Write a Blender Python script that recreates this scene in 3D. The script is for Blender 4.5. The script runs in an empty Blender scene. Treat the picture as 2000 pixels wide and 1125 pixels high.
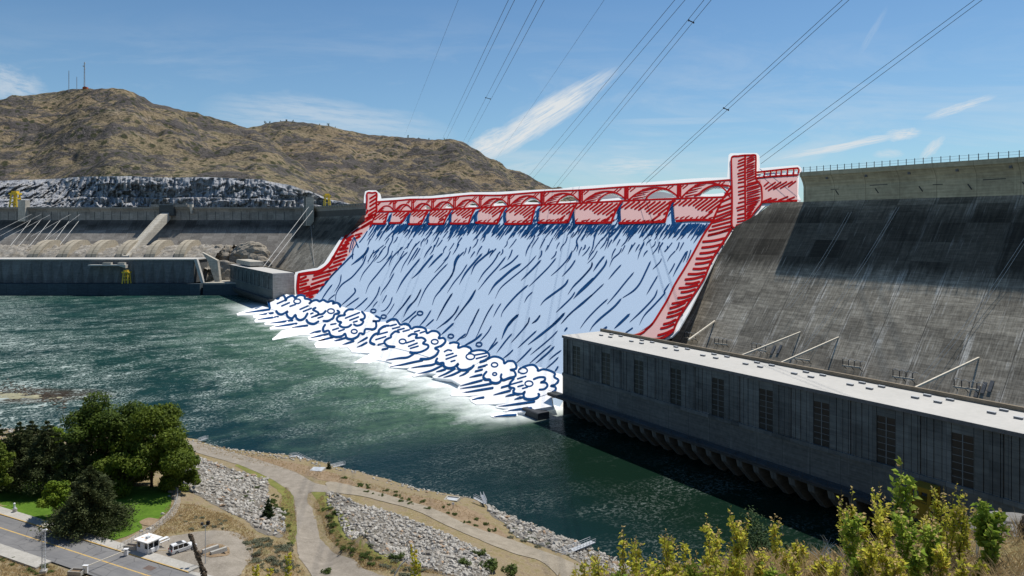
import bpy, bmesh, math, random
import numpy as np
from mathutils import Vector, Matrix, noise
from mathutils.geometry import delaunay_2d_cdt

random.seed(7)
SC = bpy.context.scene
COL = SC.collection
# ---------------------------------------------------------------- camera frame (metres; water level z = 0)
FPX, EYE, VH = 1395.0, 82.6, 440.0
NRM = Vector((.838, .546, 0.0))      # horizontal direction from the river towards the main dam
DIR = Vector((-.546, .838, 0.0))     # direction along the main dam
ROT = math.atan2(.546, .838)         # local frame (D, t, z) of everything parallel to the main dam

def ray(u, v): return Vector(((u - 1000) / FPX, 1.0, (VH - v) / FPX))
def at_y(u, v, Y):
    r = ray(u, v); return Vector((r.x * Y, Y, EYE + r.z * Y))
def at_z(u, v, z):
    r = ray(u, v); return at_y(u, v, (z - EYE) / r.z)
def at_D(u, v, D):
    r = ray(u, v); return at_y(u, v, D / (r.x * .838 + .546))
def t_of(u, D):
    r = (u - 1000) / FPX; Y = D / (.838 * r + .546); return Y * (.838 - .546 * r)
def W(D, t, z): return NRM * D + DIR * t + Vector((0, 0, z))

GBX, GBY = at_z(25, 772, 0).x, at_z(25, 772, 0).y
# ---------------------------------------------------------------- mesh helpers
class MB:
    def __init__(s): s.v = []; s.f = []
    def add(s, vs, fs):
        o = len(s.v); s.v += [tuple(p) for p in vs]; s.f += [tuple(i + o for i in f) for f in fs]; return s
    def box(s, x0, x1, y0, y1, z0, z1, M=None):
        vs = [Vector((x, y, z)) for z in (z0, z1) for y in (y0, y1) for x in (x0, x1)]
        if M is not None: vs = [M @ p for p in vs]
        return s.add(vs, [(0, 2, 3, 1), (4, 5, 7, 6), (0, 1, 5, 4), (1, 3, 7, 5), (3, 2, 6, 7), (2, 0, 4, 6)])
    def prism(s, poly, axis, a, b):
        """poly: 2-D outline; extruded along axis (0,1,2) from a to b."""
        n = len(poly)
        def P(p, w):
            return {0: (w, p[0], p[1]), 1: (p[0], w, p[1]), 2: (p[0], p[1], w)}[axis]
        vs = [P(p, a) for p in poly] + [P(p, b) for p in poly]
        fs = [tuple(range(n)), tuple(range(2 * n - 1, n - 1, -1))] + [(i, i + n, (i + 1) % n + n, (i + 1) % n) for i in range(n)]
        return s.add(vs, fs)
    def tube(s, pts, r, k=6, r1=None, cap=True):
        pts = [Vector(p) for p in pts]; n = len(pts); vs = []; r1 = r if r1 is None else r1
        for i, p in enumerate(pts):
            t = (pts[min(i + 1, n - 1)] - pts[max(i - 1, 0)]).normalized()
            a = t.cross(Vector((0, 0, 1)))
            if a.length < 1e-3: a = Vector((1, 0, 0))
            a.normalize(); b = t.cross(a); rr = r + (r1 - r) * i / max(1, n - 1)
            for j in range(k):
                q = 2 * math.pi * j / k; vs.append(p + a * (rr * math.cos(q)) + b * (rr * math.sin(q)))
        fs = [(i * k + j, i * k + (j + 1) % k, (i + 1) * k + (j + 1) % k, (i + 1) * k + j) for i in range(n - 1) for j in range(k)]
        if cap: fs += [tuple(range(k - 1, -1, -1)), tuple((n - 1) * k + j for j in range(k))]
        return s.add(vs, fs)
    def bar(s, a, b, w, h=None):
        a, b = Vector(a), Vector(b); h = w if h is None else h
        t = (b - a).normalized(); x = t.cross(Vector((0, 0, 1)))
        if x.length < 1e-3: x = Vector((1, 0, 0))
        x.normalize(); y = x.cross(t)
        vs = [p + x * sx * w / 2 + y * sy * h / 2 for p in (a, b) for sx, sy in ((-1, -1), (1, -1), (1, 1), (-1, 1))]
        return s.add(vs, [(3, 2, 1, 0), (4, 5, 6, 7), (0, 1, 5, 4), (1, 2, 6, 5), (2, 3, 7, 6), (3, 0, 4, 7)])
    def cyl(s, c, r, z0, z1, k=12, r1=None):
        return s.tube([(c[0], c[1], z0), (c[0], c[1], z1)], r, k, r1)
    def mesh(s, name):
        m = bpy.data.meshes.new(name); m.from_pydata(s.v, [], s.f); m.update(); return m
    def build(s, name, mat=None, parent=None, loc=None, rz=0, smooth=False, fix=True):
        m = s.mesh(name)
        if fix:
            b = bmesh.new(); b.from_mesh(m); bmesh.ops.recalc_face_normals(b, faces=b.faces); b.to_mesh(m); b.free()
        return link(name, m, mat, parent, loc, rz, smooth)

def link(name, m, mat=None, parent=None, loc=None, rz=0, smooth=False):
    if mat is not None and not m.materials: m.materials.append(mat)
    if smooth: m.polygons.foreach_set('use_smooth', [True] * len(m.polygons))
    o = bpy.data.objects.new(name, m); COL.objects.link(o)
    if parent is not None: o.parent = parent
    if loc is not None: o.location = loc
    o.rotation_euler = (0, 0, rz)
    return o

def np_mesh(name, V, Fq, mat=None, parent=None, smooth=False):
    """V (n,3) array, Fq (m,k) array: fast mesh."""
    V = np.asarray(V, np.float32); Fq = np.asarray(Fq, np.int32); k = Fq.shape[1]
    m = bpy.data.meshes.new(name)
    m.vertices.add(len(V)); m.vertices.foreach_set('co', V.ravel())
    m.loops.add(Fq.size); m.loops.foreach_set('vertex_index', Fq.ravel())
    m.polygons.add(len(Fq)); m.polygons.foreach_set('loop_start', np.arange(0, Fq.size, k, dtype=np.int32))
    m.update(calc_edges=True); m.validate()
    return link(name, m, mat, parent, smooth=smooth)

def tag(o, label=None, cat=None, group=None, kind=None):
    if label: o['label'] = label
    if cat: o['category'] = cat
    if group: o['group'] = group
    if kind: o['kind'] = kind
    return o
def thing(name, label, cat, loc=(0, 0, 0), rz=0, group=None):
    o = bpy.data.objects.new(name, None); COL.objects.link(o); o.location = loc; o.rotation_euler = (0, 0, rz)
    o.empty_display_size = .5
    return tag(o, label, cat, group)
def copy_tree(o, parent=None):
    c = o.copy(); COL.objects.link(c)
    if parent is not None: c.parent = parent
    for ch in [x for x in bpy.data.objects if x.parent == o]: copy_tree(ch, c)
    return c

def inside(x, y, poly):
    r = False; n = len(poly); j = n - 1
    for i in range(n):
        xi, yi = poly[i]; xj, yj = poly[j]
        if (yi > y) != (yj > y) and x < (xj - xi) * (y - yi) / (yj - yi) + xi: r = not r
        j = i
    return r
def smooth_line(pts, n=6, closed=False):
    P = [Vector((p[0], p[1])) for p in pts]; out = []; m = len(P)
    for i in range(m if closed else m - 1):
        if closed: a, b, c, e = P[i - 1], P[i], P[(i + 1) % m], P[(i + 2) % m]
        else: a, b, c, e = P[max(i - 1, 0)], P[i], P[i + 1], P[min(i + 2, m - 1)]
        for k in range(n):
            t = k / n
            out.append(.5 * ((2 * b) + (c - a) * t + (2 * a - 5 * b + 4 * c - e) * t * t + (3 * b - a - 3 * c + e) * t ** 3))
    if not closed: out.append(P[-1])
    return out
def tri_region(outer, holes=(), step=None, jit=0.):
    """Triangulates a 2-D outline with holes; optional interior points every step."""
    loops = [list(outer)] + [list(h) for h in holes]
    vs, es = [], []
    for L in loops:
        o = len(vs); vs += [Vector((p[0], p[1])) for p in L]; es += [(o + i, o + (i + 1) % len(L)) for i in range(len(L))]
    if step:
        xs = [p[0] for p in outer]; ys = [p[1] for p in outer]; rng = random.Random(3)
        x = min(xs) + step / 2
        while x < max(xs):
            y = min(ys) + step / 2
            while y < max(ys):
                q = (x + rng.uniform(-jit, jit) * step, y + rng.uniform(-jit, jit) * step)
                if inside(q[0], q[1], outer) and not any(inside(q[0], q[1], h) for h in holes): vs.append(Vector(q))
                y += step
            x += step
    r = delaunay_2d_cdt(vs, es, [], 0, 1e-5)
    V, Fc = r[0], r[2]; keep = []
    for f in Fc:
        cx = sum(V[i][0] for i in f) / 3; cy = sum(V[i][1] for i in f) / 3
        if inside(cx, cy, outer) and not any(inside(cx, cy, h) for h in holes): keep.append(tuple(f))
    return [(p[0], p[1]) for p in V], keep

# ---------------------------------------------------------------- node helpers
class NT:
    def __init__(s, tree): s.t = tree
    def n(s, typ, ins=None, **props):
        x = s.t.nodes.new(typ)
        for k, v in props.items(): setattr(x, k, v)
        for k, v in (ins or {}).items():
            sk = x.inputs[k]
            if isinstance(v, bpy.types.NodeSocket): s.t.links.new(v, sk)
            else: sk.default_value = v
        return x
    def m(s, op, a, b=0.0, c=0.0, clamp=False):
        x = s.n('ShaderNodeMath', {0: a, 1: b, 2: c}, operation=op); x.use_clamp = clamp; return x.outputs[0]
    def mix(s, f, a, b, mode='MIX'):
        c4 = lambda c: c if isinstance(c, bpy.types.NodeSocket) else (tuple(c) + (1,))[:4]
        return s.n('ShaderNodeMix', {0: f, 6: c4(a), 7: c4(b)}, data_type='RGBA', blend_type=mode).outputs[2]
    def rng(s, v, a, b, c=0., d=1.):
        return s.n('ShaderNodeMapRange', {0: v, 1: a, 2: b, 3: c, 4: d}).outputs[0]
    def noise(s, vec, scale, detail=3., rough=.55, dist=0.):
        return s.n('ShaderNodeTexNoise', {'Vector': vec, 'Scale': scale, 'Detail': detail, 'Roughness': rough, 'Distortion': dist}).outputs[0]
    def vor(s, vec, scale, feature='F1', out=0):
        return s.n('ShaderNodeTexVoronoi', {'Vector': vec, 'Scale': scale}, feature=feature).outputs[out]
    def white(s, vec): return s.n('ShaderNodeTexWhiteNoise', {'Vector': vec}).outputs[0]
    def co(s, which='Object'): return s.n('ShaderNodeTexCoord').outputs[which]
    def pos(s): return s.n('ShaderNodeNewGeometry').outputs['Position']
    def sep(s, v):
        o = s.n('ShaderNodeSeparateXYZ', {0: v}).outputs; return o[0], o[1], o[2]
    def comb(s, x, y, z): return s.n('ShaderNodeCombineXYZ', {0: x, 1: y, 2: z}).outputs[0]
    def scl(s, v, sx, sy, sz, rz=0.):
        return s.n('ShaderNodeMapping', {0: v, 2: (0, 0, rz), 3: (sx, sy, sz)}).outputs[0]
    def bump(s, h, strength=.5, dist=.1):
        return s.n('ShaderNodeBump', {'Height': h, 'Strength': strength, 'Distance': dist}).outputs[0]

def mat(name, fn=None, col=(.5, .5, .5), rough=.85, spec=.3, metal=0.):
    m = bpy.data.materials.new(name); m.use_nodes = True
    b = m.node_tree.nodes['Principled BSDF']; nt = NT(m.node_tree)
    b.inputs['Base Color'].default_value = tuple(col) + (1,); b.inputs['Roughness'].default_value = rough
    b.inputs['Specular IOR Level'].default_value = spec; b.inputs['Metallic'].default_value = metal
    if fn:
        r = fn(nt)
        if not isinstance(r, dict): r = {'Base Color': r}
        for k, v in r.items():
            if isinstance(v, bpy.types.NodeSocket): m.node_tree.links.new(v, b.inputs[k])
            else: b.inputs[k].default_value = v
    return m

def mottled(name, a, b, scale=1., rough=.85, fine=8., spec=.25, bump=0., bd=.05):
    """Two-tone procedural surface with broad and fine variation."""
    def fn(n):
        c = n.co(); x = n.noise(c, scale, 4.); y = n.noise(c, scale * fine, 3.)
        f = n.m('ADD', n.m('MULTIPLY', x, .6), n.m('MULTIPLY', y, .4))
        r = {'Base Color': n.mix(n.rng(f, .36, .64), a, b)}
        if bump: r['Normal'] = n.bump(y, bump, bd)
        return r
    return mat(name, fn, rough=rough, spec=spec)
# ---------------------------------------------------------------- materials
def concrete(name, base, light=None, joint=15.24, lift=1.52, streak=.5, patch=.35, hx=1, dark_z=None, dark=.35, jdark=.55, fine=1., crack=.3, rough_streaks=False):
    """Weathered board-marked concrete. hx: local axis that runs along the wall, z is height."""
    light = light or tuple(min(.9, c * 1.75) for c in base)
    def fn(n):
        c = n.co(); x, y, z = n.sep(c); h = (x, y)[hx]; o = (y, x)[hx]
        n1 = n.noise(c, .035, 5., .6); n2 = n.noise(c, .45 * fine, 4., .6)
        sv = n.comb(n.m('MULTIPLY', h, 1.1 * fine), n.m('MULTIPLY', o, .04), n.m('MULTIPLY', z, .055))
        st = n.noise(sv, 1., 4., .65)
        hv = n.comb(n.m('MULTIPLY', h, .09), 0., n.m('MULTIPLY', z, 1.5)); hs = n.noise(hv, 1., 3., .6)
        cell = n.comb(n.m('FLOOR', n.m('DIVIDE', h, joint)), 0., n.m('FLOOR', n.m('DIVIDE', z, lift * 5)))
        cell2 = n.comb(n.m('FLOOR', n.m('DIVIDE', h, joint / 2)), 7., n.m('FLOOR', n.m('DIVIDE', z, lift * 2)))
        w = n.m('ADD', n.m('MULTIPLY', n.white(cell), .6), n.m('MULTIPLY', n.white(cell2), .4))
        f = n.m('ADD', n.m('ADD', n.m('MULTIPLY', n1, .3), n.m('MULTIPLY', n2, .32)), n.m('MULTIPLY', hs, .38))
        a = n.mix(n.rng(f, .36, .66), tuple(v * .62 for v in base), tuple(min(.9, v * 1.32) for v in base))
        k = n.m('ADD', 1. - patch, n.m('MULTIPLY', w, 2 * patch)); a = n.mix(1., a, n.comb(k, k, k), 'MULTIPLY')
        # pale lime streaks running down from the joints
        jx = n.m('ABSOLUTE', n.m('SUBTRACT', n.m('FRACT', n.m('DIVIDE', h, joint)), .5)); near = n.rng(jx, .30, .5)
        wig = n.m('ADD', st, n.m('MULTIPLY', near, .16))
        sm = n.m('MULTIPLY', n.rng(wig, .585, .70), n.m('MULTIPLY', n.rng(n.noise(c, .12, 4.), .42, .62), streak))
        a = n.mix(sm, a, light)
        if rough_streaks:
            s2 = n.noise(n.comb(n.m('MULTIPLY', h, 1.9), 3., n.m('MULTIPLY', z, .13)), 1., 5., .72); s3 = n.noise(n.comb(n.m('MULTIPLY', h, .22), 9., n.m('MULTIPLY', z, 1.1)), 1., 4., .7)
            k2 = n.m('ADD', .44, n.m('ADD', n.m('MULTIPLY', n.rng(s2, .34, .66), .66), n.m('MULTIPLY', n.rng(s3, .36, .64), .42))); a = n.mix(1., a, n.comb(k2, k2, k2), 'MULTIPLY')
            a = n.mix(n.m('MULTIPLY', n.m('MULTIPLY', n.rng(n.m('ADD', s2, n.m('MULTIPLY', near, .10)), .60, .70), n.rng(n.noise(c, .07, 4.), .46, .60)), .85), a, light)
        if dark_z:  # dark upper band: stain with the crest overhang's shadow painted in
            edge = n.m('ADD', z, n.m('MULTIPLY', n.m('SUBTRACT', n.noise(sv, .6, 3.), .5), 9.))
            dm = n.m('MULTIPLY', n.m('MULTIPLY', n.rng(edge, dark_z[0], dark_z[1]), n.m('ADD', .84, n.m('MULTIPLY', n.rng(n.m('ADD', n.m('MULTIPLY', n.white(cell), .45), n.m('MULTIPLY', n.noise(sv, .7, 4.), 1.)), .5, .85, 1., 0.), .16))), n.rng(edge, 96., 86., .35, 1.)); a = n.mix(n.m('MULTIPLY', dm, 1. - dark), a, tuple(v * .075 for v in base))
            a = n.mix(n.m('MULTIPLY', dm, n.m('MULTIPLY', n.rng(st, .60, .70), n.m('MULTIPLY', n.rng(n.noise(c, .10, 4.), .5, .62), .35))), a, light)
        if joint:
            jl = n.rng(n.m('SUBTRACT', .5, jx), .005, .014, 1., 0.)
            fz = n.m('ABSOLUTE', n.m('SUBTRACT', n.m('FRACT', n.m('DIVIDE', z, lift)), .5)); zl = n.m('MULTIPLY', n.rng(n.m('SUBTRACT', .5, fz), .03, .09, 1., 0.), n.rng(hs, .4, .6))
            ln = n.m('MAXIMUM', n.m('MULTIPLY', jl, jdark), n.m('MULTIPLY', zl, crack))
            a = n.mix(ln, a, tuple(v * .25 for v in base))
        return {'Base Color': a, 'Normal': n.bump(n2, .35, .12)}
    return mat(name, fn, rough=.92, spec=.2)

M = {}
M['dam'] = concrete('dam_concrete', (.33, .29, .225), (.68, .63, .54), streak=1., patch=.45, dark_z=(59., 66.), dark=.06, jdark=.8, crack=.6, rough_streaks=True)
M['crest'] = concrete('crest_concrete', (.44, .395, .275), streak=.35, patch=.15, lift=3.)
M['forebay'] = concrete('forebay_concrete', (.235, .215, .19), (.42, .4, .36), hx=0, streak=.5, patch=.3, dark_z=(72., 81.), dark=.2)  # dark band paints the overhang's shadow under the crest wall
M['forebay_top'] = concrete('forebay_wall_concrete', (.26, .25, .23), hx=0, streak=.5, patch=.25, lift=2.2, jdark=.8)
M['house'] = concrete('powerhouse_concrete', (.125, .14, .14), (.20, .225, .235), joint=6.35, lift=1.9, streak=.35, patch=.42, jdark=.6, crack=.4)
M['house_low'] = concrete('powerhouse_lower_concrete', (.125, .135, .13), joint=9.5, lift=4., streak=.5, patch=.12, fine=1.6)
M['house_dark'] = concrete('recess_concrete', (.07, .078, .08), joint=6.35, lift=2., streak=.2, patch=.1)
M['third'] = concrete('long_hall_concrete', (.155, .16, .16), hx=0, joint=12., lift=2.4, streak=.25, patch=.14)
M['third_low'] = concrete('long_hall_base_concrete', (.055, .075, .09), hx=0, joint=24., lift=7., streak=.15, patch=.12)
M['hood'] = concrete('hood_concrete', (.37, .325, .25), hx=0, joint=80., lift=40., streak=.1, patch=.05)
M['pale'] = concrete('pale_concrete', (.44, .41, .35), hx=0, joint=8., lift=3., streak=.15, patch=.12)
M['roof'] = mottled('white_roof_coating', (.43, .42, .39), (.50, .485, .45), .05, .8, 12)
M['coping'] = mottled('brown_coping', (.16, .13, .09), (.24, .20, .15), .6)
M['roof_hatch'] = mottled('roof_hatch', (.17, .172, .175), (.24, .24, .24), .8)
M['hatch'] = mottled('grey_hatch', (.10, .105, .11), (.16, .165, .17), .8)
M['steel'] = mottled('galvanised_steel', (.36, .38, .40), (.52, .54, .56), 2., .5, 6, .5)
M['dark_steel'] = mottled('dark_steel', (.03, .033, .037), (.06, .063, .068), 2., .6)
M['wire'] = mat('cable_metal', None, (.045, .05, .06), .55, .4)
M['pale_wire'] = mat('pale_cable_metal', None, (.55, .55, .53), .6, .3)
M['strut'] = mottled('cream_painted_steel', (.52, .47, .38), (.64, .59, .49), .5)
M['yellow'] = mottled('yellow_painted_steel', (.62, .42, .03), (.78, .55, .06), .4, .6, 8, .4)
M['yellow_shaded'] = mottled('shaded_yellow_steel', (.20, .135, .012), (.30, .20, .02), .5)  # crane yellow darkened in the colour for standing in the powerhouse shade
M['pane'] = mat('dark_window_glass', lambda n: n.mix(n.white(n.m('FLOOR', n.m('MULTIPLY', n.sep(n.co())[2], .62))), (.010, .012, .014), (.022, .026, .028)), rough=.35, spec=.4)
M['mullion'] = mat('window_bars', None, (.15, .17, .18), .7)
M['black'] = mottled('black_rubber', (.012, .012, .013), (.02, .02, .02), 4.)
M['white_paint'] = mottled('white_paint', (.66, .67, .68), (.78, .78, .78), .8, .5, 7, .45)
M['lamp_glass'] = mat('lamp_glass', None, (.7, .7, .68), .2, .5)
M['red_lens'] = mat('red_lens', None, (.42, .015, .012), .25, .5)
M['car_paint'] = mat('white_car_paint', lambda n: n.mix(n.noise(n.co(), 3., 3.), (.70, .70, .69), (.78, .78, .77)), rough=.25, spec=.6)
M['car_trim'] = mottled('silver_trim', (.20, .20, .20), (.30, .30, .30), 2., .4, 8, .5)
M['car_glass'] = mat('car_glass', None, (.008, .009, .011), .08, .6)
M['bark'] = mottled('bark', (.06, .045, .032), (.13, .10, .075), 3., .95, 5, .1, .8)
M['rust'] = mottled('orange_red_paint', (.45, .07, .02), (.6, .13, .04), 2.)
M['green_pad'] = mottled('green_pad', (.06, .26, .12), (.10, .34, .17), 2.)

def leafy(name, dark, lite, brown=None, scale=1.2, bf=.3, trans=.25):
    def fn(n):
        c = n.co(); a = n.mix(n.rng(n.noise(c, scale, 4., .7), .35, .65), dark, lite)
        g = n.white(n.scl(c, 40, 40, 40)); k = n.m('ADD', .72, n.m('MULTIPLY', n.noise(c, scale * 9, 2.), .55)); a = n.mix(1., a, n.comb(k, k, k), 'MULTIPLY')
        if brown: a = n.mix(n.rng(n.noise(c, scale * 2.3, 3., .6), .62 - bf * .5, .74 - bf * .35), a, brown)
        return a
    m = mat(name, fn, rough=.7, spec=.2)
    nt = m.node_tree; N = NT(nt); b = nt.nodes['Principled BSDF']; out = nt.nodes['Material Output']
    tr = N.n('ShaderNodeBsdfTranslucent'); src = b.inputs['Base Color'].links[0].from_socket; nt.links.new(src, tr.inputs[0])
    mx = N.n('ShaderNodeMixShader', {0: trans, 1: b.outputs[0], 2: tr.outputs[0]}); nt.links.new(mx.outputs[0], out.inputs[0])
    return m
M['leaf_dark'] = leafy('dark_tree_leaves', (.036, .066, .010), (.115, .165, .022), scale=.5, trans=.35)
M['leaf_mid'] = leafy('green_tree_leaves', (.050, .085, .010), (.165, .215, .024), scale=.6, trans=.35)
M['leaf_bright'] = leafy('yellow_green_leaves', (.085, .15, .012), (.20, .27, .02), scale=.8)
M['needle'] = leafy('pine_needles', (.042, .058, .020), (.098, .118, .044), scale=.9, trans=.1)
M['needle_mid'] = leafy('young_pine_needles', (.022, .045, .014), (.05, .085, .022), scale=2., trans=.1)
M['sage'] = leafy('sage_leaves', (.11, .125, .075), (.23, .24, .16), (.24, .19, .11), 1.5, .1)
M['scrub'] = leafy('green_scrub_leaves', (.05, .085, .018), (.12, .16, .035), scale=1.5)
M['weed'] = leafy('weed_leaves', (.28, .34, .03), (.82, .76, .11), (.78, .56, .16), 9., .2, .6)
M['weed_green'] = leafy('green_weed_leaves', (.17, .29, .035), (.42, .50, .08), (.55, .48, .09), 9., .05, .6)
M['seed'] = leafy('dry_seed_heads', (.52, .37, .15), (.78, .60, .30), scale=12., trans=.45)
M['stem'] = mottled('weed_stem', (.14, .13, .04), (.26, .20, .09), 8.)
M['dry_grass'] = leafy('dry_grass_blades', (.40, .29, .15), (.62, .47, .25), (.34, .31, .12), 2., .1, .4)
M['lawn_grass'] = leafy('lawn_blades', (.045, .10, .010), (.10, .18, .02), scale=.6, trans=.2)
M['stalk'] = mottled('dark_dry_stalk', (.045, .032, .022), (.15, .11, .075), 14., .95)

def riprap_fn(n):
    c = n.co(); p = n.n('ShaderNodeObjectInfo').outputs['Random']; g = n.n('ShaderNodeNewGeometry').outputs['Random Per Island']
    q = n.m('FRACT', n.m('ADD', n.m('MULTIPLY', p, 7.3), n.m('MULTIPLY', g, 3.1)))
    a = n.mix(q, (.26, .245, .215), (.60, .58, .53)); a = n.mix(n.rng(n.noise(c, 1.4, 4.), .3, .7), a, (.30, .275, .24))
    return {'Base Color': n.mix(n.rng(q, .955, .965), a, (.38, .27, .18)), 'Normal': n.bump(n.noise(c, 4., 4.), .5, .08)}
M['riprap'] = mat('riprap_stone', riprap_fn, rough=.95, spec=.15)

M['riprap_bed'] = mottled('riprap_bed', (.10, .09, .075), (.20, .18, .15), .5, .95)
def terrain_fn(n):
    c = n.pos(); x, y, z = n.sep(c)
    n1 = n.noise(c, .055, 5., .65); n2 = n.noise(c, .5, 5., .65); n3 = n.noise(c, 2.4, 3., .6)
    soil = n.mix(n.rng(n2, .35, .65), (.20, .155, .10), (.31, .25, .175))
    straw = n.mix(n.rng(n3, .35, .65), (.20, .155, .08), (.31, .245, .135))
    a = n.mix(n.rng(n.m('ADD', n.m('MULTIPLY', n1, .5), n.m('MULTIPLY', n2, .5)), .42, .55), soil, straw)
    a = n.mix(n.m('MULTIPLY', n.rng(n.m('ADD', n.m('MULTIPLY', n2, .6), n.m('MULTIPLY', n3, .4)), .50, .60), .6), a, (.135, .125, .052))
    a = n.mix(n.m('MULTIPLY', n.rng(n3, .60, .7), .6), a, (.44, .39, .30))
    wet = n.rng(n.m('ADD', z, n.m('MULTIPLY', n2, 1.2)), .2, 1.5, 1., 0.); a = n.mix(wet, a, (.10, .105, .035))
    return {'Base Color': a, 'Normal': n.bump(n.m('ADD', n3, n2), .8, .3)}
M['terrain'] = mat('dry_bank_soil', terrain_fn, rough=.97, spec=.1)

def track_fn(a0, a1, pale):
    def fn(n):
        c = n.pos(); n2 = n.noise(c, .35, 5., .65); n3 = n.noise(c, 3.5, 3., .6)
        a = n.mix(n.rng(n.m('ADD', n.m('MULTIPLY', n2, .6), n.m('MULTIPLY', n3, .4)), .38, .62), a0, a1)
        return {'Base Color': n.mix(n.m('MULTIPLY', n.rng(n3, .58, .7), .5), a, pale), 'Normal': n.bump(n3, .4, .06)}
    return fn
M['gravel'] = mat('grey_gravel', track_fn((.205, .18, .145), (.30, .265, .22), (.37, .34, .29)), rough=.96, spec=.1)
M['gravel_dark'] = mat('compacted_gravel', track_fn((.20, .185, .165), (.28, .26, .23), (.35, .33, .30)), rough=.96, spec=.1)
M['dirt'] = mat('tan_dirt', track_fn((.22, .19, .145), (.32, .28, .22), (.37, .34, .28)), rough=.96, spec=.1)
M['bare'] = mat('red_brown_soil', track_fn((.19, .135, .085), (.29, .215, .14), (.34, .28, .20)), rough=.96, spec=.1)
M['verge'] = mat('green_verge', track_fn((.11, .13, .035), (.21, .20, .06), (.28, .23, .11)), rough=.96, spec=.1)
M['lawn'] = mat('mown_lawn', track_fn((.055, .115, .012), (.105, .19, .022), (.15, .21, .03)), rough=.95, spec=.1)
def asphalt_fn(n):
    c = n.pos(); u = n.scl(c, 1, 1, 1, math.radians(26)); n2 = n.noise(u, .3, 5., .6); n3 = n.noise(c, 7., 3., .7)
    x, y, z = n.sep(u); tr = n.noise(n.comb(n.m('MULTIPLY', x, .03), y, 0.), 1.1, 3.)
    a = n.mix(n.rng(n.m('ADD', n.m('MULTIPLY', n2, .35), n.m('ADD', n.m('MULTIPLY', n3, .3), n.m('MULTIPLY', tr, .35))), .36, .64), (.135, .135, .138), (.215, .21, .205))
    cr = n.vor(n.comb(x, y, 0.), .16, 'DISTANCE_TO_EDGE'); return n.mix(n.rng(cr, .004, .012, .55, 0.), a, (.06, .06, .06))
M['asphalt'] = mat('old_asphalt', asphalt_fn, rough=.9, spec=.2)
M['pavement'] = mat('pavement_concrete', track_fn((.33, .315, .28), (.43, .41, .37), (.48, .46, .42)), rough=.93, spec=.15)
M['yellow_line'] = mat('worn_yellow_paint', lambda n: n.mix(n.rng(n.noise(n.pos(), 3., 4., .7), .40, .66), (.56, .36, .09), (.34, .28, .19)), rough=.85)

def rock_fn(a0, a1, a2, s=.12, vert=True):
    def fn(n):
        c = n.pos(); v = n.scl(c, 1.2, 1.2, .62) if vert else n.scl(c, .45, .45, 1.4)
        n1 = n.noise(v, s, 5., .7); n2 = n.noise(c, s * 5, 5., .7); n3 = n.noise(c, s * .25, 3.)
        a = n.mix(n.rng(n.m('ADD', n.m('MULTIPLY', n1, .55), n.m('MULTIPLY', n2, .45)), .38, .62), a0, a1)
        return {'Base Color': n.mix(n.m('MULTIPLY', n.rng(n3, .5, .68), .55), a, a2), 'Normal': n.bump(n2, .8, 1.2)}
    return fn
M['cliff'] = mat('grey_cliff_rock', rock_fn((.21, .225, .26), (.46, .465, .47), (.38, .34, .28), .2), rough=.95, spec=.15)
M['rubble'] = mat('pale_blasted_rock', rock_fn((.13, .115, .095), (.46, .43, .38), (.26, .215, .15), .34, False), rough=.95, spec=.15)
M['outcrop'] = mat('brown_boulder_rock', rock_fn((.19, .165, .13), (.40, .36, .30), (.25, .20, .14), .22, False), rough=.95, spec=.15)

def hill_fn(n):
    c = n.pos(); v = n.scl(c, .45, .45, 1.5)
    n0 = n.noise(c, .0022, 4., .6); n1 = n.noise(v, .015, 7., .72, .6); n2 = n.noise(c, .06, 5., .75); n3 = n.noise(c, .16, 3., .7)
    grass = n.mix(n.rng(n0, .35, .65), (.27, .20, .125), (.215, .19, .115))
    grass = n.mix(n.rng(n2, .35, .66), grass, (.31, .24, .155))
    a = n.mix(n.m('MULTIPLY', n.rng(n.m('ADD', n.m('MULTIPLY', n1, .72), n.m('MULTIPLY', n2, .28)), .475, .515), .88), grass, (.088, .083, .088))      # dark rock bands
    a = n.mix(n.m('MULTIPLY', n.rng(n.noise(v, .02, 5., .7), .60, .68), .55), a, (.27, .235, .20))                    # pale scree
    spots = n.vor(n.scl(c, 1, 1, .6), .06); sm = n.m('MULTIPLY', n.rng(spots, .28, .42, 1., 0.), n.rng(n.noise(c, .012, 3.), .34, .52))
    a = n.mix(n.m('MULTIPLY', sm, .9), a, (.048, .056, .028))
    a = n.mix(n.m('MULTIPLY', n.rng(n3, .52, .62), .72), a, (.055, .052, .036))
    return {'Base Color': a, 'Normal': n.bump(n.m('ADD', n1, n.m('ADD', n.m('MULTIPLY', n2, .5), n.m('MULTIPLY', n3, .22))), 1., 20.)}
M['hill'] = mat('sagebrush_hill', hill_fn, rough=.97, spec=.08)
M['far_hill'] = mat('distant_hill', lambda n: n.mix(n.noise(n.pos(), .004, 5.), (.16, .17, .20), (.24, .235, .235)), rough=1., spec=.05)

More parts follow.
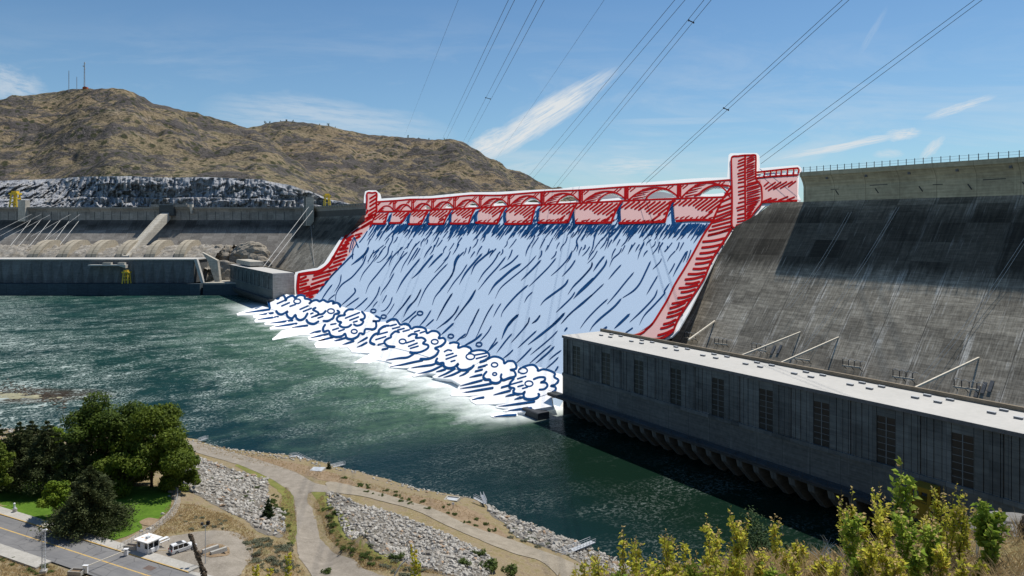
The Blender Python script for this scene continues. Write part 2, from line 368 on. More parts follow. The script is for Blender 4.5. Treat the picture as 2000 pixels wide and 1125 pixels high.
def water_fn(n):
    p = n.pos(); L = n.n('ShaderNodeMapping', {0: p, 2: (0, 0, -ROT)}, vector_type='POINT').outputs[0]
    D, t, z = n.sep(L)
    flow = n.comb(n.m('MULTIPLY', D, .17), n.m('MULTIPLY', t, .22), 0.); flow2 = n.comb(n.m('MULTIPLY', D, .42), n.m('MULTIPLY', t, .52), 0.)
    dom = n.noise(p, .012, 3., .6); wob = n.noise(flow, .22, 5., .65, 1.2)
    inflow = n.m('MULTIPLY', n.rng(t, 225., 320.), n.rng(D, -30., 60.))                       # zone fed by the spillway
    base = n.mix(n.rng(dom, .38, .62), (.005, .034, .031), (.009, .046, .038))
    base = n.mix(n.rng(t, 330., 215.), base, (.005, .016, .010))
    base = n.mix(n.m('MULTIPLY', n.rng(t, 470., 250.), n.rng(D, 150., 60.)), base, (.006, .026, .036))
    # pale green aerated water below the apron
    aer = n.m('MULTIPLY', n.rng(n.m('ADD', D, n.m('MULTIPLY', n.m('SUBTRACT', wob, .5), 130.)), 62., 172.), n.m('MULTIPLY', n.rng(t, 236., 270.), n.rng(t, 900., 560.)))
    aer = n.m('MULTIPLY', aer, n.rng(n.noise(flow, .75, 5., .7), .30, .62, .2, 1.))
    base = n.mix(n.m('MULTIPLY', aer, .85), base, (.115, .20, .125))
    gd = n.n('ShaderNodeVectorMath', {0: n.m('ADD', 0, 0), 1: (0, 0, 0)}) if False else None
    sx_ = n.m('DIVIDE', n.m('SUBTRACT', n.sep(p)[0], GBX), 62.); sy_ = n.m('DIVIDE', n.m('SUBTRACT', n.sep(p)[1], GBY), 20.)
    shoal = n.m('ADD', n.m('ADD', n.m('MULTIPLY', sx_, sx_), n.m('MULTIPLY', sy_, sy_)), n.m('MULTIPLY', n.noise(p, .07, 4.), .9))
    base = n.mix(n.rng(shoal, 1.25, .75), base, (.040, .030, .020))
    # whitecaps: thin broken streaks along the current
    rg = n.noise(flow, .55, 4., .62, 2.4); ridge = n.m('SUBTRACT', 1., n.m('MULTIPLY', n.m('ABSOLUTE', n.m('SUBTRACT', rg, .5)), 15.)); rg2 = n.noise(n.scl(flow, 1, 1, 1, .2), .95, 3., .6, 1.6); ridge2 = n.m('SUBTRACT', 1., n.m('MULTIPLY', n.m('ABSOLUTE', n.m('SUBTRACT', rg2, .5)), 11.))
    cap = n.noise(flow2, .36, 4., .66, 1.3); brk = n.noise(flow2, 1.9, 3., .7); big = n.noise(p, .02, 3.)
    amp = n.m('ADD', n.m('MULTIPLY', n.rng(t, 255., 420.), .060), n.m('MULTIPLY', n.m('SUBTRACT', big, .5), .16))
    rap = n.m('MULTIPLY', n.rng(D, 25., -45.), n.rng(t, 250., 330.)); amp = n.m('ADD', amp, n.m('MULTIPLY', rap, .055))
    cv = n.m('ADD', n.m('ADD', n.m('MULTIPLY', cap, .66), n.m('MULTIPLY', brk, .34)), amp)
    patch = n.rng(n.m('ADD', n.noise(flow, .16, 4., .6), n.m('MULTIPLY', rap, .12)), .44, .60)
    trail = n.m('MULTIPLY', n.m('MAXIMUM', n.rng(ridge, .3, .9), n.m('MULTIPLY', n.rng(ridge2, .45, .95), .8)), n.m('MULTIPLY', n.rng(brk, .47, .60), patch))
    trail = n.m('MULTIPLY', trail, n.m('ADD', .16, n.m('MULTIPLY', n.rng(t, 235., 380.), .84)))
    base = n.mix(n.m('MULTIPLY', n.m('MULTIPLY', patch, n.rng(n.noise(flow2, .30, 5., .7), .42, .62)), n.m('MULTIPLY', n.rng(t, 240., 380.), .20)), base, (.045, .120, .085))
    caps = n.m('MAXIMUM', n.m('MULTIPLY', n.rng(cv, .605, .66), n.m('MULTIPLY', n.m('ADD', .30, n.m('MULTIPLY', patch, .65)), n.rng(t, 250., 390., .10, 1.))), n.m('MULTIPLY', trail, 1.25))
    caps = n.m('MULTIPLY', caps, n.rng(t, 950., 400., .40, 1.))
    base = n.mix(n.m('MINIMUM', n.m('MULTIPLY', caps, .85), .9), base, (.55, .62, .58))
    # boiling white water at the toe
    w = n.m('ADD', D, n.m('MULTIPLY', n.m('SUBTRACT', n.noise(flow, .35, 5., .65), .5), 46.))
    wm = n.m('MULTIPLY', n.rng(w, 143., 178.), n.m('MULTIPLY', n.rng(t, 244., 262.), n.rng(t, 800., 735.)))
    col = n.mix(wm, base, (.86, .90, .88))
    ru = n.m('ADD', .16, n.m('MULTIPLY', n.m('MAXIMUM', caps, n.m('MAXIMUM', wm, aer)), .6))
    h = n.m('ADD', n.m('MULTIPLY', n.noise(flow2, .30, 4., .6), 1.), n.m('MULTIPLY', n.noise(n.scl(L, .5, 1, 1), 1.3, 3., .6), .35))
    hs = n.m('ADD', .28, n.m('MULTIPLY', n.rng(t, 230., 330.), .55))
    b = n.n('ShaderNodeBump', {'Height': h, 'Distance': 1.5}); n.t.links.new(hs, b.inputs['Strength'])
    return {'Base Color': col, 'Roughness': ru, 'Normal': b.outputs[0], 'Specular IOR Level': .3, 'IOR': 1.10}
M['river'] = mat('river_water', water_fn)

M['art_white'] = mat('chalk_white', None, (.95, .94, .90), .95, .0)
M['art_blue'] = mat('flat_light_blue', None, (.52, .635, .77), .95, .0)
M['art_pink'] = mat('flat_dusty_pink', None, (.74, .465, .43), .95, .0)
M['art_red'] = mat('flat_brush_red', None, (.39, .011, .013), .95, .0)
M['art_navy'] = mat('flat_brush_navy', None, (.0125, .062, .175), .95, .0)
M['foam'] = mat('white_foam', None, (.93, .93, .93), .95, .0)
# ---------------------------------------------------------------- camera, sun, sky
cam = bpy.data.cameras.new('camera'); cam_o = bpy.data.objects.new('camera', cam); COL.objects.link(cam_o)
cam_o.location = (0, 0, EYE); cam_o.rotation_euler = (math.radians(90), 0, 0)
cam.sensor_width = 36; cam.lens = 36 * FPX / 2000; cam.shift_y = -(562.5 - VH) / 2000
cam.clip_start = .3; cam.clip_end = 40000; SC.camera = cam_o
SUN_EL = math.radians(63); SUN_AZ = math.atan2(.74, .67)
sd = Vector((math.sin(SUN_AZ) * math.cos(SUN_EL), math.cos(SUN_AZ) * math.cos(SUN_EL), math.sin(SUN_EL)))
sl = bpy.data.lights.new('sun', 'SUN'); sl.energy = 5.0; sl.angle = math.radians(.53); sl.color = (1., .95, .87)
so = bpy.data.objects.new('sun', sl); COL.objects.link(so); so.rotation_euler = (-sd).to_track_quat('-Z', 'Y').to_euler(); so.location = (0, 0, 500)

wd = bpy.data.worlds.new('World'); SC.world = wd; wd.use_nodes = True
n = NT(wd.node_tree); bg = wd.node_tree.nodes['Background']
sky = n.n('ShaderNodeTexSky', sky_type='NISHITA'); sky.sun_disc = False; sky.sun_elevation = SUN_EL; sky.sun_rotation = SUN_AZ
sky.altitude = 400; sky.air_density = 1.0; sky.dust_density = .35; sky.ozone_density = 1.6
g = n.co('Generated'); gx, gy, gz = n.sep(g); fy = n.m('MAXIMUM', gy, .08)
U = n.m('DIVIDE', gx, fy); V = n.m('DIVIDE', gz, fy)                       # gnomonic coordinates of the sky to the north
front = n.rng(gy, .1, .3)
def streak_cloud(u, v, ang, L, Wd, seed, dens):
    cu, cv = (u - 1000) / FPX, (VH - v) / FPX; ca, sa = math.cos(ang), math.sin(ang)
    du = n.m('SUBTRACT', U, cu); dv = n.m('SUBTRACT', V, cv)
    a = n.m('ADD', n.m('MULTIPLY', du, ca), n.m('MULTIPLY', dv, sa)); b = n.m('SUBTRACT', n.m('MULTIPLY', dv, ca), n.m('MULTIPLY', du, sa))
    a = n.m('DIVIDE', a, L / FPX); b = n.m('DIVIDE', b, Wd / FPX)
    wv = n.noise(n.comb(a, n.m('MULTIPLY', b, .5), seed), 1.6, 4., .6)
    b2 = n.m('ADD', b, n.m('MULTIPLY', n.m('SUBTRACT', wv, .5), 1.3))
    r = n.m('ADD', n.m('MULTIPLY', a, a), n.m('MULTIPLY', b2, b2))
    tx = n.noise(n.comb(n.m('MULTIPLY', a, 1.2), n.m('MULTIPLY', b, 2.2), seed + 3.), 2.2, 6., .68)
    return n.m('MULTIPLY', n.m('MULTIPLY', n.rng(r, 1.0, .05), n.rng(tx, .26, .56)), dens)
cl = streak_cloud(1058, 232, math.radians(32), 190, 31, 1., 1.15)
for args in ((962, 283, .42, 80, 32, 2., 1.), (1640, 287, .19, 165, 9, 4., .9), (1765, 262, .1, 40, 14, 5., .8), (1875, 210, .30, 85, 11, 6., .75), (1822, 288, .75, 36, 13, 7., .7),
             (1735, 300, .05, 34, 10, 8., .45), (1235, 325, .02, 110, 22, 9., .60), (1330, 236, .02, 170, 8, 10., .22), (1700, 70, 1.05, 70, 8, 11., .16),
             (640, 235, -.10, 260, 50, 12., .42), (20, 168, -.2, 80, 42, 13., .50), (1020, 330, .25, 90, 24, 15., .35), (1500, 345, .03, 260, 24, 17., .34)):
    cl = n.m('MAXIMUM', cl, streak_cloud(*args))
wide = n.noise(n.comb(n.m('MULTIPLY', U, 1.4), n.m('MULTIPLY', V, 6.5), 2.), 2.3, 6., .66, .6)
veil = n.m('MULTIPLY', n.m('MULTIPLY', n.rng(wide, .47, .72), n.rng(V, .31, .12)), .38)
cl = n.m('MULTIPLY', n.m('MAXIMUM', cl, veil), front)
tint = n.mix(1., sky.outputs[0], (.90, 1.20, 1.36), 'MULTIPLY')
pale = n.m('MULTIPLY', n.rng(n.m('ABSOLUTE', gz), .30, .0), .20)
tint = n.mix(pale, tint, (5.4, 7.6, 9.6))
wd.node_tree.links.new(n.mix(cl, tint, (9.6, 10.1, 10.4)), bg.inputs[0]); bg.inputs[1].default_value = .075
SC.view_settings.view_transform = 'Standard'; SC.view_settings.look = 'None'; SC.view_settings.exposure = 0; SC.view_settings.gamma = 1
SC.cycles.use_denoising = True; SC.cycles.max_bounces = 6; SC.cycles.transparent_max_bounces = 8

# ---------------------------------------------------------------- river
mb = MB(); mb.v = [(-1600, 60, 0), (700, 60, 0), (700, 1040, 0), (-1600, 1040, 0)]; mb.f = [(0, 1, 2, 3)]
tag(mb.build('river', M['river']), 'teal green river with streaks of white water below the dam', kind='structure')

# ---------------------------------------------------------------- main dam, near section (local x = D - 308, y = t - 60)
dam = thing('dam', 'huge grey concrete dam section with sloping face behind the near powerhouse', 'dam', W(308, 60, 0), ROT)
def sloped(rows, back, y0):
    """rows: (x, z, y_end) from the top down; a body with that sloping front face."""
    m = MB(); k = len(rows)
    vs = [(x, y0, z) for x, z, e in rows] + [(x, e, z) for x, z, e in rows] + [(back, y0, rows[0][1]), (back, y0, rows[-1][1]), (back, rows[0][2], rows[0][1]), (back, rows[-1][2], rows[-1][1])]
    fs = [(i, i + 1, k + i + 1, k + i) for i in range(k - 1)]
    fs += [tuple([2 * k] + list(range(k)) + [2 * k + 1]), tuple([2 * k + 2] + list(range(k, 2 * k)) + [2 * k + 3]), (0, k, 2 * k + 2, 2 * k), (k - 1, 2 * k - 1, 2 * k + 3, 2 * k + 1)]
    return m.add(vs, fs)
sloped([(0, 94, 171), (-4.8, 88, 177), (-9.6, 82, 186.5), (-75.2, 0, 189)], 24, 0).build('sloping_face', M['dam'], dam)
wall_p = [(0.0, 94.01), (0., 101.2), (-.7, 103.3), (-2.2, 105.6), (-3., 106.2), (-3., 108.2), (14, 108.2), (14, 94.01)]
MB().prism(wall_p, 1, 0, 153.4).build('crest_wall', M['crest'], dam)
m = MB()
for i in range(8): m.box(-2.0, -1.3, 6 + i * 19.04, 7.1 + i * 19.04, 104.2, 105.3)
m.build('drain_outlet', M['hatch'], dam)
m = MB()
for i in range(6): m.box(-.10, -.02, 20 + i * 23, 28 + i * 23 - 4 * (i % 2), 100.3 - i % 2, 100.6 - i % 2); m.bar((-.1, 40 + i * 19, 96.8), (-.1, 41.5 + i * 19, 99.), .35)
m.build('wall_pipe', M['dark_steel'], dam)
rail = MB(); [rail.bar((-2.6, 0, z), (-2.6, 153, z), .09) for z in (109.2, 110.3)]
rl = rail.build('railing', M['steel'], dam)
pm = MB().box(-.11, .11, -.11, .11, 0, 2.5).mesh('post'); pm.materials.append(M['dark_steel'])
for i in range(44):
    p = link('post', pm, None, rl, (-2.6, 1 + i * 3.5, 108.2))
# bus racks and slits on the sloping face
def face_D(z): return 308 - .8 * (94 - z)
RK = [(1355, 661), (1415, 672), (1489, 684), (1572, 702), (1670, 716), (1770, 738), (1892, 758)]
rk_lab = ['cream bus rack with prongs on the dam face nearest the red spillway wall', 'second bus rack from the red spillway wall, above the roof edge', 'cream bus rack between two long struts, third from the spillway wall',
          'bare cream bus beam under the longest middle strut', 'bus rack with three dark prongs right of the middle strut', 'bus rack with dark prongs left of the rightmost strut', 'rightmost bus rack beside a dark slit at the frame edge']
def on_face(u, v):
    r = ray(u, v); a = r.x * .838 + .546; Y = (308 - .8 * 94 + .8 * EYE) / (a - .8 * r.z); return at_y(u, v, Y)
for i, (u, v) in enumerate(RK):
    p = on_face(u, v); k = thing('bus_rack', rk_lab[i], 'bus rack', p, ROT, 'bus racks on the dam face')
    b = MB(); b.bar((-2.6, 3.6, .2), (-3.2, -4.4, .6), .42, .5); b.build('beam', M['strut'], k)
    b = MB(); [b.bar((-.1 - (j % 2) * .1, 3 - j * 3.2, -1.6), (-2.8, 3 - j * 3.2, .2), .18) for j in range(3)]; b.build('bracket', M['dark_steel'], k)
    if i != 3:
        for j in range(4):
            y = 3.2 - j * 2.3; b = MB(); b.tube([(-2.8, y, .4), (-2.8, y, 2.7)], .15, 6); b.build('prong', M['dark_steel'], k)
            b = MB(); b.tube([(-2.7, y, 2.6), (-2.3, y - .7, 3.1), (-1.7, y - 1.2, 2.8), (-1.2, y - 1.5, 2.2)], .1, 5); b.build('loop', M['pale_wire'], k)
ST = [((1345, 664), (1396, 627)), ((1445, 696), (1563, 649)), ((1518, 712), (1638, 659)), ((1782, 760), (1912, 699))]
st_lab = ['short cream strut leaning on the dam face beside the red spillway wall', 'long cream strut from the roof edge past the third bus rack', 'long cream strut above the bare bus beam in the middle', 'long cream strut rising to a dark patch at far right']
for (a, b), l in zip(ST, st_lab):
    p0 = at_D(a[0], a[1], 214.); p1 = on_face(*b); m = MB().bar((0, 0, 0), p1 - p0, .55, .6)
    tag(m.build('strut', M['strut'], loc=p0), l, 'strut', 'struts from the powerhouse to the dam')
m = MB()
for u, v in ((1507, 691), (1519, 690), (1918, 768), (1932, 765), (1905, 775)):
    p = on_face(u, v); q = dam_l = Matrix.Rotation(-ROT, 4, 'Z') @ (p - W(308, 60, 0))
    m.bar((q.x - .2, q.y, q.z), (q.x - .2 + 2.6, q.y, q.z + 3.25), 1.1, .3)
m.build('slit', M['hatch'], dam)

# far section of the main dam, beyond the spillway
fd = thing('dam', 'distant concrete dam section between the spillway and the long straight dam', 'dam', W(308, 745, 0), ROT)
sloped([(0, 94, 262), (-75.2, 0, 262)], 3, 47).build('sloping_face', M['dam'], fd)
MB().prism([(min(a, 1.), b) for a, b in wall_p], 1, 38, 262).build('crest_wall', M['forebay_top'], fd)
m = MB(); [m.box(-4.1, -3.02, i * 9, i * 9 + 1.4, 105.6, 107.4) for i in range(5, 28)]; m.build('bracket', M['crest'], fd)
tw = thing('tower', 'slim grey concrete tower at the bend of the distant dam', 'tower', W(303, 965, 0), ROT)
MB().prism([(0, -9), (-9, -7), (-9, 7), (0, 9)], 2, 82, 121).build('shaft', M['pale'], tw)
MB().prism([(-9.2, -2), (-10.2, -1.2), (-10.2, 1.2), (-9.2, 2)], 2, 82, 121.5).build('rib', M['house_low'], tw)

# ---------------------------------------------------------------- straight forebay dam (faces the camera)
fb = thing('dam', 'long straight dam with a dark shaded wall behind the low long hall', 'dam', (-292, 1010, 0))
m = MB(); m.prism([(0, 90), (-80, 0), (24, 0), (24, 90)], 0, -640, 4); m.build('sloping_face', M['forebay'], fb)
m = MB(); m.prism([(0, 90.01), (0, 101.5), (-1.2, 104), (-4, 106.3), (-4, 108.2), (14, 108.2), (14, 90.01)], 0, -640, 4); m.build('crest_wall', M['forebay_top'], fb)
m = MB(); [m.box(-640 + i * 12.2, -640 + i * 12.2 + .5, -.35, -.02, 90.2, 103) for i in range(53)]; m.build('wall_joint', M['house_dark'], fb)
tag(MB().box(-5, 5, -3, 7, 88, 118).build('block_tower', M['pale'], loc=(at_y(47, 400, 1008).x, 1006, 0)), 'small square concrete block on the crest beside the yellow gantry', 'tower')
rb = thing('inclined_gallery', 'pale inclined concrete rib climbing the straight dam to its crest', 'gallery', (-486, 1010, 0))
MB().prism([(-2, 102), (-2, 92), (-112, 36), (-112, 44), (-20, 96)], 0, -5, 5).build('ramp', M['pale'], rb)
m = MB(); [m.prism([(-20, 96.02), (-20, 97), (-112, 45), (-112, 44.02)], 0, x, x + 1.) for x in (-4.6, 3.6)]; m.build('kerb', M['pale'], rb)
MB().box(-9, 11, -8, 2, 96, 111).build('head_house', M['house_dark'], rb)
MB().box(-22, 30, -6, 6, 108.3, 112).build('head_block', M['forebay_top'], rb)
MB().prism([(32, 112), (36, 112), (36, 99), (34, 99)], 1, -6, 0).build('side_post', M['pale'], rb)

# rock rubble between the penstocks
def heightmesh(name, xs, ys, fz, material):
    nx, ny = len(xs), len(ys); V = [(x, y, fz(x, y)) for y in ys for x in xs]
    Fq = [(j * nx + i, j * nx + i + 1, (j + 1) * nx + i + 1, (j + 1) * nx + i) for j in range(ny - 1) for i in range(nx - 1)]
    return np_mesh(name, V, Fq, material)
def rubble_z(x, y):
    a_ = math.acos(1 - min(45., max(0., y - 893)) / 45.); b = 31.5 + 25 * math.sin(a_)
    p = Vector((x * .05, y * .05, 0)); q = Vector((x * .16, y * .16, 4))
    return b + 3.2 * noise.noise(p) + 5.5 * abs(noise.noise(q)) - 2.5 + 3.0 * abs(noise.noise(Vector((x * .34, y * .34, 7)))) - 1.2
o = heightmesh('rock_slope', np.arange(-930, -372, 1.9), np.arange(880, 992, 1.9), rubble_z, M['rubble'])
tag(o, 'pale broken rock slope between the penstock hoods', kind='structure')
pl = ['leftmost penstock hood under the bundle of pale cables', 'second penstock hood from the left frame edge', 'penstock hood between two pale rock gaps, third from the left', 'penstock hood just left of the inclined gallery shadow', 'penstock hood joined to the foot of the inclined gallery', 'rightmost penstock hood at the end of the long hall']
for i in range(6):
    X = at_y(62 + i * 57.2, 505, 897).x; k = thing('penstock_hood', pl[i], 'penstock', (X, 897, 36), 0, 'penstock hoods')
    prof = [(0, 0), (.8, 5.2), (3.2, 10.5), (7., 15.2), (12.5, 19.8), (19, 23.4), (27, 26.2), (36, 27.6), (44, 27.4), (50, 25), (54, 20), (55, 10), (16, 0)]
    m = MB(); pts = [(a, b) for a, b in prof]
    def sec(w0, sc): return [(a, b) for a, b in prof]
    m.prism(pts, 0, -6.2, 6.2); m.build('hood', M['hood'], k)
    for sx in ():
        e = MB(); e.prism([(1.0, 0), (1.8, 5.), (4.2, 10.), (8., 14.4), (13.4, 18.8), (19.8, 22.2), (27.5, 24.8), (36, 26.1), (43.5, 25.9), (49, 23.7), (53, 19), (54, 10), (16, 0)], 0, sx * 5.21, sx * 6.); e.build('shoulder', M['hood'], k)

# ---------------------------------------------------------------- long hall (far left)
th = thing('powerhouse', 'very long low concrete hall with folded dark front at the waterline', 'powerhouse', (-380, 853, 0))
L = 580
m = MB(); m.box(-L, 0, .8, 38, 14, 41.); m.build('wall', M['third'], th)
vs, fs = [], []; nf = 48; w = L / nf
for i in range(nf):
    x0, x1, xm = -L + i * w, -L + (i + 1) * w, -L + (i + .5) * w; o = len(vs)
    vs += [(x0, -.6, 41), (x1, -.6, 41), (x0, .7, 14), (xm, -3.6, 14), (x1, .7, 14), (xm, .78, 41)]
    fs += [(o, o + 2, o + 3), (o, o + 3, o + 5), (o + 5, o + 3, o + 1), (o + 1, o + 3, o + 4)]
m = MB(); m.add(vs, fs); m.build('folded_front', M['third'], th, fix=False)
MB().box(-L, 1.5, -1.6, 40, 41.02, 42.3).build('roof', M['roof'], th)
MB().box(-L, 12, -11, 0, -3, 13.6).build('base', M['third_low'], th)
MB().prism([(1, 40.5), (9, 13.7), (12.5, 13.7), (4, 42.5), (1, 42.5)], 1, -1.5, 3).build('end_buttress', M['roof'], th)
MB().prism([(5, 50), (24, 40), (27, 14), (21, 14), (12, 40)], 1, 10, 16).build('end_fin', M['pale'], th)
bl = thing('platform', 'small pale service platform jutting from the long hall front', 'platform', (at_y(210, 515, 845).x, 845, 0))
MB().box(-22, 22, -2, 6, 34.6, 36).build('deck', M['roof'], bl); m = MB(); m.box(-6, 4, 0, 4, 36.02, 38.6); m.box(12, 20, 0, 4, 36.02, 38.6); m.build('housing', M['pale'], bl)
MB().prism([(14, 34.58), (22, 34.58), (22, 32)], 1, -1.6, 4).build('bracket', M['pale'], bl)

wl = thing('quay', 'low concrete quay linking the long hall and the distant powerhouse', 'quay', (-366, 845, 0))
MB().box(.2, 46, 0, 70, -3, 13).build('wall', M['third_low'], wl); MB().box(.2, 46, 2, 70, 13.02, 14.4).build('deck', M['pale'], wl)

# ---------------------------------------------------------------- powerhouses beside the spillway
def powerhouse(lab, t0, detail, wname='window'):
    o = thing('powerhouse', lab, 'powerhouse', W(188, t0, 0), ROT); Lh = 196.
    MB().prism([(.6, 34.), (.6, 8.2), (9.5, 6.5), (9.5, -3), (21.4, -3), (21.4, 34.)], 1, 0.1, Lh - .1).build('core', M['house_dark'], o)
    ys = [15.4 + 19.04 * k for k in range(10)]
    m = MB()
    def panel(a, b, z0, z1, x=0.): 
        if b > a: m.box(x, .59, a, b, z0, z1)
    prev = 0.
    for y in ys + [None]:
        a, b = prev, (y - 2.5 if y else Lh)
        wd_ = b - a; cuts = [0, .16, .30, .42, .46, .54, .58, .70, .84, 1.] if wd_ > 6 else [0, .5, 1.]
        for i in range(len(cuts) - 1):
            gap = .09; panel(a + wd_ * cuts[i] + gap, a + wd_ * cuts[i + 1] - gap, 18.62, 33.9, .28 if (i in (4,) and wd_ > 6) else (.1 if i % 3 == 1 else 0.))
        if y: panel(y - 2.48, y + 2.48, 31.3, 33.9, .12); prev = y + 2.5
    m.build('wall', M['house'], o)
    m = MB(); m.box(-.12, .59, 0, Lh, 9.32, 17.4); m.build('lower_wall', M['house_low'], o)
    MB().box(-.4, .59, -.2, Lh + .2, 17.42, 18.6).build('string_course', M['house'], o)
    for s, y in ((0, -.22), (1, Lh)): MB().box(0.2, 21.6, y, y + .22, -3, 34.).build('end_wall', M['house_low'] if detail else M['pale'], o)
    MB().box(-.3, 21.2, -.3, Lh + .3, 34.02, 34.8).build('roof', M['roof'], o)
    m = MB(); m.box(21.22, 22.2, -.3, Lh + .3, 33., 36.0); m.build('parapet', M['coping'], o)
    m = MB(); m.box(-.42, -.31, -.3, Lh + .3, 33.75, 34.75); m.build('fascia', M['hatch'], o)
    MB().box(-4., .58, -5, Lh + 6, 8.0, 9.3).build('ledge', M['house_dark'], o)
    m = MB(); m.bar((-3.8, -5, 10.35), (-3.8, Lh + 6, 10.35), .10); m.bar((-4.2, -5, 8.9), (-4.2, Lh + 6, 8.9), .35)
    [m.bar((-3.8, -4 + i * 4, 9.3), (-3.8, -4 + i * 4, 10.35), .10) for i in range(50)]; m.build('ledge_rail', M['dark_steel'], o)
    wpr = None
    if detail:
        m = MB().box(.30, .42, -2.45, 2.45, 18.65, 31.28); pane = m.mesh('window'); pane.materials.append(M['pane'])
        m = MB(); m.box(.20, .29, -.12, .12, 18.65, 31.28); [m.box(.22, .29, -2.45, 2.45, 18.65 + 1.80 * j - .07, 18.65 + 1.80 * j + .07) for j in range(1, 7)]
        bars = m.mesh('glazing_bars'); bars.materials.append(M['mullion'])
        for y in ys:
            w_ = link('window', pane, None, o, (0, y, 0)); link('glazing_bars', bars, None, w_)
        hm = MB().box(-.4, .4, -.95, .95, 0, .5).mesh('roof_hatch'); hm.materials.append(M['roof_hatch'])
        lid = MB().box(-.45, .45, -1.0, 1.0, .505, .56).mesh('lid'); lid.materials.append(M['steel'])
        for y in ys:
            for dx, dy in ((12.9, -1.), (12.9, -7.), (18.2, -1.6), (18.2, -7.6)):
                if 1 < y + dy < Lh: h = link('roof_hatch', hm, None, o, (dx, y + dy, 34.8)); link('lid', lid, None, h)
    pm_ = MB().prism([(-3.6, 7.98), (8., 7.98), (9.4, -3), (6., -3), (-2.9, 5.6)], 1, -1.05, 1.05).mesh('pier'); pm_.materials.append(M['house_low'])
    for i in range(31): link('pier', pm_, None, o, (0, -2.6 + 6.35 * i, 0))
    return o
near_ph = powerhouse('long dark grey powerhouse with white roof and nine barred windows', 52., True)
far_ph = powerhouse('distant powerhouse with grey panelled front between boulders and the spillway', 724., False)
MB().box(6, 21, 120, 190, 36.05, 41).build('upper_block', M['pale'], far_ph)
tag(MB().prism([(-13, -2), (-13, 2.7), (-12.5, 3.0), (-7, 3.0), (-7, -2)], 1, 0, 12).build('wall_nose', M['dark_steel'], loc=W(187, 247, 0), rz=ROT), 'low dark concrete nose wall at the river end of the near powerhouse', 'wall')

# ---------------------------------------------------------------- gantry cranes
def gantry(lab, loc, rz, s, lw=.9):
    o = thing('gantry_crane', lab, 'gantry crane', loc, rz, 'yellow gantry cranes')
    for x in (-1, 1):
        for y in (-1, 1):
            m = MB(); m.bar((x * 3.4 * s, y * 3 * s, 0), (x * 2.4 * s, y * 2.4 * s, 12 * s), lw); m.build('leg', M['yellow'], o)
    m = MB(); m.box(-4 * s, 4 * s, -3.4 * s, 3.4 * s, 12.02 * s, 13.6 * s); m.build('girder', M['yellow'], o)
    MB().box(-2.4 * s, 2.4 * s, -2 * s, 2 * s, 13.62 * s, 15.4 * s).build('hoist_house', M['yellow'], o)
    m = MB()
    for z in (4.2, 8.2): m.bar((-3.1 * s, -2.85 * s, z * s), (3.1 * s, -2.85 * s, z * s), lw * .7); m.bar((3.1 * s, -2.85 * s, z * s), (3.1 * s, 2.85 * s, z * s), lw * .7); m.bar((-3.1 * s, 2.85 * s, z * s), (3.1 * s, 2.85 * s, z * s), lw * .7)
    m.build('brace', M['yellow'], o); return o
gantry('yellow gantry crane on the dam crest near the left frame edge', (at_y(29, 400, 1015).x, 1016, 108.2), 0, 1.5, 2.0)
gantry('yellow gantry crane standing at the foot of the long hall front', (at_y(248, 550, 848).x, 847, 13.6), 0, 1.04, 1.2)
gantry('pale yellow gantry crane on the distant crest near the red tower', W(314, 935, 108), ROT, 1.1, 1.1)
pc = at_D(1806, 1003, 183)
gc = thing('gantry_crane', 'shaded yellow gantry crane half hidden by tall weeds at lower right', 'gantry crane', W(184.5, t_of(1806, 184.5), 9.3), ROT, 'yellow gantry cranes')
for x in (-1, 1):
    for y in (-1, 1): MB().box(x * 2.2 - .25, x * 2.2 + .25, y * 2.2 - .35, y * 2.2 + .35, 0, 7).build('leg', M['yellow_shaded'], gc)
MB().box(-2.4, 2.4, -2.6, 2.6, 7.02, 8.1).build('girder', M['yellow_shaded'], gc); MB().box(-2.2, -1.9, -1.8, 1.8, 0, 4.2).build('cabin', M['yellow_shaded'], gc)
MB().box(-1.8, 1.8, -1.8, 1.8, 4.22, 4.7).build('walkway', M['yellow_shaded'], gc)

# ---------------------------------------------------------------- cliff and hills
def lerp_pts(pts, u):
    if u <= pts[0][0]: return pts[0][1]
    for (a, b), (c, d_) in zip(pts, pts[1:]):
        if u <= c:
            q = (u - a) / (c - a); q = q * q * (3 - 2 * q) * .5 + q * .5; return b + (d_ - b) * q
    return pts[-1][1]
CT = [(-160, 356), (0, 353), (60, 351), (110, 349), (160, 345), (250, 344), (330, 347), (400, 346), (500, 350), (560, 360), (600, 372), (650, 391), (740, 412)]
us = np.arange(-160, 742, 1.5); V = []; rows = 56
for j in range(rows):
    s = j / (rows - 1)
    for u in us:
        vt = lerp_pts(CT, u); soft = max(0., min(1., (210 - u) / 120)); v = 416 + (vt - 416) * s
        base = 1100 + 120 * s * soft + (14 if s > .42 else 0) + 14 * s
        X = (u - 1000) / FPX * base; p = Vector((X * .012, s * 1.3, 1.)); q = Vector((X * .06, s * (.9 + 3 * soft), 5.)); r_ = Vector((X * .2, s * 2.2, 9.))
        zc = s * 50.; wx = X + 7 * noise.noise(Vector((X * .05, zc * .08, 1))); wz = zc + 5 * noise.noise(Vector((X * .07, zc * .1, 6))); blk = noise.cell(Vector((wx * .085, wz * .13, 0))) * 8 + noise.cell(Vector((wx * .23 + 40, wz * .30, 3))) * 4.5 - 6
        dY = blk + 16 * noise.noise(p) + 5 * (abs(noise.noise(Vector((X * .10, s * (1.1 + 4 * soft), 5.)))) * 2 - .6) + 4 * (abs(noise.noise(r_)) * 2 - .5) + 4 * noise.noise(Vector((X * .42, s * 5, 2)))
        w_ = min(1, (1 - s) * 6) if s > .8 else 1
        V.append(at_y(u, v + (0 if s in (0, 1) else 3.2 * noise.noise(Vector((X * .03, s * 5, 3)))), base + dY * (.35 + .65 * w_)))
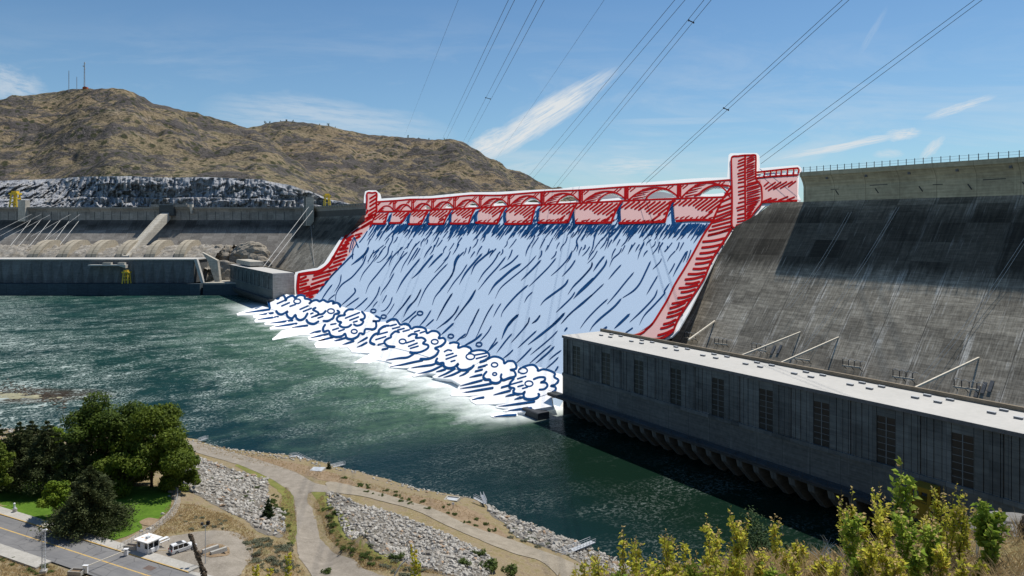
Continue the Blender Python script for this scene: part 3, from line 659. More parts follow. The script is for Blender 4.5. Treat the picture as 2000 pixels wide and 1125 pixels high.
nx = len(us); Fq = [(j * nx + i, j * nx + i + 1, (j + 1) * nx + i + 1, (j + 1) * nx + i) for j in range(rows - 1) for i in range(nx - 1)]
tag(np_mesh('cliff', V, Fq, M['cliff']), 'grey columnar rock cliff under the brown hill', kind='structure')

def hill(name, lab, ridge, foot, Y0, Yr, u0, u1, seed, du=2.6, rows=110, amp=1., material=None):
    us = np.arange(u0, u1, du); V = []
    for j in range(rows + 6):
        s = j / rows
        for u in us:
            vr = lerp_pts(ridge, u); vf = lerp_pts(foot, u)
            yr = Yr + 260 * noise.noise(Vector((u * .006, seed, 0)))
            if s <= 1:
                y0 = Y0 + (120 * max(0., min(1., (210 - u) / 120)) if seed == 1. else 0)
                Y = y0 + (yr - y0) * s
                zf = EYE + (VH - vf) / FPX * y0; zr = EYE + (VH - vr) / FPX * yr
                z = zf + (zr - zf) * (s ** .92)
                X = (u - 1000) / FPX * Y; env = min(1, s * 8) * min(1, (1 - s) * 9)
                p = Vector((X, Y, seed * 50.))
                nz = 30 * noise.noise(p * .0042) + 15 * (abs(noise.noise(p * .012)) * 2 - .5) + 7 * noise.noise(p * .035) + 3.4 * abs(noise.noise(p * .09))
                z += amp * (env * nz + (1 - env) * (2.4 * noise.noise(p * .05) if s > .5 else 0))
            else:
                Y = yr + (s - 1) * rows * 18; X = (u - 1000) / FPX * Y; z = EYE + (VH - vr) / FPX * yr - (s - 1) * rows * 14
            V.append((X, Y, z))
    nx = len(us); Fq = [(j * nx + i, j * nx + i + 1, (j + 1) * nx + i + 1, (j + 1) * nx + i) for j in range(rows + 5) for i in range(nx - 1)]
    return tag(np_mesh(name, V, Fq, material or M['hill'], smooth=False), lab, kind='structure')
R1 = [(-170, 215), (0, 194), (30, 190), (70, 185), (100, 180), (130, 176), (170, 174), (215, 172), (238, 173), (258, 178), (280, 190), (300, 203), (320, 206), (350, 214), (400, 227), (450, 241), (490, 252), (530, 272), (570, 303), (620, 342), (670, 382), (720, 410)]
CF = [(a, b + 3) for a, b in CT]
hill('hill', 'rounded brown sagebrush hill with rocky ledges and radio masts', R1, CF, 1128, 2000, -165, 735, 1.)
R2 = [(330, 300), (420, 268), (470, 252), (500, 247), (525, 240), (560, 236), (600, 240), (640, 246), (680, 255), (720, 263), (760, 266), (800, 269), (850, 273), (880, 271), (903, 277), (930, 293), (960, 311), (1000, 334), (1040, 351), (1085, 369), (1160, 396)]
hill('hill', 'second brown hill falling away behind the red bridge', R2, [(330, 404), (1160, 418)], 1350, 2500, 335, 1155, 2., amp=1.1)
R3 = [(1000, 388), (1120, 384), (1180, 378), (1230, 380), (1290, 374), (1340, 386), (1420, 397), (1480, 405)]
hill('hill', 'far blue grey hill seen through the bridge arches', R3, [(1000, 425), (1480, 425)], 3500, 6000, 1000, 1470, 3., 6., 30, .6, M['far_hill'])

def lattice(lab, u, vb, vt, Y, wid, cat='mast', name='radio_mast', group='radio masts on the hill', extras=True):
    p = at_y(u, vb, Y); h = (vb - vt) / FPX * Y; o = thing(name, lab, cat, p, 0, group); m = MB()
    cs = [(wid, 0), (-wid * .5, wid * .87), (-wid * .5, -wid * .87)]
    for a in cs: m.bar((a[0], a[1], -6), (a[0] * .5, a[1] * .5, h), wid * .3)
    k = 9
    for i in range(k):
        z0, z1 = h * i / k, h * (i + 1) / k; f0, f1 = 1 - .5 * i / k, 1 - .5 * (i + 1) / k
        for q in range(3):
            a, b = cs[q], cs[(q + 1) % 3]; m.bar((a[0] * f0, a[1] * f0, z0), (b[0] * f1, b[1] * f1, z1), wid * .18)
    m.build('lattice', M['steel'], o)
    if extras:
        m = MB()
        for q, z in ((1, .93), (-1, .82), (1, .74)): m.cyl((q * wid * 1.2, -wid * .8), wid * .75, h * z, h * z + wid * 1.6, 8)
        m.build('dish', M['white_paint'], o)
    return o
lattice('tallest radio mast with dishes near the hill top', 165, 174, 121, 1985, 1.9)
lattice('slim radio mast furthest left on the hill top', 134.5, 177, 138, 1985, 1.3, extras=False)
lattice('shortest radio mast between two taller ones on the hill', 150, 176, 150, 1985, 1.1, extras=False)
tag(MB().prism([(-6, 0), (6, 0), (6, 5), (0, 7), (-6, 5)], 1, -4, 4).build('mast_hut', M['rust'], loc=at_y(167, 174, 1980)), 'tiny red brown hut at the foot of the tallest mast', 'hut')

# ---------------------------------------------------------------- overhead cables
def cable(lab, a, b, r, material='wire', Ya=130., Yb=430., ext=.25, group=None, spacers=()):
    p = at_y(a[0], a[1], Ya); q = at_y(b[0], b[1], Yb); p = p + (p - q) * ext; n_ = 24
    pts = [p.lerp(q, i / n_) for i in range(n_ + 1)]; base = q.copy()
    m = MB().tube([x - base for x in pts], r, 5)
    return tag(m.build('cable', M[material], loc=base), lab, 'cable', group)
CB = [((895, 0), (790, 265), 1500, 'thin', 'leftmost'), ((993, 0), (863, 274), 1500, '', 'left'), ((1005, 0), (871, 274), 1500, '', ''), ((1048, 0), (903, 280), 1500, '', ''), ((1063, 0), (911, 283), 1500, '', ''),
      ((1180, 0), (968, 312), 1500, 'thin', ''), ((1318, 0), (1026, 352), 1000, '', ''), ((1338, 0), (1036, 354), 1000, '', ''), ((1375, 0), (1080, 366), 800, '', ''), ((1389, 0), (1088, 367), 800, '', ''),
      ((1645, 0), (1253, 358), 480, '', ''), ((1658, 0), (1262, 358), 480, '', ''), ((1903, 0), (1484, 308), 420, '', ''), ((1918, 0), (1486, 320), 420, '', '')]
cl_lab = ['faint overhead cable furthest left, ending on the second hill', 'left wire of the cable pair dropping to the second hill crest', 'right wire of the cable pair dropping to the second hill crest', 'left wire of the spaced pair ending above the hill shoulder', 'right wire of the spaced pair ending above the hill shoulder',
          'single faint overhead cable crossing the diagonal white cloud', 'left wire of the cable pair dropping past the hill flank', 'right wire of the cable pair dropping past the hill flank', 'left wire of the pair meeting the bridge where the hill ends', 'right wire of the pair meeting the bridge where the hill ends',
          'left wire of the cable pair ending over the large bridge arches', 'right wire of the cable pair ending over the large bridge arches', 'upper wire of the cable pair reaching the tall red tower', 'lower wire of the cable pair reaching the tall red tower']
for (a, b, Yb, th_, _), l in zip(CB, cl_lab):
    cable(l, a, b, .065 if th_ else .115, 'wire', 300., float(Yb), .3, 'overhead power cables')
for i, (u, v, l) in enumerate(((953, 192, 'spacer clamp on the spaced pair below the sky centre'), (1350, 42, 'spacer clamp high on the pair near the top frame edge'), (1418, 213, 'spacer clamp on the pair left of the tall red tower'))):
    Y = (560, 335, 365)[i]; p = at_y(u, v, Y)
    m = MB(); m.bar((-2.0 * Y / 560, 0, .55), (2.0 * Y / 560, 0, -.55), .40); m.cyl((-1.9 * Y / 560, 0), .34, .1, .9, 6); m.cyl((1.9 * Y / 560, 0), .34, -.9, -.1, 6)
    tag(m.build('cable_spacer', M['wire'], loc=p), l, 'spacer', 'cable spacers')
# pale wires along the dam faces
for i, (a, b) in enumerate((((1662, 425), (1540, 612)), ((1668, 424), (1548, 612)), ((1756, 415), (1560, 708)), ((1761, 415), (1566, 708)), ((2010, 470), (1800, 752)), ((2014, 474), (1808, 756)))):
    p, q = on_face(*a), on_face(*b); nz = Vector((-.62 * .838, -.62 * .546, .78)); m = MB(); base = q + nz * 4
    m.tube([p + nz * 3 - base + (q - p) * (k / 10) - Vector((0, 0, 2.5 * math.sin(math.pi * k / 10))) for k in range(11)], .06, 4)
    tag(m.build('cable', M['pale_wire'], loc=base), ['left', 'right'][i % 2] + ' pale wire of the ' + ['shaded pair nearest the red tower', 'pair down the middle of the near dam face', 'pair at the right frame edge on the dam face'][i // 2], 'cable', 'pale wires on the near dam face')
fl = [((62, 418), (0, 449)), ((81, 418), (-4, 463)), ((99, 419), (8, 466)), ((139, 418), (60, 462)), ((157, 418), (88, 470)), ((62, 428), (20, 480)), ((81, 428), (36, 481)), ((100, 428), (58, 480)), ((119, 429), (87, 468)), ((137, 429), (104, 474)), ((156, 429), (117, 478))]
on_n = ['leftmost', 'second', 'third', 'fourth', 'fifth', 'sixth', 'seventh', 'eighth', 'ninth', 'tenth', 'rightmost']
for i, (a, b) in enumerate(fl):
    p = at_y(a[0], a[1], 1004); q = at_y(b[0], b[1], 900 if i < 5 else 930); m = MB().tube([(p - q), Vector((0, 0, 0))], .13 if i < 5 else .28, 5)
    tag(m.build('cable', M['pale_wire'], loc=q), '%s %s of the bundle at the left end of the straight dam' % (on_n[i], 'thin pale wire' if i < 5 else 'pale strut'), 'cable', 'pale wires at the straight dam')
for i, (a, b) in enumerate((((603, 404), (515, 520)), ((611, 411), (524, 522)), ((607, 440), (614, 520)), ((612, 440), (622, 520)), ((616, 440), (628, 520)))):
    p = at_y(a[0], a[1], 955); q = at_y(b[0], b[1], 800 if i < 2 else 830); m = MB().tube([(p - q), Vector((0, 0, 0))], .28 if i < 2 else .13, 5)
    tag(m.build('cable', M['pale_wire'], loc=q), ['left slanting pale cable from the slim tower to the distant roof', 'right slanting pale cable from the slim tower to the distant roof', 'left thin wire hanging below the slim tower', 'middle thin wire hanging below the slim tower', 'right thin wire hanging below the slim tower'][i], 'cable', 'pale cables at the slim tower')

# boulders beside the distant powerhouse
def boulder(name, lab, loc, s, seed, material, sub=4, group=None, cat='boulder'):
    b = bmesh.new(); bmesh.ops.create_icosphere(b, subdivisions=sub, radius=1)
    for v in b.verts:
        p = v.co.copy(); d_ = 1 + .34 * noise.noise(p * 1.1 + Vector((seed, 0, 0))) + .16 * noise.noise(p * 2.6 + Vector((0, seed, 0))) - .12 * abs(noise.noise(p * 5 + Vector((seed, 3, 0)))) + .05 * noise.noise(p * 11 + Vector((3, seed, 0)))
        v.co = Vector((p.x * s[0], p.y * s[1], p.z * s[2])) * d_
    m = bpy.data.meshes.new(name); b.to_mesh(m); b.free()
    return tag(link(name, m, material, loc=loc), lab, cat, group)
for i, (u, v, Y, s, l) in enumerate(((415, 540, 905, (17, 12, 14), 'low dark boulder at the corner of the long hall'), (432, 503, 935, (16, 14, 17), 'upright boulder left of the green scrub by the quay'), (487, 497, 930, (25, 16, 16), 'broad rounded boulder above the distant powerhouse'),
                                     (450, 545, 900, (28, 14, 22), 'dark broken boulder mass behind the quay'), (500, 530, 905, (20, 12, 20), 'shaded boulder touching the distant powerhouse roof'), (398, 520, 930, (12, 10, 12), 'small pale boulder behind the rightmost penstock hood'))):
    boulder('boulder', l, at_y(u, v, Y), s, i * 3.7 + 1, M['outcrop'], 4, 'boulders by the distant powerhouse')
# ---------------------------------------------------------------- the cartoon spillway: an inclined work of slabs with raised brush lines
AK = .75; AN = Vector((-.6 * .838, -.6 * .546, .8)); AP = NRM * 196.
CAMP = Vector((0, 0, EYE))
def ahit(u, v, n=0.):
    r = ray(u, v); s = (n - AN.dot(CAMP - AP)) / AN.dot(r); return CAMP + r * s
FN = Vector((-.4027 * .838, -.4027 * .546, .9153))
def fhit(u, v, n=0.):
    """foam bank: rises .44 per metre from the river, then lies on the water."""
    r = ray(u, v); P = NRM * 170.; s = (n - FN.dot(CAMP - P)) / FN.dot(r); p = CAMP + r * s
    return p if p.z > .3 + n else at_z(u, v, .3 + n)
def X(ox, oy, s, pts): return [(ox + x / s, oy + y / s) for x, y in pts]
def cA(*p): return X(570, 360, 4.688, p)
def cB(*p): return X(800, 350, 7.5, p)
def cC(*p): return X(1030, 340, 9.375, p)
def cD(*p): return X(1200, 330, 8.333, p)
def cE(*p): return X(1380, 290, 6.62, p)
def cF(*p): return X(1220, 430, 4.5, p)
def cG(*p): return X(460, 560, 8.035, p)
def cH(*p): return X(600, 580, 8.035, p)
def cI(*p): return X(720, 610, 7.5, p)
def cJ(*p): return X(840, 660, 8.035, p)
def cK(*p): return X(930, 690, 8.033, p)
def cL(*p): return X(600, 420, 5.113, p)
def cM(*p): return X(860, 420, 5.113, p)
def cN(*p): return X(1120, 420, 4.687, p)
def cO(*p): return X(780, 560, 5.624, p)

def slab(outer, n1, n0, hit=ahit, holes=(), step=None, mb=None):
    mb = mb or MB(); V, T = tri_region(outer, holes, step, .2); k = len(V)
    top = [hit(x, y, n1) for x, y in V]; bot = [p + (FN if hit is fhit else AN) * (n0 - n1) for p in top]
    fs = list(T) + [tuple(k + i for i in reversed(f)) for f in T]; ed = {}
    for f in T:
        for i in range(3):
            e = (f[i], f[(i + 1) % 3]); ed[e] = 1
    for (a, b) in list(ed):
        if (b, a) not in ed: fs.append((b, a, a + k, b + k))
    return mb.add(top + bot, fs)
def stroke(mb, pts, w, n, hit=ahit, tip=0., tail=0., th=.12, sm=4, closed=False):
    """brush stroke of pixel width w; tip / tail: share of the length that thins to a point."""
    L = smooth_line(pts, sm, closed) if len(pts) > 2 else [Vector(pts[0]).lerp(Vector(pts[1]), i / 6) for i in range(7)]
    if closed: L = L + [L[0]]
    tot = sum((L[i + 1] - L[i]).length for i in range(len(L) - 1)) or 1.
    q = []; acc = 0.
    if not closed:      # round ends
        a = (L[0] - L[1]).normalized(); b = (L[-1] - L[-2]).normalized()
        q += [(L[0] + a * w * .46, .12), (L[0] + a * w * .36, .62)]
    for i, p in enumerate(L):
        if i: acc += (L[i] - L[i - 1]).length
        s = acc / tot; k = 1.
        if tip and s < tip: k = min(k, .18 + .82 * s / tip)
        if tail and s > 1 - tail: k = min(k, .18 + .82 * (1 - s) / tail)
        q.append((p, k))
    if not closed: q += [(L[-1] + b * w * .36, .62), (L[-1] + b * w * .46, .12)]
    if tip: q[0] = (q[2][0], q[2][1] * .6); q[1] = (q[2][0].lerp(q[3][0], .3), q[2][1])
    if tail: q[-1] = (q[-3][0], q[-3][1] * .6); q[-2] = (q[-3][0].lerp(q[-4][0], .3), q[-3][1])
    if tail: q[-3], q[-2] = q[-2], q[-3]
    if tip: q[1], q[2] = q[2], q[1]
    vs = []; nl = len(q)
    for i, (p, k) in enumerate(q):
        t = (q[min(i + 1, nl - 1)][0] - q[max(i - 1, 0)][0])
        if t.length < 1e-6: t = Vector((1, 0))
        t.normalize(); o = Vector((-t.y, t.x)) * (w * .5 * k)
        for sg in (1, -1):
            c = p + o * sg; vs.append(hit(c.x, c.y, n))
    N_ = FN if hit is fhit else AN
    bs = [p - N_ * th for p in vs]; m = len(vs); fs = []
    for i in range(nl - 1):
        a = 2 * i; fs.append((a, a + 1, a + 3, a + 2)); fs.append((a, a + 2, m + a + 2, m + a)); fs.append((a + 1, m + a + 1, m + a + 3, a + 3))
    mb.add(vs + bs, fs)

art = thing('spillway', 'hand drawn red and white spillway with arched bridge and two towers', 'spillway')
TOP = cA((780, 160), (1000, 145)) + cB((0, 295), (300, 290), (600, 265), (900, 235), (1300, 235), (1600, 212), (1875, 190)) + cC((500, 310), (1000, 290), (1500, 252), (1875, 225)) + cD((400, 278), (700, 265), (1100, 240), (1400, 215), (1880, 176))
BOT = [(738, 413.5), (800, 412.3), (843, 410), (933, 406), (991, 402.4), (1050, 400), (1131, 396.6), (1220, 392), (1320, 387.6), (1416, 384.6)]
def line_at(L, u):
    for (a, b), (c, d_) in zip(L, L[1:]):
        if u <= c: return b + (d_ - b) * (u - a) / (c - a)
    return L[-1][1]
PIL = [738, 770, 806, 845, 888, 938, 994, 1060, 1135, 1224, 1327, 1427]
# see-through openings under the arches
HOLES = [None, None, None, cB((236, 418), (250, 405), (285, 402), (318, 428), (262, 434)), cB((545, 400), (575, 372), (600, 362), (618, 398)), cB((872, 372), (910, 352), (960, 350), (992, 380), (905, 384)), cB((1262, 350), (1300, 325), (1350, 315), (1395, 345), (1300, 357)),
         cB((1722, 332), (1760, 305), (1830, 293), (1895, 318), (1922, 340)), cC((592, 502), (650, 440), (780, 396), (880, 430), (945, 482)), cC((1310, 466), (1330, 432), (1440, 378), (1560, 362), (1660, 400), (1720, 428)), cD((470, 482), (520, 445), (650, 370), (780, 340), (880, 370), (950, 420), (985, 462)), cD((1425, 412), (1480, 370), (1580, 318), (1700, 312), (1822, 316), (1775, 388))]
RIM = [None] * 3 + [cB((222, 428), (232, 405), (262, 388), (300, 410), (322, 440)), cB((520, 418), (560, 372), (592, 350), (622, 400), (628, 420)), cB((858, 400), (870, 372), (905, 345), (965, 340), (1000, 380), (1004, 408)), cB((1232, 372), (1270, 325), (1330, 300), (1400, 340), (1416, 378), (1260, 396)),
                   cB((1690, 366), (1720, 310), (1790, 274), (1860, 285), (1940, 340), (1965, 358)), cC((560, 532), (600, 450), (690, 400), (790, 385), (880, 420), (950, 495)), cC((1285, 498), (1300, 430), (1420, 370), (1560, 345), (1680, 390), (1760, 465)), cD((470, 492), (520, 430), (640, 350), (780, 328), (890, 368), (990, 465)), cD((1365, 440), (1440, 380), (1560, 305), (1700, 290), (1870, 295), (1790, 436))]
holes = [smooth_line(h, 3, True) for h in HOLES if h]; rims = [smooth_line(h, 3, True) for h in RIM if h]
RH = []                                                                 # gaps between the railing posts
rx = [(655, 680), (692, 738), (754, 818), (834, 892), (910, 955), (976, 1036), (1056, 1116), (1136, 1178)]
for a, b in rx[1:]:
    ta = 318 - (a - 640) * .09; tb = 318 - (b - 640) * .09
    RH.append(cE((a, ta), (b, tb), (b, 318 - (b - 640) * .02), (a, 318 - (a - 640) * .02)) if a > 740 else cE((a + 6, ta + 4), (b - 2, tb + 4), (b - 2, 345), (a + 6, 347)))
OUT = [(577, 590), (574, 545), (576, 532), (590, 528), (620, 523), (633, 514), (655, 480), (672, 455), (690, 430), (710, 411), (711, 385), (713, 374), (720, 371.5), (735, 372), (742, 378), (744.5, 388), (800, 384), (840, 383), (880, 379), (920, 375.6), (970, 375), (1000, 373.5), (1050, 370.5), (1090, 369), (1130, 364), (1200, 359.5), (1270, 355.5), (1340, 349.5), (1380, 347), (1420.5, 346.5), (1421.5, 330), (1423, 303), (1427, 299.3), (1478, 298.8), (1482.5, 303), (1483.5, 328.5), (1520, 325.5), (1558, 322.6), (1564.5, 327), (1566.5, 333), (1560.5, 341), (1558.5, 378), (1564, 389), (1561, 396), (1540, 397.3), (1495, 402), (1484, 412), (1472, 428), (1461, 447), (1455, 450), (1431, 452), (1425, 462), (1400, 500), (1370, 560), (1345, 610), (1325, 645), (1312, 658), (1290, 666), (1230, 668), (1150, 690), (1100, 798), (1000, 770), (900, 738), (800, 702), (700, 664), (620, 632)]
slab(OUT, 0., -.7, holes=holes + RH).build('outline', M['art_white'], art)
# concrete body of the spillway under the drawn slabs
q = [(196 + 1.6 + .6, -3.)] + [(198.2 + 4 * 0, 0.)] + [(316., 88.2), (316., -3.)]
MB().prism([(x - 308, z) for x, z in q], 1, 0, 482).build('body', M['house_dark'], art, loc=W(308, 252, 0), rz=ROT)
# bridge with its arches
br = slab(TOP + list(reversed(BOT)), .5, .02, holes=rims).build('bridge', M['art_pink'], art)
rng = random.Random(11); m = MB(); hm = MB()
stroke(m, TOP, 3.0, .75, sm=3); stroke(m, BOT, 3.2, .75, sm=3)
for i in range(11):
    a, b = PIL[i], PIL[i + 1]; w = b - a; bw = 2.2 + w * .008
    f = lambda s, h: (a + w * s, line_at(BOT, a + w * s) - h * (line_at(BOT, a + w * s) - line_at(TOP, a + w * s)))
    apex = [.55, .60, .62, .66, .68, .72, .78, .80, .76, .84, .93][i]
    stroke(m, [f(.04, .06), f(.18, apex * .55), f(.36, apex * .92), f(.55, apex), f(.74, apex * .86), f(.9, apex * .42), f(.98, .06)], bw, .75)
    if i == 10: stroke(m, cD((1310, 430), (1380, 400), (1450, 340), (1560, 282), (1660, 260), (1820, 268), (1895, 285)), 3.6, .8)
    elif i > 0: stroke(m, [f(.36, .07), f(.42, apex * .38), f(.54, apex * .72), f(.68, apex * .88), f(.8, apex * .72)], bw, .8)
    if i < 10:
        for dx in ((-1.6, 1.6) if w < 60 else (-3.4, -.6, 2.6)):
            x0 = b + dx; y0 = line_at(TOP, x0); y1 = line_at(BOT, x0); stroke(m, [(x0, y0 + 1.5), (x0 - .4, y0 + (y1 - y0) * .85)], bw * .9, .75)
    for s, h, ln in ((.14, .25, .22), (.2, .40, .24), (.25, .55, .26), (.3, .67, .22), (.12, .1, .26)):
        if i == 0 and s > .2: continue
        p, q = f(s, h * apex / .75), f(s + ln, (h + .12) * apex / .75); stroke(hm, [p, q], bw * .7, .72, tail=.6)
    for s in (.08, .16, .80, .88):
        p = f(s, .90); stroke(hm, [p, (p[0] - w * .07 - 2, p[1] + 4 + w * .03)], bw * .65, .72)
m.build('bold_lines', M['art_red'], br, fix=False); hm.build('hatching', M['art_red'], br, fix=False)

# drum gates
GT = [cA((745, 265), (882, 262), (862, 300), (852, 358), (742, 358)), cA((918, 262), (1075, 252), (1025, 300), (1005, 350), (898, 352), (912, 310)),
      [(803, 412.5), (836, 411.6), (825, 424), (822.5, 437), (798.5, 437.5), (800.5, 424)], cB((310, 462), (600, 452), (520, 530), (495, 650), (283, 655), (275, 600), (290, 500)),
      cB((640, 440), (960, 425), (890, 510), (862, 645), (602, 645), (612, 600), (615, 520)), cB((1035, 428), (1400, 402), (1310, 490), (1282, 645), (975, 635), (1003, 600), (997, 520)),
      cB((1437, 402), (1860, 385), (1860, 395), (1812, 470), (1778, 645), (1402, 652), (1402, 560), (1412, 480)), cC((252, 570), (905, 548), (775, 690), (740, 878), (202, 886), (205, 780), (220, 680)),
      cC((870, 594), (905, 552), (1720, 512), (1595, 650), (1535, 882), (892, 892), (860, 800), (852, 700)), cD((150, 522), (960, 508), (865, 650), (818, 855), (85, 878), (110, 830), (102, 700), (116, 600)), cD((965, 510), (1762, 462), (1720, 560), (1600, 825), (1000, 832), (957, 800), (957, 650))]
g_mid = ['gate beside the small left tower', '', '', '', '', '', '', '', '', '', 'gate under the tall right tower']
for i, G in enumerate(GT):
    g = slab(G, .6, -.6).build('drum_gate', M['art_pink'], art)
    if g_mid[i]: g['label'] = 'pink hatched drum ' + g_mid[i]
    x0, x1 = min(p[0] for p in G), max(p[0] for p in G); y0, y1 = min(p[1] for p in G), max(p[1] for p in G); w, h = x1 - x0, y1 - y0
    m = MB(); bw = 3.2 + w * .012
    if i == 10: stroke(m, cD((1010, 845), (1250, 828), (1600, 830)), 4.6, .9)
    else:
        bl_ = min(G, key=lambda p: p[0] - p[1] * 1.2); brr = max(G, key=lambda p: p[1] + p[0] * .25)
        tr_ = max(G, key=lambda p: p[0] * 1.0 - p[1] * .5)
        midp = ((tr_[0] * .45 + brr[0] * .55) - w * .015, tr_[1] * .5 + brr[1] * .5)
        stroke(m, [(bl_[0], bl_[1]), ((bl_[0] + brr[0]) / 2, (bl_[1] + brr[1]) / 2 + .4), (brr[0], brr[1])], bw, .9)
        stroke(m, [brr, midp, (tr_[0] - w * .06, tr_[1] + h * .16), tr_], bw * .95, .9)
    m.build('edge', M['art_red'], g, fix=False)
    m = MB(); sp = 5.6 + w * .042; k = int(w / sp); sl_ = 1.35
    for j in range(k + 3):
        x = x0 + (j + .9) * sp; f = (j + .5) / k; ln = h * (.22 + .14 * rng.random() + (.36 * max(0, f - .4) if w > 30 else .22))
        for seg in ((.06, ln), ) + (((.62, h * .3),) if f > .62 and w > 28 and j % 2 else ()):
            ya = y0 + h * seg[0]; p = (x, ya); q = (x - seg[1] * sl_, ya + seg[1])
            # clip to the gate
            P = [Vector(p).lerp(Vector(q), s / 14) for s in range(15)]; P = [c for c in P if inside(c.x, c.y, G) and c.y < y1 - 3]
            if len(P) > 2: stroke(m, [P[0], P[-1]], 2.1 + w * .011, .85)
    for j in range(int(w / 10)):
        x = x0 + 5 + j * 9.5 + rng.uniform(-2, 2)
        if w > 45 and x < x1 - 16: stroke(m, [(x, y1 - 3.5), (x + 5 + rng.uniform(0, 5), y1 - 6 - rng.uniform(0, 3.5))], 2.2, .85, tail=.6)
    m.build('hatching', M['art_red'], g, fix=False)

# left wall with the small tower
LW = cA((52, 832), (62, 815), (230, 795), (290, 768), (345, 720), (378, 668), (440, 560), (490, 480), (560, 400), (620, 320), (680, 258), (690, 238), (682, 222), (686, 84), (700, 74), (776, 76), (780, 250), (738, 345), (716, 385), (690, 420), (590, 530), (530, 640), (485, 688), (420, 770), (340, 862), (262, 950), (205, 1035), (150, 1045), (60, 1008))
lw = slab(LW, .55, -.9).build('training_wall', M['art_pink'], art); lw['label'] = 'left red hatched wall curving out to a square foot'
m = MB()
stroke(m, cA((62, 1000), (56, 930), (66, 830)), 5.6, .85); stroke(m, cA((66, 826), (150, 812), (235, 800), (295, 772), (350, 722), (382, 668)), 6.4, .85)
stroke(m, cA((378, 672), (442, 560), (490, 482), (560, 402), (625, 322), (684, 258), (694, 240)), 4.6, .85)
stroke(m, cA((682, 220), (688, 140), (690, 80), (735, 78), (776, 80), (774, 160), (772, 258), (735, 345), (718, 384)), 3.2, .85); m.build('bold_lines', M['art_red'], lw, fix=False)
m = MB()
for a, b in (((716, 130), (772, 95)), ((716, 165), (772, 128)), ((716, 200), (775, 162)), ((712, 240), (778, 200)), ((702, 280), (776, 232)), ((690, 318), (765, 268)), ((642, 330), (742, 278)), ((634, 362), (738, 300)), ((640, 392), (728, 338)), ((590, 425), (672, 375)), ((640, 400), (715, 358)), ((548, 450), (602, 410)), ((582, 465), (640, 448)),
             ((592, 490), (622, 475)), ((505, 500), (562, 470)), ((490, 530), (540, 505)), ((465, 560), (520, 540)), ((440, 600), (510, 585)), ((420, 640), (500, 612)), ((395, 680), (500, 645)), ((385, 718), (482, 682)), ((345, 765), (450, 725)), ((330, 800), (410, 772)), ((205, 835), (350, 790)),
             ((192, 868), (350, 822)), ((180, 915), (335, 862)), ((160, 965), (290, 915)), ((78, 985), (250, 925)), ((80, 1008), (240, 970)), ((130, 1022), (232, 985)), ((160, 1036), (190, 1026)), ((80, 870), (130, 845)), ((80, 895), (150, 875)), ((80, 925), (132, 908)), ((80, 955), (160, 935)), ((380, 690), (440, 665)), ((450, 590), (500, 560))):
    stroke(m, cA(a, b), 3.6 if a[1] < 480 else 4.4, .8)
m.build('hatching', M['art_red'], lw, fix=False)

# right wall
RW = [(1428, 365), (1415, 383), (1403, 407), (1391, 432), (1384, 443), (1364, 474), (1351, 499), (1318, 554), (1289, 608), (1273, 632), (1259, 644), (1236, 654), (1253, 661), (1280, 663), (1302, 657), (1316, 644), (1324, 621), (1344, 590), (1376, 541), (1391, 505), (1413, 472), (1429, 447)]
rw = slab(RW, .55, -.9).build('training_wall', M['art_pink'], art); rw['label'] = 'right red hatched wall running down to the near powerhouse roof'
m = MB()
stroke(m, [(1427, 366), (1414, 384), (1402, 408), (1390, 434), (1376, 455), (1365, 474), (1352, 498), (1337, 524), (1318, 555), (1304, 584), (1289, 609), (1274, 632), (1260, 644)], 3.6, .85)
stroke(m, [(1428, 447), (1413, 471), (1391, 506), (1376, 541), (1360, 567), (1344, 591), (1325, 621), (1316, 643)], 3.6, .85)
stroke(m, cF((430, 965), (360, 1020), (270, 1045), (170, 1030), (105, 1015)), 4.4, .85); stroke(m, cF((65, 1012), (130, 1000), (175, 975)), 3.6, .85); stroke(m, cF((180, 970), (245, 905)), 3.2, .85)
m.build('bold_lines', M['art_red'], rw, fix=False); m = MB()
for a, b in (((940, 70), (740, 130)), ((885, 155), (690, 188)), ((870, 205), (682, 240)), ((825, 262), (665, 290)), ((770, 320), (632, 336)), ((770, 355), (625, 382)), ((735, 413), (605, 426)), ((705, 458), (562, 472)), ((695, 488), (535, 520)), ((655, 540), (540, 556)), ((640, 568), (482, 596)), ((620, 605), (500, 632)), ((590, 655), (470, 682)),
             ((575, 690), (420, 732)), ((530, 722), (402, 772)), ((525, 765), (385, 816)), ((512, 805), (375, 852)), ((450, 872), (345, 912)), ((430, 912), (320, 950)), ((425, 960), (295, 1010))):
    stroke(m, cF(a, ((a[0] + b[0]) / 2, (a[1] + b[1]) / 2 + 6), b), 4.3, .8)
for a, b in (((1900, 380), (1760, 460)), ((1900, 465), (1740, 535)), ((1900, 560), (1720, 622)), ((1900, 622), (1690, 692)), ((1900, 680), (1660, 772)), ((1900, 725), (1615, 842)), ((1900, 790), (1600, 872)), ((1900, 852), (1595, 932)), ((1900, 920), (1540, 1002)), ((1890, 985), (1530, 1080))):
    stroke(m, cD(a, b), 3.5, .8)
m.build('hatching', M['art_red'], rw, fix=False)

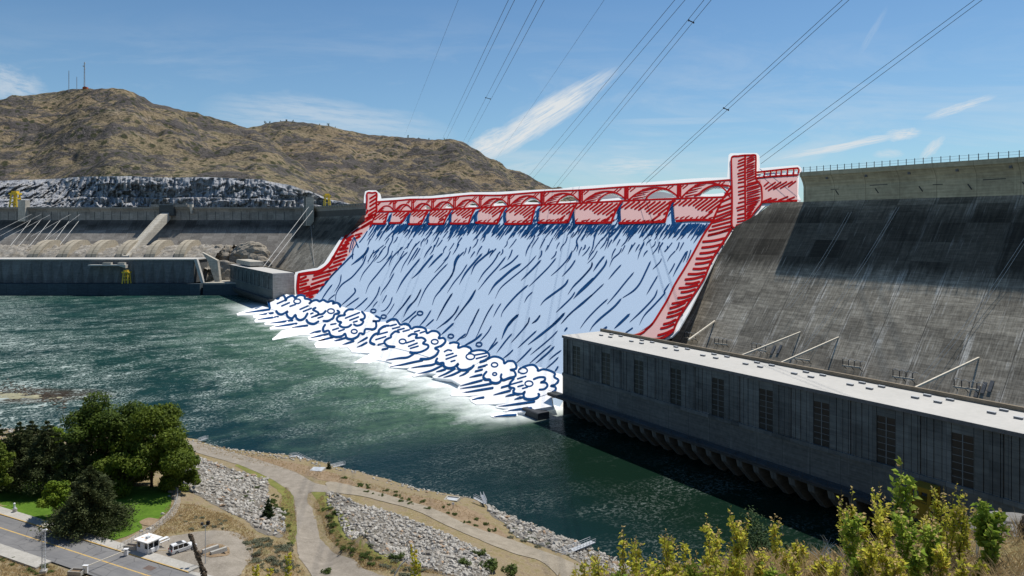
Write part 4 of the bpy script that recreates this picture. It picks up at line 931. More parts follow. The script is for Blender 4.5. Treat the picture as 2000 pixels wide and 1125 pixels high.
# tall tower and crest wall
TW = cE((325, 110), (490, 88), (625, 82), (640, 100), (640, 390), (700, 470), (714, 520), (714, 690), (640, 790), (560, 900), (510, 1012), (330, 1010))
twr = slab(TW, .9, -.9).build('tower', M['art_pink'], art); twr['label'] = 'tall red hatched tower with a shaded right side'
m = MB(); stroke(m, cE((325, 390), (322, 240), (326, 112), (410, 96), (488, 86), (560, 84), (625, 82), (638, 110), (638, 250), (640, 385), (695, 462), (712, 525), (712, 690), (640, 790), (560, 900), (505, 1005)), 3.0, 1.2)
stroke(m, cE((325, 400), (330, 600), (330, 800), (332, 1005), (420, 1010), (490, 1008)), 3.2, 1.2); stroke(m, cE((500, 90), (498, 300), (500, 600), (502, 1005)), 3.6, 1.2); m.build('bold_lines', M['art_red'], twr, fix=False)
m = MB()
for a, b in (((490, 125), (415, 158)), ((490, 168), (410, 196)), ((490, 205), (402, 240)), ((490, 258), (420, 280)), ((490, 298), (405, 325)), ((490, 340), (410, 360)), ((490, 380), (416, 402)), ((490, 428), (410, 442)), ((490, 484), (412, 500)), ((490, 535), (415, 556)), ((490, 575), (415, 596)), ((490, 630), (430, 646)), ((482, 685), (412, 702)), ((482, 738), (392, 766)), ((482, 775), (400, 800)), ((485, 840), (406, 856)), ((485, 890), (400, 906)), ((485, 930), (400, 946)), ((485, 965), (386, 990))):
    stroke(m, cE(a, b), 2.8, 1.15)
for i in range(30):
    y = 130 + i * 29.5; xr = 632 if y < 390 else (700 if 450 < y < 720 else (665 if y <= 450 else 705 - (y - 700) * .66)); xr = min(xr, 704)
    dy = 38 + 22 * rng.random(); stroke(m, cE((516 + 14 * rng.random(), y), (xr, y - dy)), 2.6, 1.15, tail=.25)
m.build('hatching', M['art_red'], twr, fix=False)
cw = slab(cE((640, 378), (900, 362), (1172, 346), (1170, 680), (715, 695), (714, 520), (700, 470)), .55, -.9).build('crest_wall', M['art_pink'], art)
m = MB()
for a, b in (((800, 435), (745, 482)), ((890, 435), (765, 518)), ((960, 432), (800, 540)), ((1035, 428), (868, 524)), ((1108, 424), (955, 512)), ((1152, 422), (1060, 490)), ((735, 680), (835, 640)), ((800, 680), (905, 648)), ((930, 668), (1050, 620)), ((1040, 664), (1135, 626))): stroke(m, cE(a, b), 2.6, .8)
stroke(m, cE((725, 692), (900, 684), (1165, 672)), 3.6, .8); m.build('hatching', M['art_red'], cw, fix=False)
m = MB(); stroke(m, cE((645, 308), (800, 290), (1000, 268), (1180, 252)), 3.4, .9); stroke(m, cE((1180, 256), (1194, 275), (1188, 310)), 3.2, .9); stroke(m, cE((640, 380), (800, 362), (1000, 348), (1180, 338)), 3.0, .9)
rg = m.build('railing', M['art_red'], art, fix=False)
for xx in (745, 825, 900, 966, 1046, 1126):
    q = MB(); stroke(q, cE((xx, 300 - (xx - 640) * .07), (xx, 372 - (xx - 640) * .05)), 2.7 if xx != 685 else 1.6, .9); q.build('post', M['art_red'], rg, fix=False)

# falling water
WT = [(738, 414)] + BOT[1:] + [(1403, 407), (1391, 432), (1384, 443), (1364, 474), (1351, 499), (1318, 554), (1289, 608), (1273, 632), (1236, 656), (1150, 690), (1092, 795), (1000, 768), (900, 736), (800, 700), (700, 662), (616, 620), (612, 583)] + cA((205, 1035), (262, 950), (340, 862), (420, 770), (485, 688), (530, 640), (590, 530), (690, 420), (716, 385), (738, 345))
fw = slab(WT, .35, -.6).build('falling_water', M['art_blue'])
tag(fw, 'flat light blue sheet of drawn water with navy brush lines', kind='structure')
m = MB(); r2 = random.Random(5); NV = .6
def edge_x(v): # right edge of the water
    P = [(1403, 407), (1391, 432), (1364, 474), (1351, 499), (1318, 554), (1289, 608), (1273, 632)]
    for (a, b), (c, d_) in zip(P, P[1:]):
        if v <= d_: return a + (c - a) * max(0, v - b) / (d_ - b)
    return 1260
def left_x(v): return lerp_pts([(435, 723), (450, 714), (470, 700), (500, 681), (540, 650), (580, 616)], v) if v > 435 else 722
# dense fringe under the gates
u = 722.
while u < 1396:
    big = (u - 720) / 670; v = 437 + r2.uniform(-2, 4); ln = r2.uniform(9, 20) + 6 * big; k = r2.uniform(.55, .95)
    if r2.random() < .10: ln *= 1.6
    p, q = (u, v), (u - ln * k, v + ln)
    if q[0] > left_x(q[1]) + 2 and p[0] < edge_x(v) - 2: stroke(m, [p, ((p[0] + q[0]) / 2 + r2.uniform(-1, 1), (p[1] + q[1]) / 2), q], r2.uniform(2.2, 3.6), NV, tail=.35)
    if r2.random() < .65:
        v2 = v + r2.uniform(6, 16); ln2 = r2.uniform(8, 20); q = (u - ln2 * k, v2 + ln2)
        if q[0] > left_x(q[1]) + 2 and u < edge_x(v2) - 3: stroke(m, [(u, v2), q], r2.uniform(1.8, 2.8), NV + .03, tail=.4)
    u += r2.uniform(3.0, 4.6)
u = 715.
while u < 1385:
    v = r2.uniform(460, 492); ln = r2.uniform(9, 24); k = r2.uniform(.35, .8); c = r2.uniform(-2.5, 2.5); p, q = (u, v), (u - ln * k, v + ln)
    if q[0] > left_x(q[1]) + 3 and p[0] < edge_x(v) - 6 and not (1010 < u < 1030): stroke(m, [p, ((p[0] + q[0]) / 2 + c, (p[1] + q[1]) / 2), q], r2.uniform(1.6, 2.5), NV, tail=.4)
    u += r2.uniform(5, 10)
# dark blades and strokes in the gaps between the gates
for i in range(10):
    A, B = GT[i], GT[i + 1]; xl = max(p[0] for p in A if p[1] > max(q[1] for q in A) - 8) + 2; xr = min(p[0] for p in B); yt = line_at(BOT, xr) + 3; yb = 438; w = xr - xl
    top = [min((p for p in B), key=lambda p: p[1] + .3 * p[0])[0] - 1, yt]
    stroke(m, [(top[0] + 1, top[1]), (xr - .5, yt + 9), (xr - 1.2, yt + 20), (xr + .5, yb - 1)], 3.2 + w * .22, NV, tip=.3)
    for j in range(4 + i // 2):
        s = r2.random(); y = yt + 6 + s * 22; x = xr - 2 - (r2.random()) * w * .8; ln = r2.uniform(7, 13); stroke(m, [(x + ln * .3, y), (x - ln * .35, y + ln)], r2.uniform(1.5, 2.4), NV, tail=.3)
m.build('splash_lines', M['art_navy'], fw, fix=False)
m = MB()
LONG = [(cL, 5.0, ((612, 315), (590, 370), (530, 430), (440, 498))), (cL, 3, ((590, 395), (560, 480), (500, 560), (440, 625), (350, 690), (300, 760), (285, 810), (285, 865))), (cL, 2.2, ((700, 392), (640, 480), (560, 580), (525, 660))), (cL, 2, ((770, 295), (700, 350), (640, 400), (605, 485))), (cL, 2.6, ((860, 175), (850, 250), (815, 320), (800, 390), (735, 460), (695, 470))), (cL, 2.8, ((852, 395), (780, 490), (700, 590), (620, 690), (585, 780))), (cL, 2.6, ((960, 315), (900, 370), (845, 430), (815, 510))), (cL, 2.6, ((1005, 365), (930, 440), (860, 540), (820, 620))), (cL, 2.2, ((1130, 255), (1060, 330), (1010, 420), (960, 500), (935, 570))), (cL, 3, ((1110, 320), (1060, 400), (1000, 500))), (cL, 3.6, ((1130, 430), (1040, 540), (950, 660), (890, 775))), (cL, 4.2, ((1262, 390), (1180, 490), (1105, 580), (1045, 632))), (cL, 4, ((1358, 375), (1280, 450), (1210, 525))), (cL, 2, ((1415, 412), (1340, 500), (1270, 575))), (cL, 2.6, ((1405, 482), (1290, 600), (1180, 740), (1105, 910))), (cL, 2.6, ((870, 575), (810, 680), (750, 760), (733, 800))), (cL, 2.6, ((725, 710), (700, 790), (640, 880), (565, 960))), (cL, 3, ((470, 725), (480, 765), (420, 830), (335, 905))), (cL, 2.8, ((605, 822), (540, 885), (465, 945))), (cL, 2.6, ((520, 822), (450, 870), (380, 920))), (cL, 3, ((252, 690), (195, 765), (140, 850))), (cL, 2.2, ((340, 590), (325, 680), (270, 770))), (cL, 2.2, ((280, 790), (235, 825), (205, 855))), (cL, 2.4, ((850, 815), (830, 880), (780, 945), (735, 958))), (cL, 2.2, ((795, 795), (770, 840), (748, 878))), (cL, 2, ((705, 858), (665, 905), (655, 925))), (cL, 1.6, ((872, 878), (830, 950), (790, 1000))), (cL, 2.8, ((1038, 795), (970, 890), (900, 970), (845, 1035))), (cL, 2.6, ((1138, 735), (1090, 830), (1010, 930), (965, 1010))), (cL, 2.6, ((1448, 780), (1380, 890), (1320, 1000), (1295, 1050))), (cL, 3.4, ((1520, 385), (1475, 460), (1465, 550), (1410, 650), (1330, 750), (1275, 820), (1250, 895))),
        (cM, 2.4, ((270, 487), (210, 580), (130, 680), (70, 775))), (cM, 4, ((420, 380), (340, 470), (250, 580), (190, 690))), (cM, 3.8, ((522, 348), (430, 420), (345, 500), (308, 590))), (cM, 2.8, ((580, 390), (520, 480), (430, 580), (375, 670))), (cM, 3, ((655, 412), (570, 520), (470, 630), (380, 745))), (cM, 3, ((782, 395), (720, 460), (650, 510), (590, 550))), (cM, 4.8, ((808, 482), (720, 540), (620, 625), (540, 700), (482, 792))), (cM, 2.4, ((958, 402), (890, 480), (800, 560), (700, 640), (600, 730), (548, 830))), (cM, 3.6, ((1008, 445), (920, 540), (805, 652))), (cM, 2.8, ((1158, 425), (1080, 520), (980, 620), (885, 712))), (cM, 2.6, ((1312, 365), (1270, 440), (1190, 530), (1105, 605))), (cM, 3, ((1350, 445), (1300, 520), (1215, 612))), (cM, 3.4, ((1515, 465), (1505, 520), (1420, 620), (1330, 710), (1275, 790))), (cM, 3.4, ((878, 695), (770, 790), (670, 900), (620, 970), (608, 1015))), (cM, 2.4, ((922, 765), (870, 815), (840, 870))), (cM, 4, ((1278, 638), (1240, 700), (1120, 790), (1040, 850), (1002, 898))), (cM, 2.8, ((1345, 765), (1310, 820), (1240, 890), (1155, 970))), (cM, 3.4, ((1535, 620), (1450, 700), (1380, 770), (1330, 835))), (cM, 3, ((355, 740), (310, 830), (230, 930), (140, 1050))), (cM, 3, ((120, 778), (60, 870), (0, 975))), (cM, 2.8, ((185, 902), (140, 985), (70, 1060), (0, 1108))), (cM, 2.8, ((390, 930), (350, 1010), (320, 1080), (290, 1125))), (cM, 2, ((530, 885), (480, 960), (430, 1060), (405, 1125))), (cM, 2.2, ((608, 878), (565, 945), (530, 1015))), (cM, 4.6, ((782, 993), (720, 1050), (665, 1125))), (cM, 2.8, ((890, 1018), (875, 1075), (830, 1125))), (cM, 2.8, ((998, 995), (960, 1045), (915, 1080))), (cM, 4.4, ((1245, 972), (1170, 1050), (1085, 1125))), (cM, 3, ((1535, 780), (1400, 890), (1280, 1000), (1205, 1085))), (cM, 3.2, ((240, 362), (175, 430), (140, 520), (115, 600), (50, 680), (0, 735))),
        (cN, 3, ((168, 428), (165, 470), (90, 560), (0, 645))), (cN, 3.6, ((285, 372), (230, 440), (182, 512))), (cN, 4, ((305, 405), (280, 470), (160, 610), (10, 755))), (cN, 2.4, ((280, 625), (180, 720), (90, 805), (0, 880))), (cN, 2.8, ((438, 452), (380, 515), (322, 585))), (cN, 2.8, ((555, 520), (470, 620), (390, 720), (308, 815))), (cN, 3.4, ((708, 418), (660, 520), (610, 620), (550, 690), (450, 755))), (cN, 2.2, ((805, 395), (790, 430), (725, 495))), (cN, 4, ((440, 760), (370, 840), (250, 940), (180, 1010), (150, 1058))), (cN, 2.6, ((315, 765), (220, 850), (120, 955), (62, 1035))), (cN, 2.8, ((772, 552), (720, 640), (670, 725))), (cN, 3, ((768, 680), (740, 750), (640, 860), (515, 978))), (cN, 3, ((880, 622), (835, 690), (830, 720), (740, 820), (650, 915), (605, 1000))), (cN, 2.4, ((928, 438), (905, 485), (870, 540))), (cN, 3.2, ((1035, 330), (985, 420), (935, 510), (912, 560))), (cN, 5, ((518, 900), (440, 975), (375, 1035))), (cN, 4, ((302, 1025), (235, 1075))), (cN, 2.6, ((540, 1032), (465, 1085))), (cN, 2.4, ((440, 300), (420, 345), (360, 400), (330, 470))), (cN, 2.2, ((650, 255), (620, 310), (600, 360), (590, 400))), (cN, 3, ((70, 170), (30, 230), (40, 290), (28, 330))), (cN, 2.6, ((215, 150), (190, 220), (175, 300), (140, 365))), (cN, 2.6, ((330, 140), (320, 230), (285, 320))),
        (cO, 3, ((128, 85), (60, 180), (0, 260))), (cO, 3, ((242, 20), (180, 140), (100, 220), (45, 330))), (cO, 3.2, ((585, 68), (520, 170), (450, 290), (408, 370))), (cO, 2.8, ((655, 205), (610, 290), (510, 385), (410, 460))), (cO, 3, ((840, 28), (770, 140), (690, 250), (600, 365))), (cO, 2.6, ((878, 235), (820, 350), (770, 450), (730, 540), (665, 568))), (cO, 3, ((735, 512), (670, 560), (620, 605))), (cO, 2, ((1035, 185), (970, 290), (905, 420), (860, 520), (820, 590))), (cO, 4, ((910, 510), (830, 580), (700, 650))), (cO, 2.4, ((1012, 425), (970, 500), (880, 605))), (cO, 5, ((1310, 300), (1220, 385), (1165, 470), (1125, 570))), (cO, 2.8, ((1428, 330), (1410, 400), (1320, 510), (1225, 615))), (cO, 3, ((1548, 308), (1510, 365), (1455, 400))), (cO, 4.8, ((1818, 285), (1720, 390), (1560, 520), (1415, 632))), (cO, 2.8, ((1508, 480), (1420, 560), (1300, 670))), (cO, 3, ((1238, 512), (1170, 590), (1070, 722))), (cO, 3, ((1085, 600), (1020, 660), (965, 710))), (cO, 2.6, ((1250, 688), (1210, 730), (1140, 785))), (cO, 3, ((1455, 665), (1370, 755), (1285, 835))), (cO, 2.4, ((1740, 480), (1640, 580), (1440, 745))), (cO, 2.6, ((1668, 635), (1560, 725), (1430, 840))), (cO, 3.6, ((1705, 650), (1620, 735), (1495, 840))), (cO, 2.4, ((1780, 695), (1710, 745), (1645, 800))), (cO, 2.6, ((1748, 770), (1690, 830), (1610, 895))), (cO, 3.4, ((1745, 870), (1725, 905), (1705, 928))), (cO, 2.8, ((1910, 260), (1850, 320), (1775, 405))), (cO, 3.6, ((1840, 452), (1812, 485))), (cO, 3, ((350, 252), (290, 350), (215, 435))), (cO, 2.8, ((380, 355), (330, 400), (285, 440))), (cO, 4, ((600, 395), (530, 460), (460, 525))), (cO, 3, ((190, 260), (110, 330), (25, 390))), (cO, 2.8, ((195, 305), (140, 350), (100, 405))), (cO, 2.4, ((1068, 558), (1040, 610), (985, 680)))]
for fn, w, pts in LONG: stroke(m, fn(*pts), w * .88, NV, tail=.3, tip=.05 if len(pts) > 2 else 0)
for pts, w in ((((530, 1), (470, 70), (390, 170), (330, 240), (260, 330), (200, 405)), 2.4), ): pass
stroke(m, cA((560, 640), (480, 720), (380, 820), (300, 910), (235, 1000)), 3.2, NV, tail=.2); stroke(m, cA((420, 775), (330, 880), (255, 985)), 2.6, NV, tail=.3); stroke(m, cA((528, 620), (545, 540), (572, 485), (585, 520), (608, 575)), 2.2, NV); stroke(m, cA((548, 600), (565, 530), (575, 495)), 1.8, NV); stroke(m, cA((555, 680), (562, 600), (590, 545)), 1.8, NV); stroke(m, cA((620, 530), (660, 480), (690, 430)), 2.2, NV)
m.build('flow_lines', M['art_navy'], fw, fix=False)
m = MB()
for c, r_ in ((cL((661, 955))[0], 4.8), (cL((764, 1012))[0], 4.8), (cO((228, 288))[0], 5.2), (cO((566, 540))[0], 5.2), (cO((876, 630))[0], 5.4)):
    stroke(m, [(c[0] + r_ * 1.05 * math.cos(a), c[1] + r_ * .72 * math.sin(a)) for a in [k * math.pi / 4 for k in range(8)]], 2.2, NV + .05, closed=True)
m.build('droplet_rings', M['art_navy'], fw, fix=False)

# ---------------------------------------------------------------- drawn foam at the toe
FB = cG((520, 330), (500, 250), (520, 170), (600, 130), (700, 95), (780, 108), (850, 130)) + [(576, 576)] + cG((1000, 122), (1090, 152), (1190, 212)) + cH((130, 42), (330, 72), (450, 92), (520, 140), (640, 180), (760, 200), (860, 226), (980, 240), (1050, 290), (1130, 335), (1150, 392), (1250, 384), (1350, 342), (1450, 372)) + cI((480, 170), (560, 165), (630, 220), (760, 210), (850, 270), (970, 265), (1050, 342), (1130, 402), (1190, 442), (1260, 430), (1330, 500)) + cJ((550, 128), (650, 192), (760, 190), (880, 200), (940, 272), (1000, 292), (1130, 342), (1180, 382), (1300, 360), (1360, 430), (1420, 472), (1480, 440)) + cK((850, 182), (940, 192), (980, 265), (1100, 250), (1230, 300), (1345, 330), (1345, 640), (1180, 655), (1200, 830), (900, 880), (880, 910)) + cK((650, 930), (640, 985), (450, 1000), (280, 1008), (220, 985), (290, 940), (480, 928), (560, 905), (430, 912), (425, 890), (520, 872), (310, 850), (310, 825), (500, 780), (200, 800), (0, 800)) + \
     cJ((650, 1000), (615, 955), (640, 925), (800, 890), (560, 910), (330, 905), (320, 880), (420, 820), (440, 770), (480, 735), (330, 650), (60, 625), (30, 600)) + cI((950, 960), (935, 940), (1000, 900), (860, 890), (660, 945), (635, 925), (700, 880), (560, 845), (600, 810), (300, 808), (290, 780), (360, 740), (240, 715), (100, 692), (0, 745)) + cH((720, 1030), (880, 945), (1000, 880), (700, 868), (690, 845), (640, 790), (510, 792), (500, 765), (560, 735), (300, 800), (140, 800), (110, 740), (160, 690), (20, 670), (10, 640)) + \
     cG((1150, 830), (1130, 800), (1180, 760), (1000, 755), (580, 835), (575, 815), (650, 760), (720, 690), (880, 650), (540, 672), (535, 640), (640, 600), (460, 600), (450, 570), (530, 545), (310, 560), (295, 530), (330, 500), (275, 480), (275, 450), (350, 430), (30, 450), (15, 420), (150, 375), (400, 300))
fb_ = slab(FB, .0, -1.6, hit=fhit, step=7).build('foam', M['foam']); tag(fb_, 'white drawn foam bank with ragged tips along the foot of the falls', kind='stuff')
rng = random.Random(4)
m = MB()
def fs(pts, w=3.7, **k): stroke(m, pts, w, .35, hit=fhit, **k)
SPD = [(cG, ((535, 352), (330, 382), (150, 405))), (cG, ((588, 408), (470, 425), (360, 442))), (cG, ((668, 470), (500, 492), (345, 512))), (cG, ((895, 525), (700, 552), (540, 568))), (cG, ((960, 575), (780, 602), (610, 628))), (cG, ((1128, 605), (1000, 622), (880, 638))), (cG, ((1330, 693), (1240, 712), (1160, 735))), (cG, ((1450, 738), (1300, 772), (1175, 800))), (cG, ((1525, 793), (1400, 822), (1290, 848))),
       (cH, ((400, 635), (280, 660), (165, 688))), (cH, ((595, 640), (500, 668), (410, 690))), (cH, ((730, 690), (640, 718), (550, 748))), (cH, ((940, 635), (860, 680), (790, 720))), (cH, ((935, 712), (860, 752), (780, 785))), (cI, ((660, 605), (570, 655), (440, 668), (255, 698))), (cI, ((790, 700), (660, 725), (480, 765), (310, 795))), (cI, ((985, 740), (930, 765), (780, 785), (625, 808))), (cI, ((1075, 775), (930, 845), (800, 880), (695, 905))), (cI, ((1125, 830), (1060, 850), (985, 868))), (cI, ((1265, 820), (1140, 890), (1015, 942))), (cI, ((1345, 855), (1230, 910), (1095, 950))), (cI, ((1465, 855), (1400, 900), (1325, 932))),
       (cJ, ((815, 660), (660, 700), (470, 748))), (cJ, ((965, 710), (760, 748), (470, 790))), (cJ, ((985, 778), (760, 815), (500, 858))), (cJ, ((840, 928), (740, 948), (650, 968))), (cJ, ((810, 572), (720, 590), (615, 615))), (cK, ((535, 580), (400, 615), (270, 648))), (cK, ((600, 640), (520, 655), (455, 672))), (cK, ((730, 685), (660, 700), (595, 720))), (cK, ((915, 752), (640, 790), (350, 830))), (cK, ((865, 855), (680, 872), (500, 895))), (cK, ((620, 962), (450, 972), (275, 990)))]
for fn, p in SPD: fs(fn(*p), 3.6, tail=.55)
m.build('speed_lines', M['art_navy'], fb_, fix=False)
def cloud(lab, fill, lines, ticks, rings):
    global m
    o = slab(fill, .28, -.6, hit=fhit, step=8).build('foam_cloud', M['foam']); tag(o, lab, 'foam cloud', 'drawn foam clouds')
    m = MB(); [fs(fn(*p), 4.4) for fn, p in lines]; m.build('outline', M['art_navy'], o, fix=False)
    m = MB(); [fs(fn(*p), 3.3) for fn, p in ticks]; m.build('shading', M['art_navy'], o, fix=False)
    if rings:
        m = MB()
        for fn, c, r_ in rings:
            c = fn(c)[0]; stroke(m, [(c[0] + r_ * 1.1 * math.cos(k * math.pi / 4), c[1] + r_ * .75 * math.sin(k * math.pi / 4)) for k in range(8)], 2.8, .38, hit=fhit, closed=True)
        m.build('bubble', M['art_navy'], o, fix=False)
cloud('leftmost foam cloud under the square foot of the red wall', cG((520, 330), (520, 170), (720, 130), (900, 150), (1060, 130), (1190, 215), (1150, 430), (1000, 520), (860, 490), (640, 380)),
      [(cG, ((540, 330), (525, 250), (545, 180), (610, 165), (665, 190), (690, 150), (745, 135), (775, 165), (790, 220), (805, 180), (870, 145), (915, 150), (935, 180), (980, 140), (1035, 130), (1085, 150), (1090, 185), (1150, 195), (1190, 225), (1160, 260))), (cG, ((640, 380), (680, 425), (740, 428), (820, 385), (800, 420), (830, 475), (890, 492), (940, 440), (955, 490), (1010, 520), (1080, 495), (1128, 420)))],
      [(cG, ((770, 215), (655, 265))), (cG, ((845, 250), (725, 302))), (cG, ((940, 278), (855, 308))), (cG, ((1140, 300), (1012, 355))), (cG, ((1190, 338), (1065, 388)))], [(cG, (968, 228), 6)])
cloud('small open foam cloud with two bumps, second from the left', cG((1160, 250), (1250, 210), (1430, 225), (1600, 260), (1600, 420), (1500, 540), (1250, 580), (1130, 540), (1150, 400)),
      [(cH, ((40, 95), (90, 60), (150, 48), (195, 70), (250, 45), (320, 80), (370, 62), (420, 75), (400, 105), (460, 90), (510, 115), (520, 145))), (cG, ((1255, 330), (1215, 360), (1290, 400), (1300, 435), (1250, 460))), (cG, ((1300, 435), (1370, 425), (1415, 380))), (cG, ((1115, 520), (1150, 565), (1230, 580), (1300, 545))), (cH, ((475, 212), (505, 245), (430, 275), (405, 330), (330, 372), (255, 375)))],
      [(cG, ((1370, 465), (1295, 492))), (cG, ((1300, 440), (1195, 480))), (cG, ((1215, 412), (1180, 425)))], [(cG, (1498, 382), 6)])
cloud('foam cloud shaped like a flower in front of the left falls', cH((580, 290), (640, 190), (860, 240), (1050, 290), (1140, 350), (1060, 500), (900, 570), (720, 660), (470, 620), (260, 540), (280, 430)),
      [(cH, ((720, 195), (640, 200), (585, 250), (590, 285), (500, 295), (465, 345), (490, 385), (535, 395), (505, 440), (560, 475), (640, 470), (690, 435))), (cH, ((860, 232), (905, 290), (890, 340), (835, 355), (880, 380), (850, 430), (780, 450), (735, 430))), (cH, ((280, 435), (250, 490), (265, 540), (335, 530), (370, 600), (450, 625), (550, 610), (595, 575), (620, 640), (700, 658), (790, 620), (825, 570), (890, 575), (915, 505), (1030, 505), (1080, 470), (1075, 385), (1025, 380), (1120, 375), (1140, 335), (1080, 300)))],
      [(cH, ((820, 245), (600, 332))), (cH, ((805, 312), (668, 365))), (cH, ((785, 378), (725, 395))), (cH, ((450, 418), (370, 432))), (cH, ((490, 488), (400, 518))), (cH, ((580, 508), (495, 538)))], [(cH, (738, 540), 5.2)])
cloud('largest foam cloud with nested lobes at the middle of the toe', cI((30, 420), (150, 290), (300, 190), (400, 110), (480, 180), (640, 230), (840, 240), (1000, 280), (1120, 400), (1020, 560), (900, 660), (640, 580), (300, 500), (80, 470)),
      [(cI, ((270, 135), (340, 100), (410, 110), (465, 180), (530, 165), (590, 185), (625, 240), (680, 215), (770, 215), (835, 245), (855, 305), (920, 275), (1000, 280), (1045, 330), (1025, 380), (1095, 375), (1125, 425), (1060, 490), (970, 525), (1025, 560), (980, 630), (880, 675), (760, 680))), (cI, ((295, 195), (220, 205), (150, 260), (150, 295), (80, 325), (30, 390), (30, 440), (85, 465))), (cI, ((445, 290), (390, 280), (330, 330), (325, 365), (260, 395), (230, 440), (280, 490), (380, 502))), (cI, ((585, 348), (640, 318), (710, 325), (690, 375), (780, 370), (835, 410), (795, 455), (870, 480), (860, 530), (760, 580), (660, 590), (610, 580)))],
      [(cI, ((405, 175), (315, 198))), (cI, ((455, 212), (350, 240))), (cI, ((595, 255), (505, 280))), (cI, ((520, 235), (425, 260))), (cI, ((745, 265), (672, 285))), (cI, ((820, 280), (755, 302))), (cI, ((275, 288), (125, 328))), (cI, ((250, 355), (105, 400))), (cI, ((668, 410), (550, 448))), (cI, ((712, 450), (585, 498))), (cI, ((725, 495), (612, 528))), (cI, ((215, 455), (140, 472))), (cI, ((280, 525), (200, 540)))], [(cI, (497, 425), 6), (cI, (968, 430), 6)])
cloud('foam cloud with one floating oval ring, third from the right end', cJ((100, 350), (160, 180), (310, 80), (450, 100), (650, 190), (860, 200), (930, 280), (700, 420), (520, 500), (300, 470)),
      [(cJ, ((310, 82), (380, 68), (450, 90), (440, 155), (530, 130), (620, 150), (650, 205), (610, 240))), (cJ, ((650, 210), (760, 190), (870, 205), (930, 270), (890, 335), (790, 372))), (cJ, ((112, 322), (92, 365), (130, 400), (205, 388), (220, 440), (290, 470), (380, 455), (445, 400), (425, 450), (470, 495), (550, 498), (630, 480), (685, 430)))],
      [(cJ, ((225, 215), (280, 188), (335, 198))), (cJ, ((360, 242), (252, 275))), (cJ, ((415, 275), (252, 332))), (cJ, ((390, 352), (330, 370))), (cJ, ((890, 235), (695, 270))), (cJ, ((890, 280), (725, 325)))], [(cJ, (632, 292), 7.5)])
cloud('foam cloud with two small rings, second from the right end', cJ((840, 600), (900, 340), (1000, 292), (1150, 350), (1330, 370), (1350, 600), (1160, 650), (1040, 700), (930, 660)),
      [(cJ, ((900, 335), (980, 295), (1070, 300), (1150, 345), (1165, 400), (1220, 365), (1310, 368), (1355, 440), (1335, 485), (1260, 502), (1320, 520), (1340, 595), (1240, 625), (1150, 655), (1110, 620), (1120, 570))), (cJ, ((885, 530), (840, 590), (860, 645), (935, 650), (960, 690), (1040, 705), (1100, 680), (1120, 630)))],
      [(cJ, ((895, 420), (760, 458))), (cJ, ((820, 490), (712, 520)))], [(cJ, (1012, 420), 5.6), (cJ, (1014, 565), 3.6)])
cloud('rightmost foam cloud beside the near powerhouse corner', cK((520, 500), (600, 400), (740, 210), (900, 185), (1100, 250), (1240, 320), (1290, 430), (1240, 600), (980, 680), (860, 720), (740, 690), (600, 620)),
      [(cK, ((735, 215), (830, 185), (910, 185), (965, 240), (970, 275), (1050, 250), (1150, 270), (1235, 315), (1225, 370), (1290, 420), (1240, 490), (1170, 510), (1245, 530), (1240, 580), (1200, 605))), (cK, ((905, 405), (990, 375), (1075, 380), (1070, 430), (1010, 458), (1090, 460), (1118, 510), (1070, 560), (995, 570))), (cK, ((590, 400), (530, 470), (530, 530), (600, 550), (585, 600), (620, 630), (720, 635), (765, 600), (745, 650), (770, 705), (870, 715), (960, 690), (990, 650), (975, 635)))],
      [(cK, ((780, 360), (650, 400))), (cK, ((720, 438), (400, 530))), (cK, ((740, 500), (655, 522))), (cK, ((805, 530), (728, 552)))], [(cK, (735, 270), 7.8), (cK, (828, 475), 7)])

art_base = W(262, 500, 0)
for ch in [x for x in bpy.data.objects if x.parent == art]: ch.location = ch.location - art_base
art.location = art_base
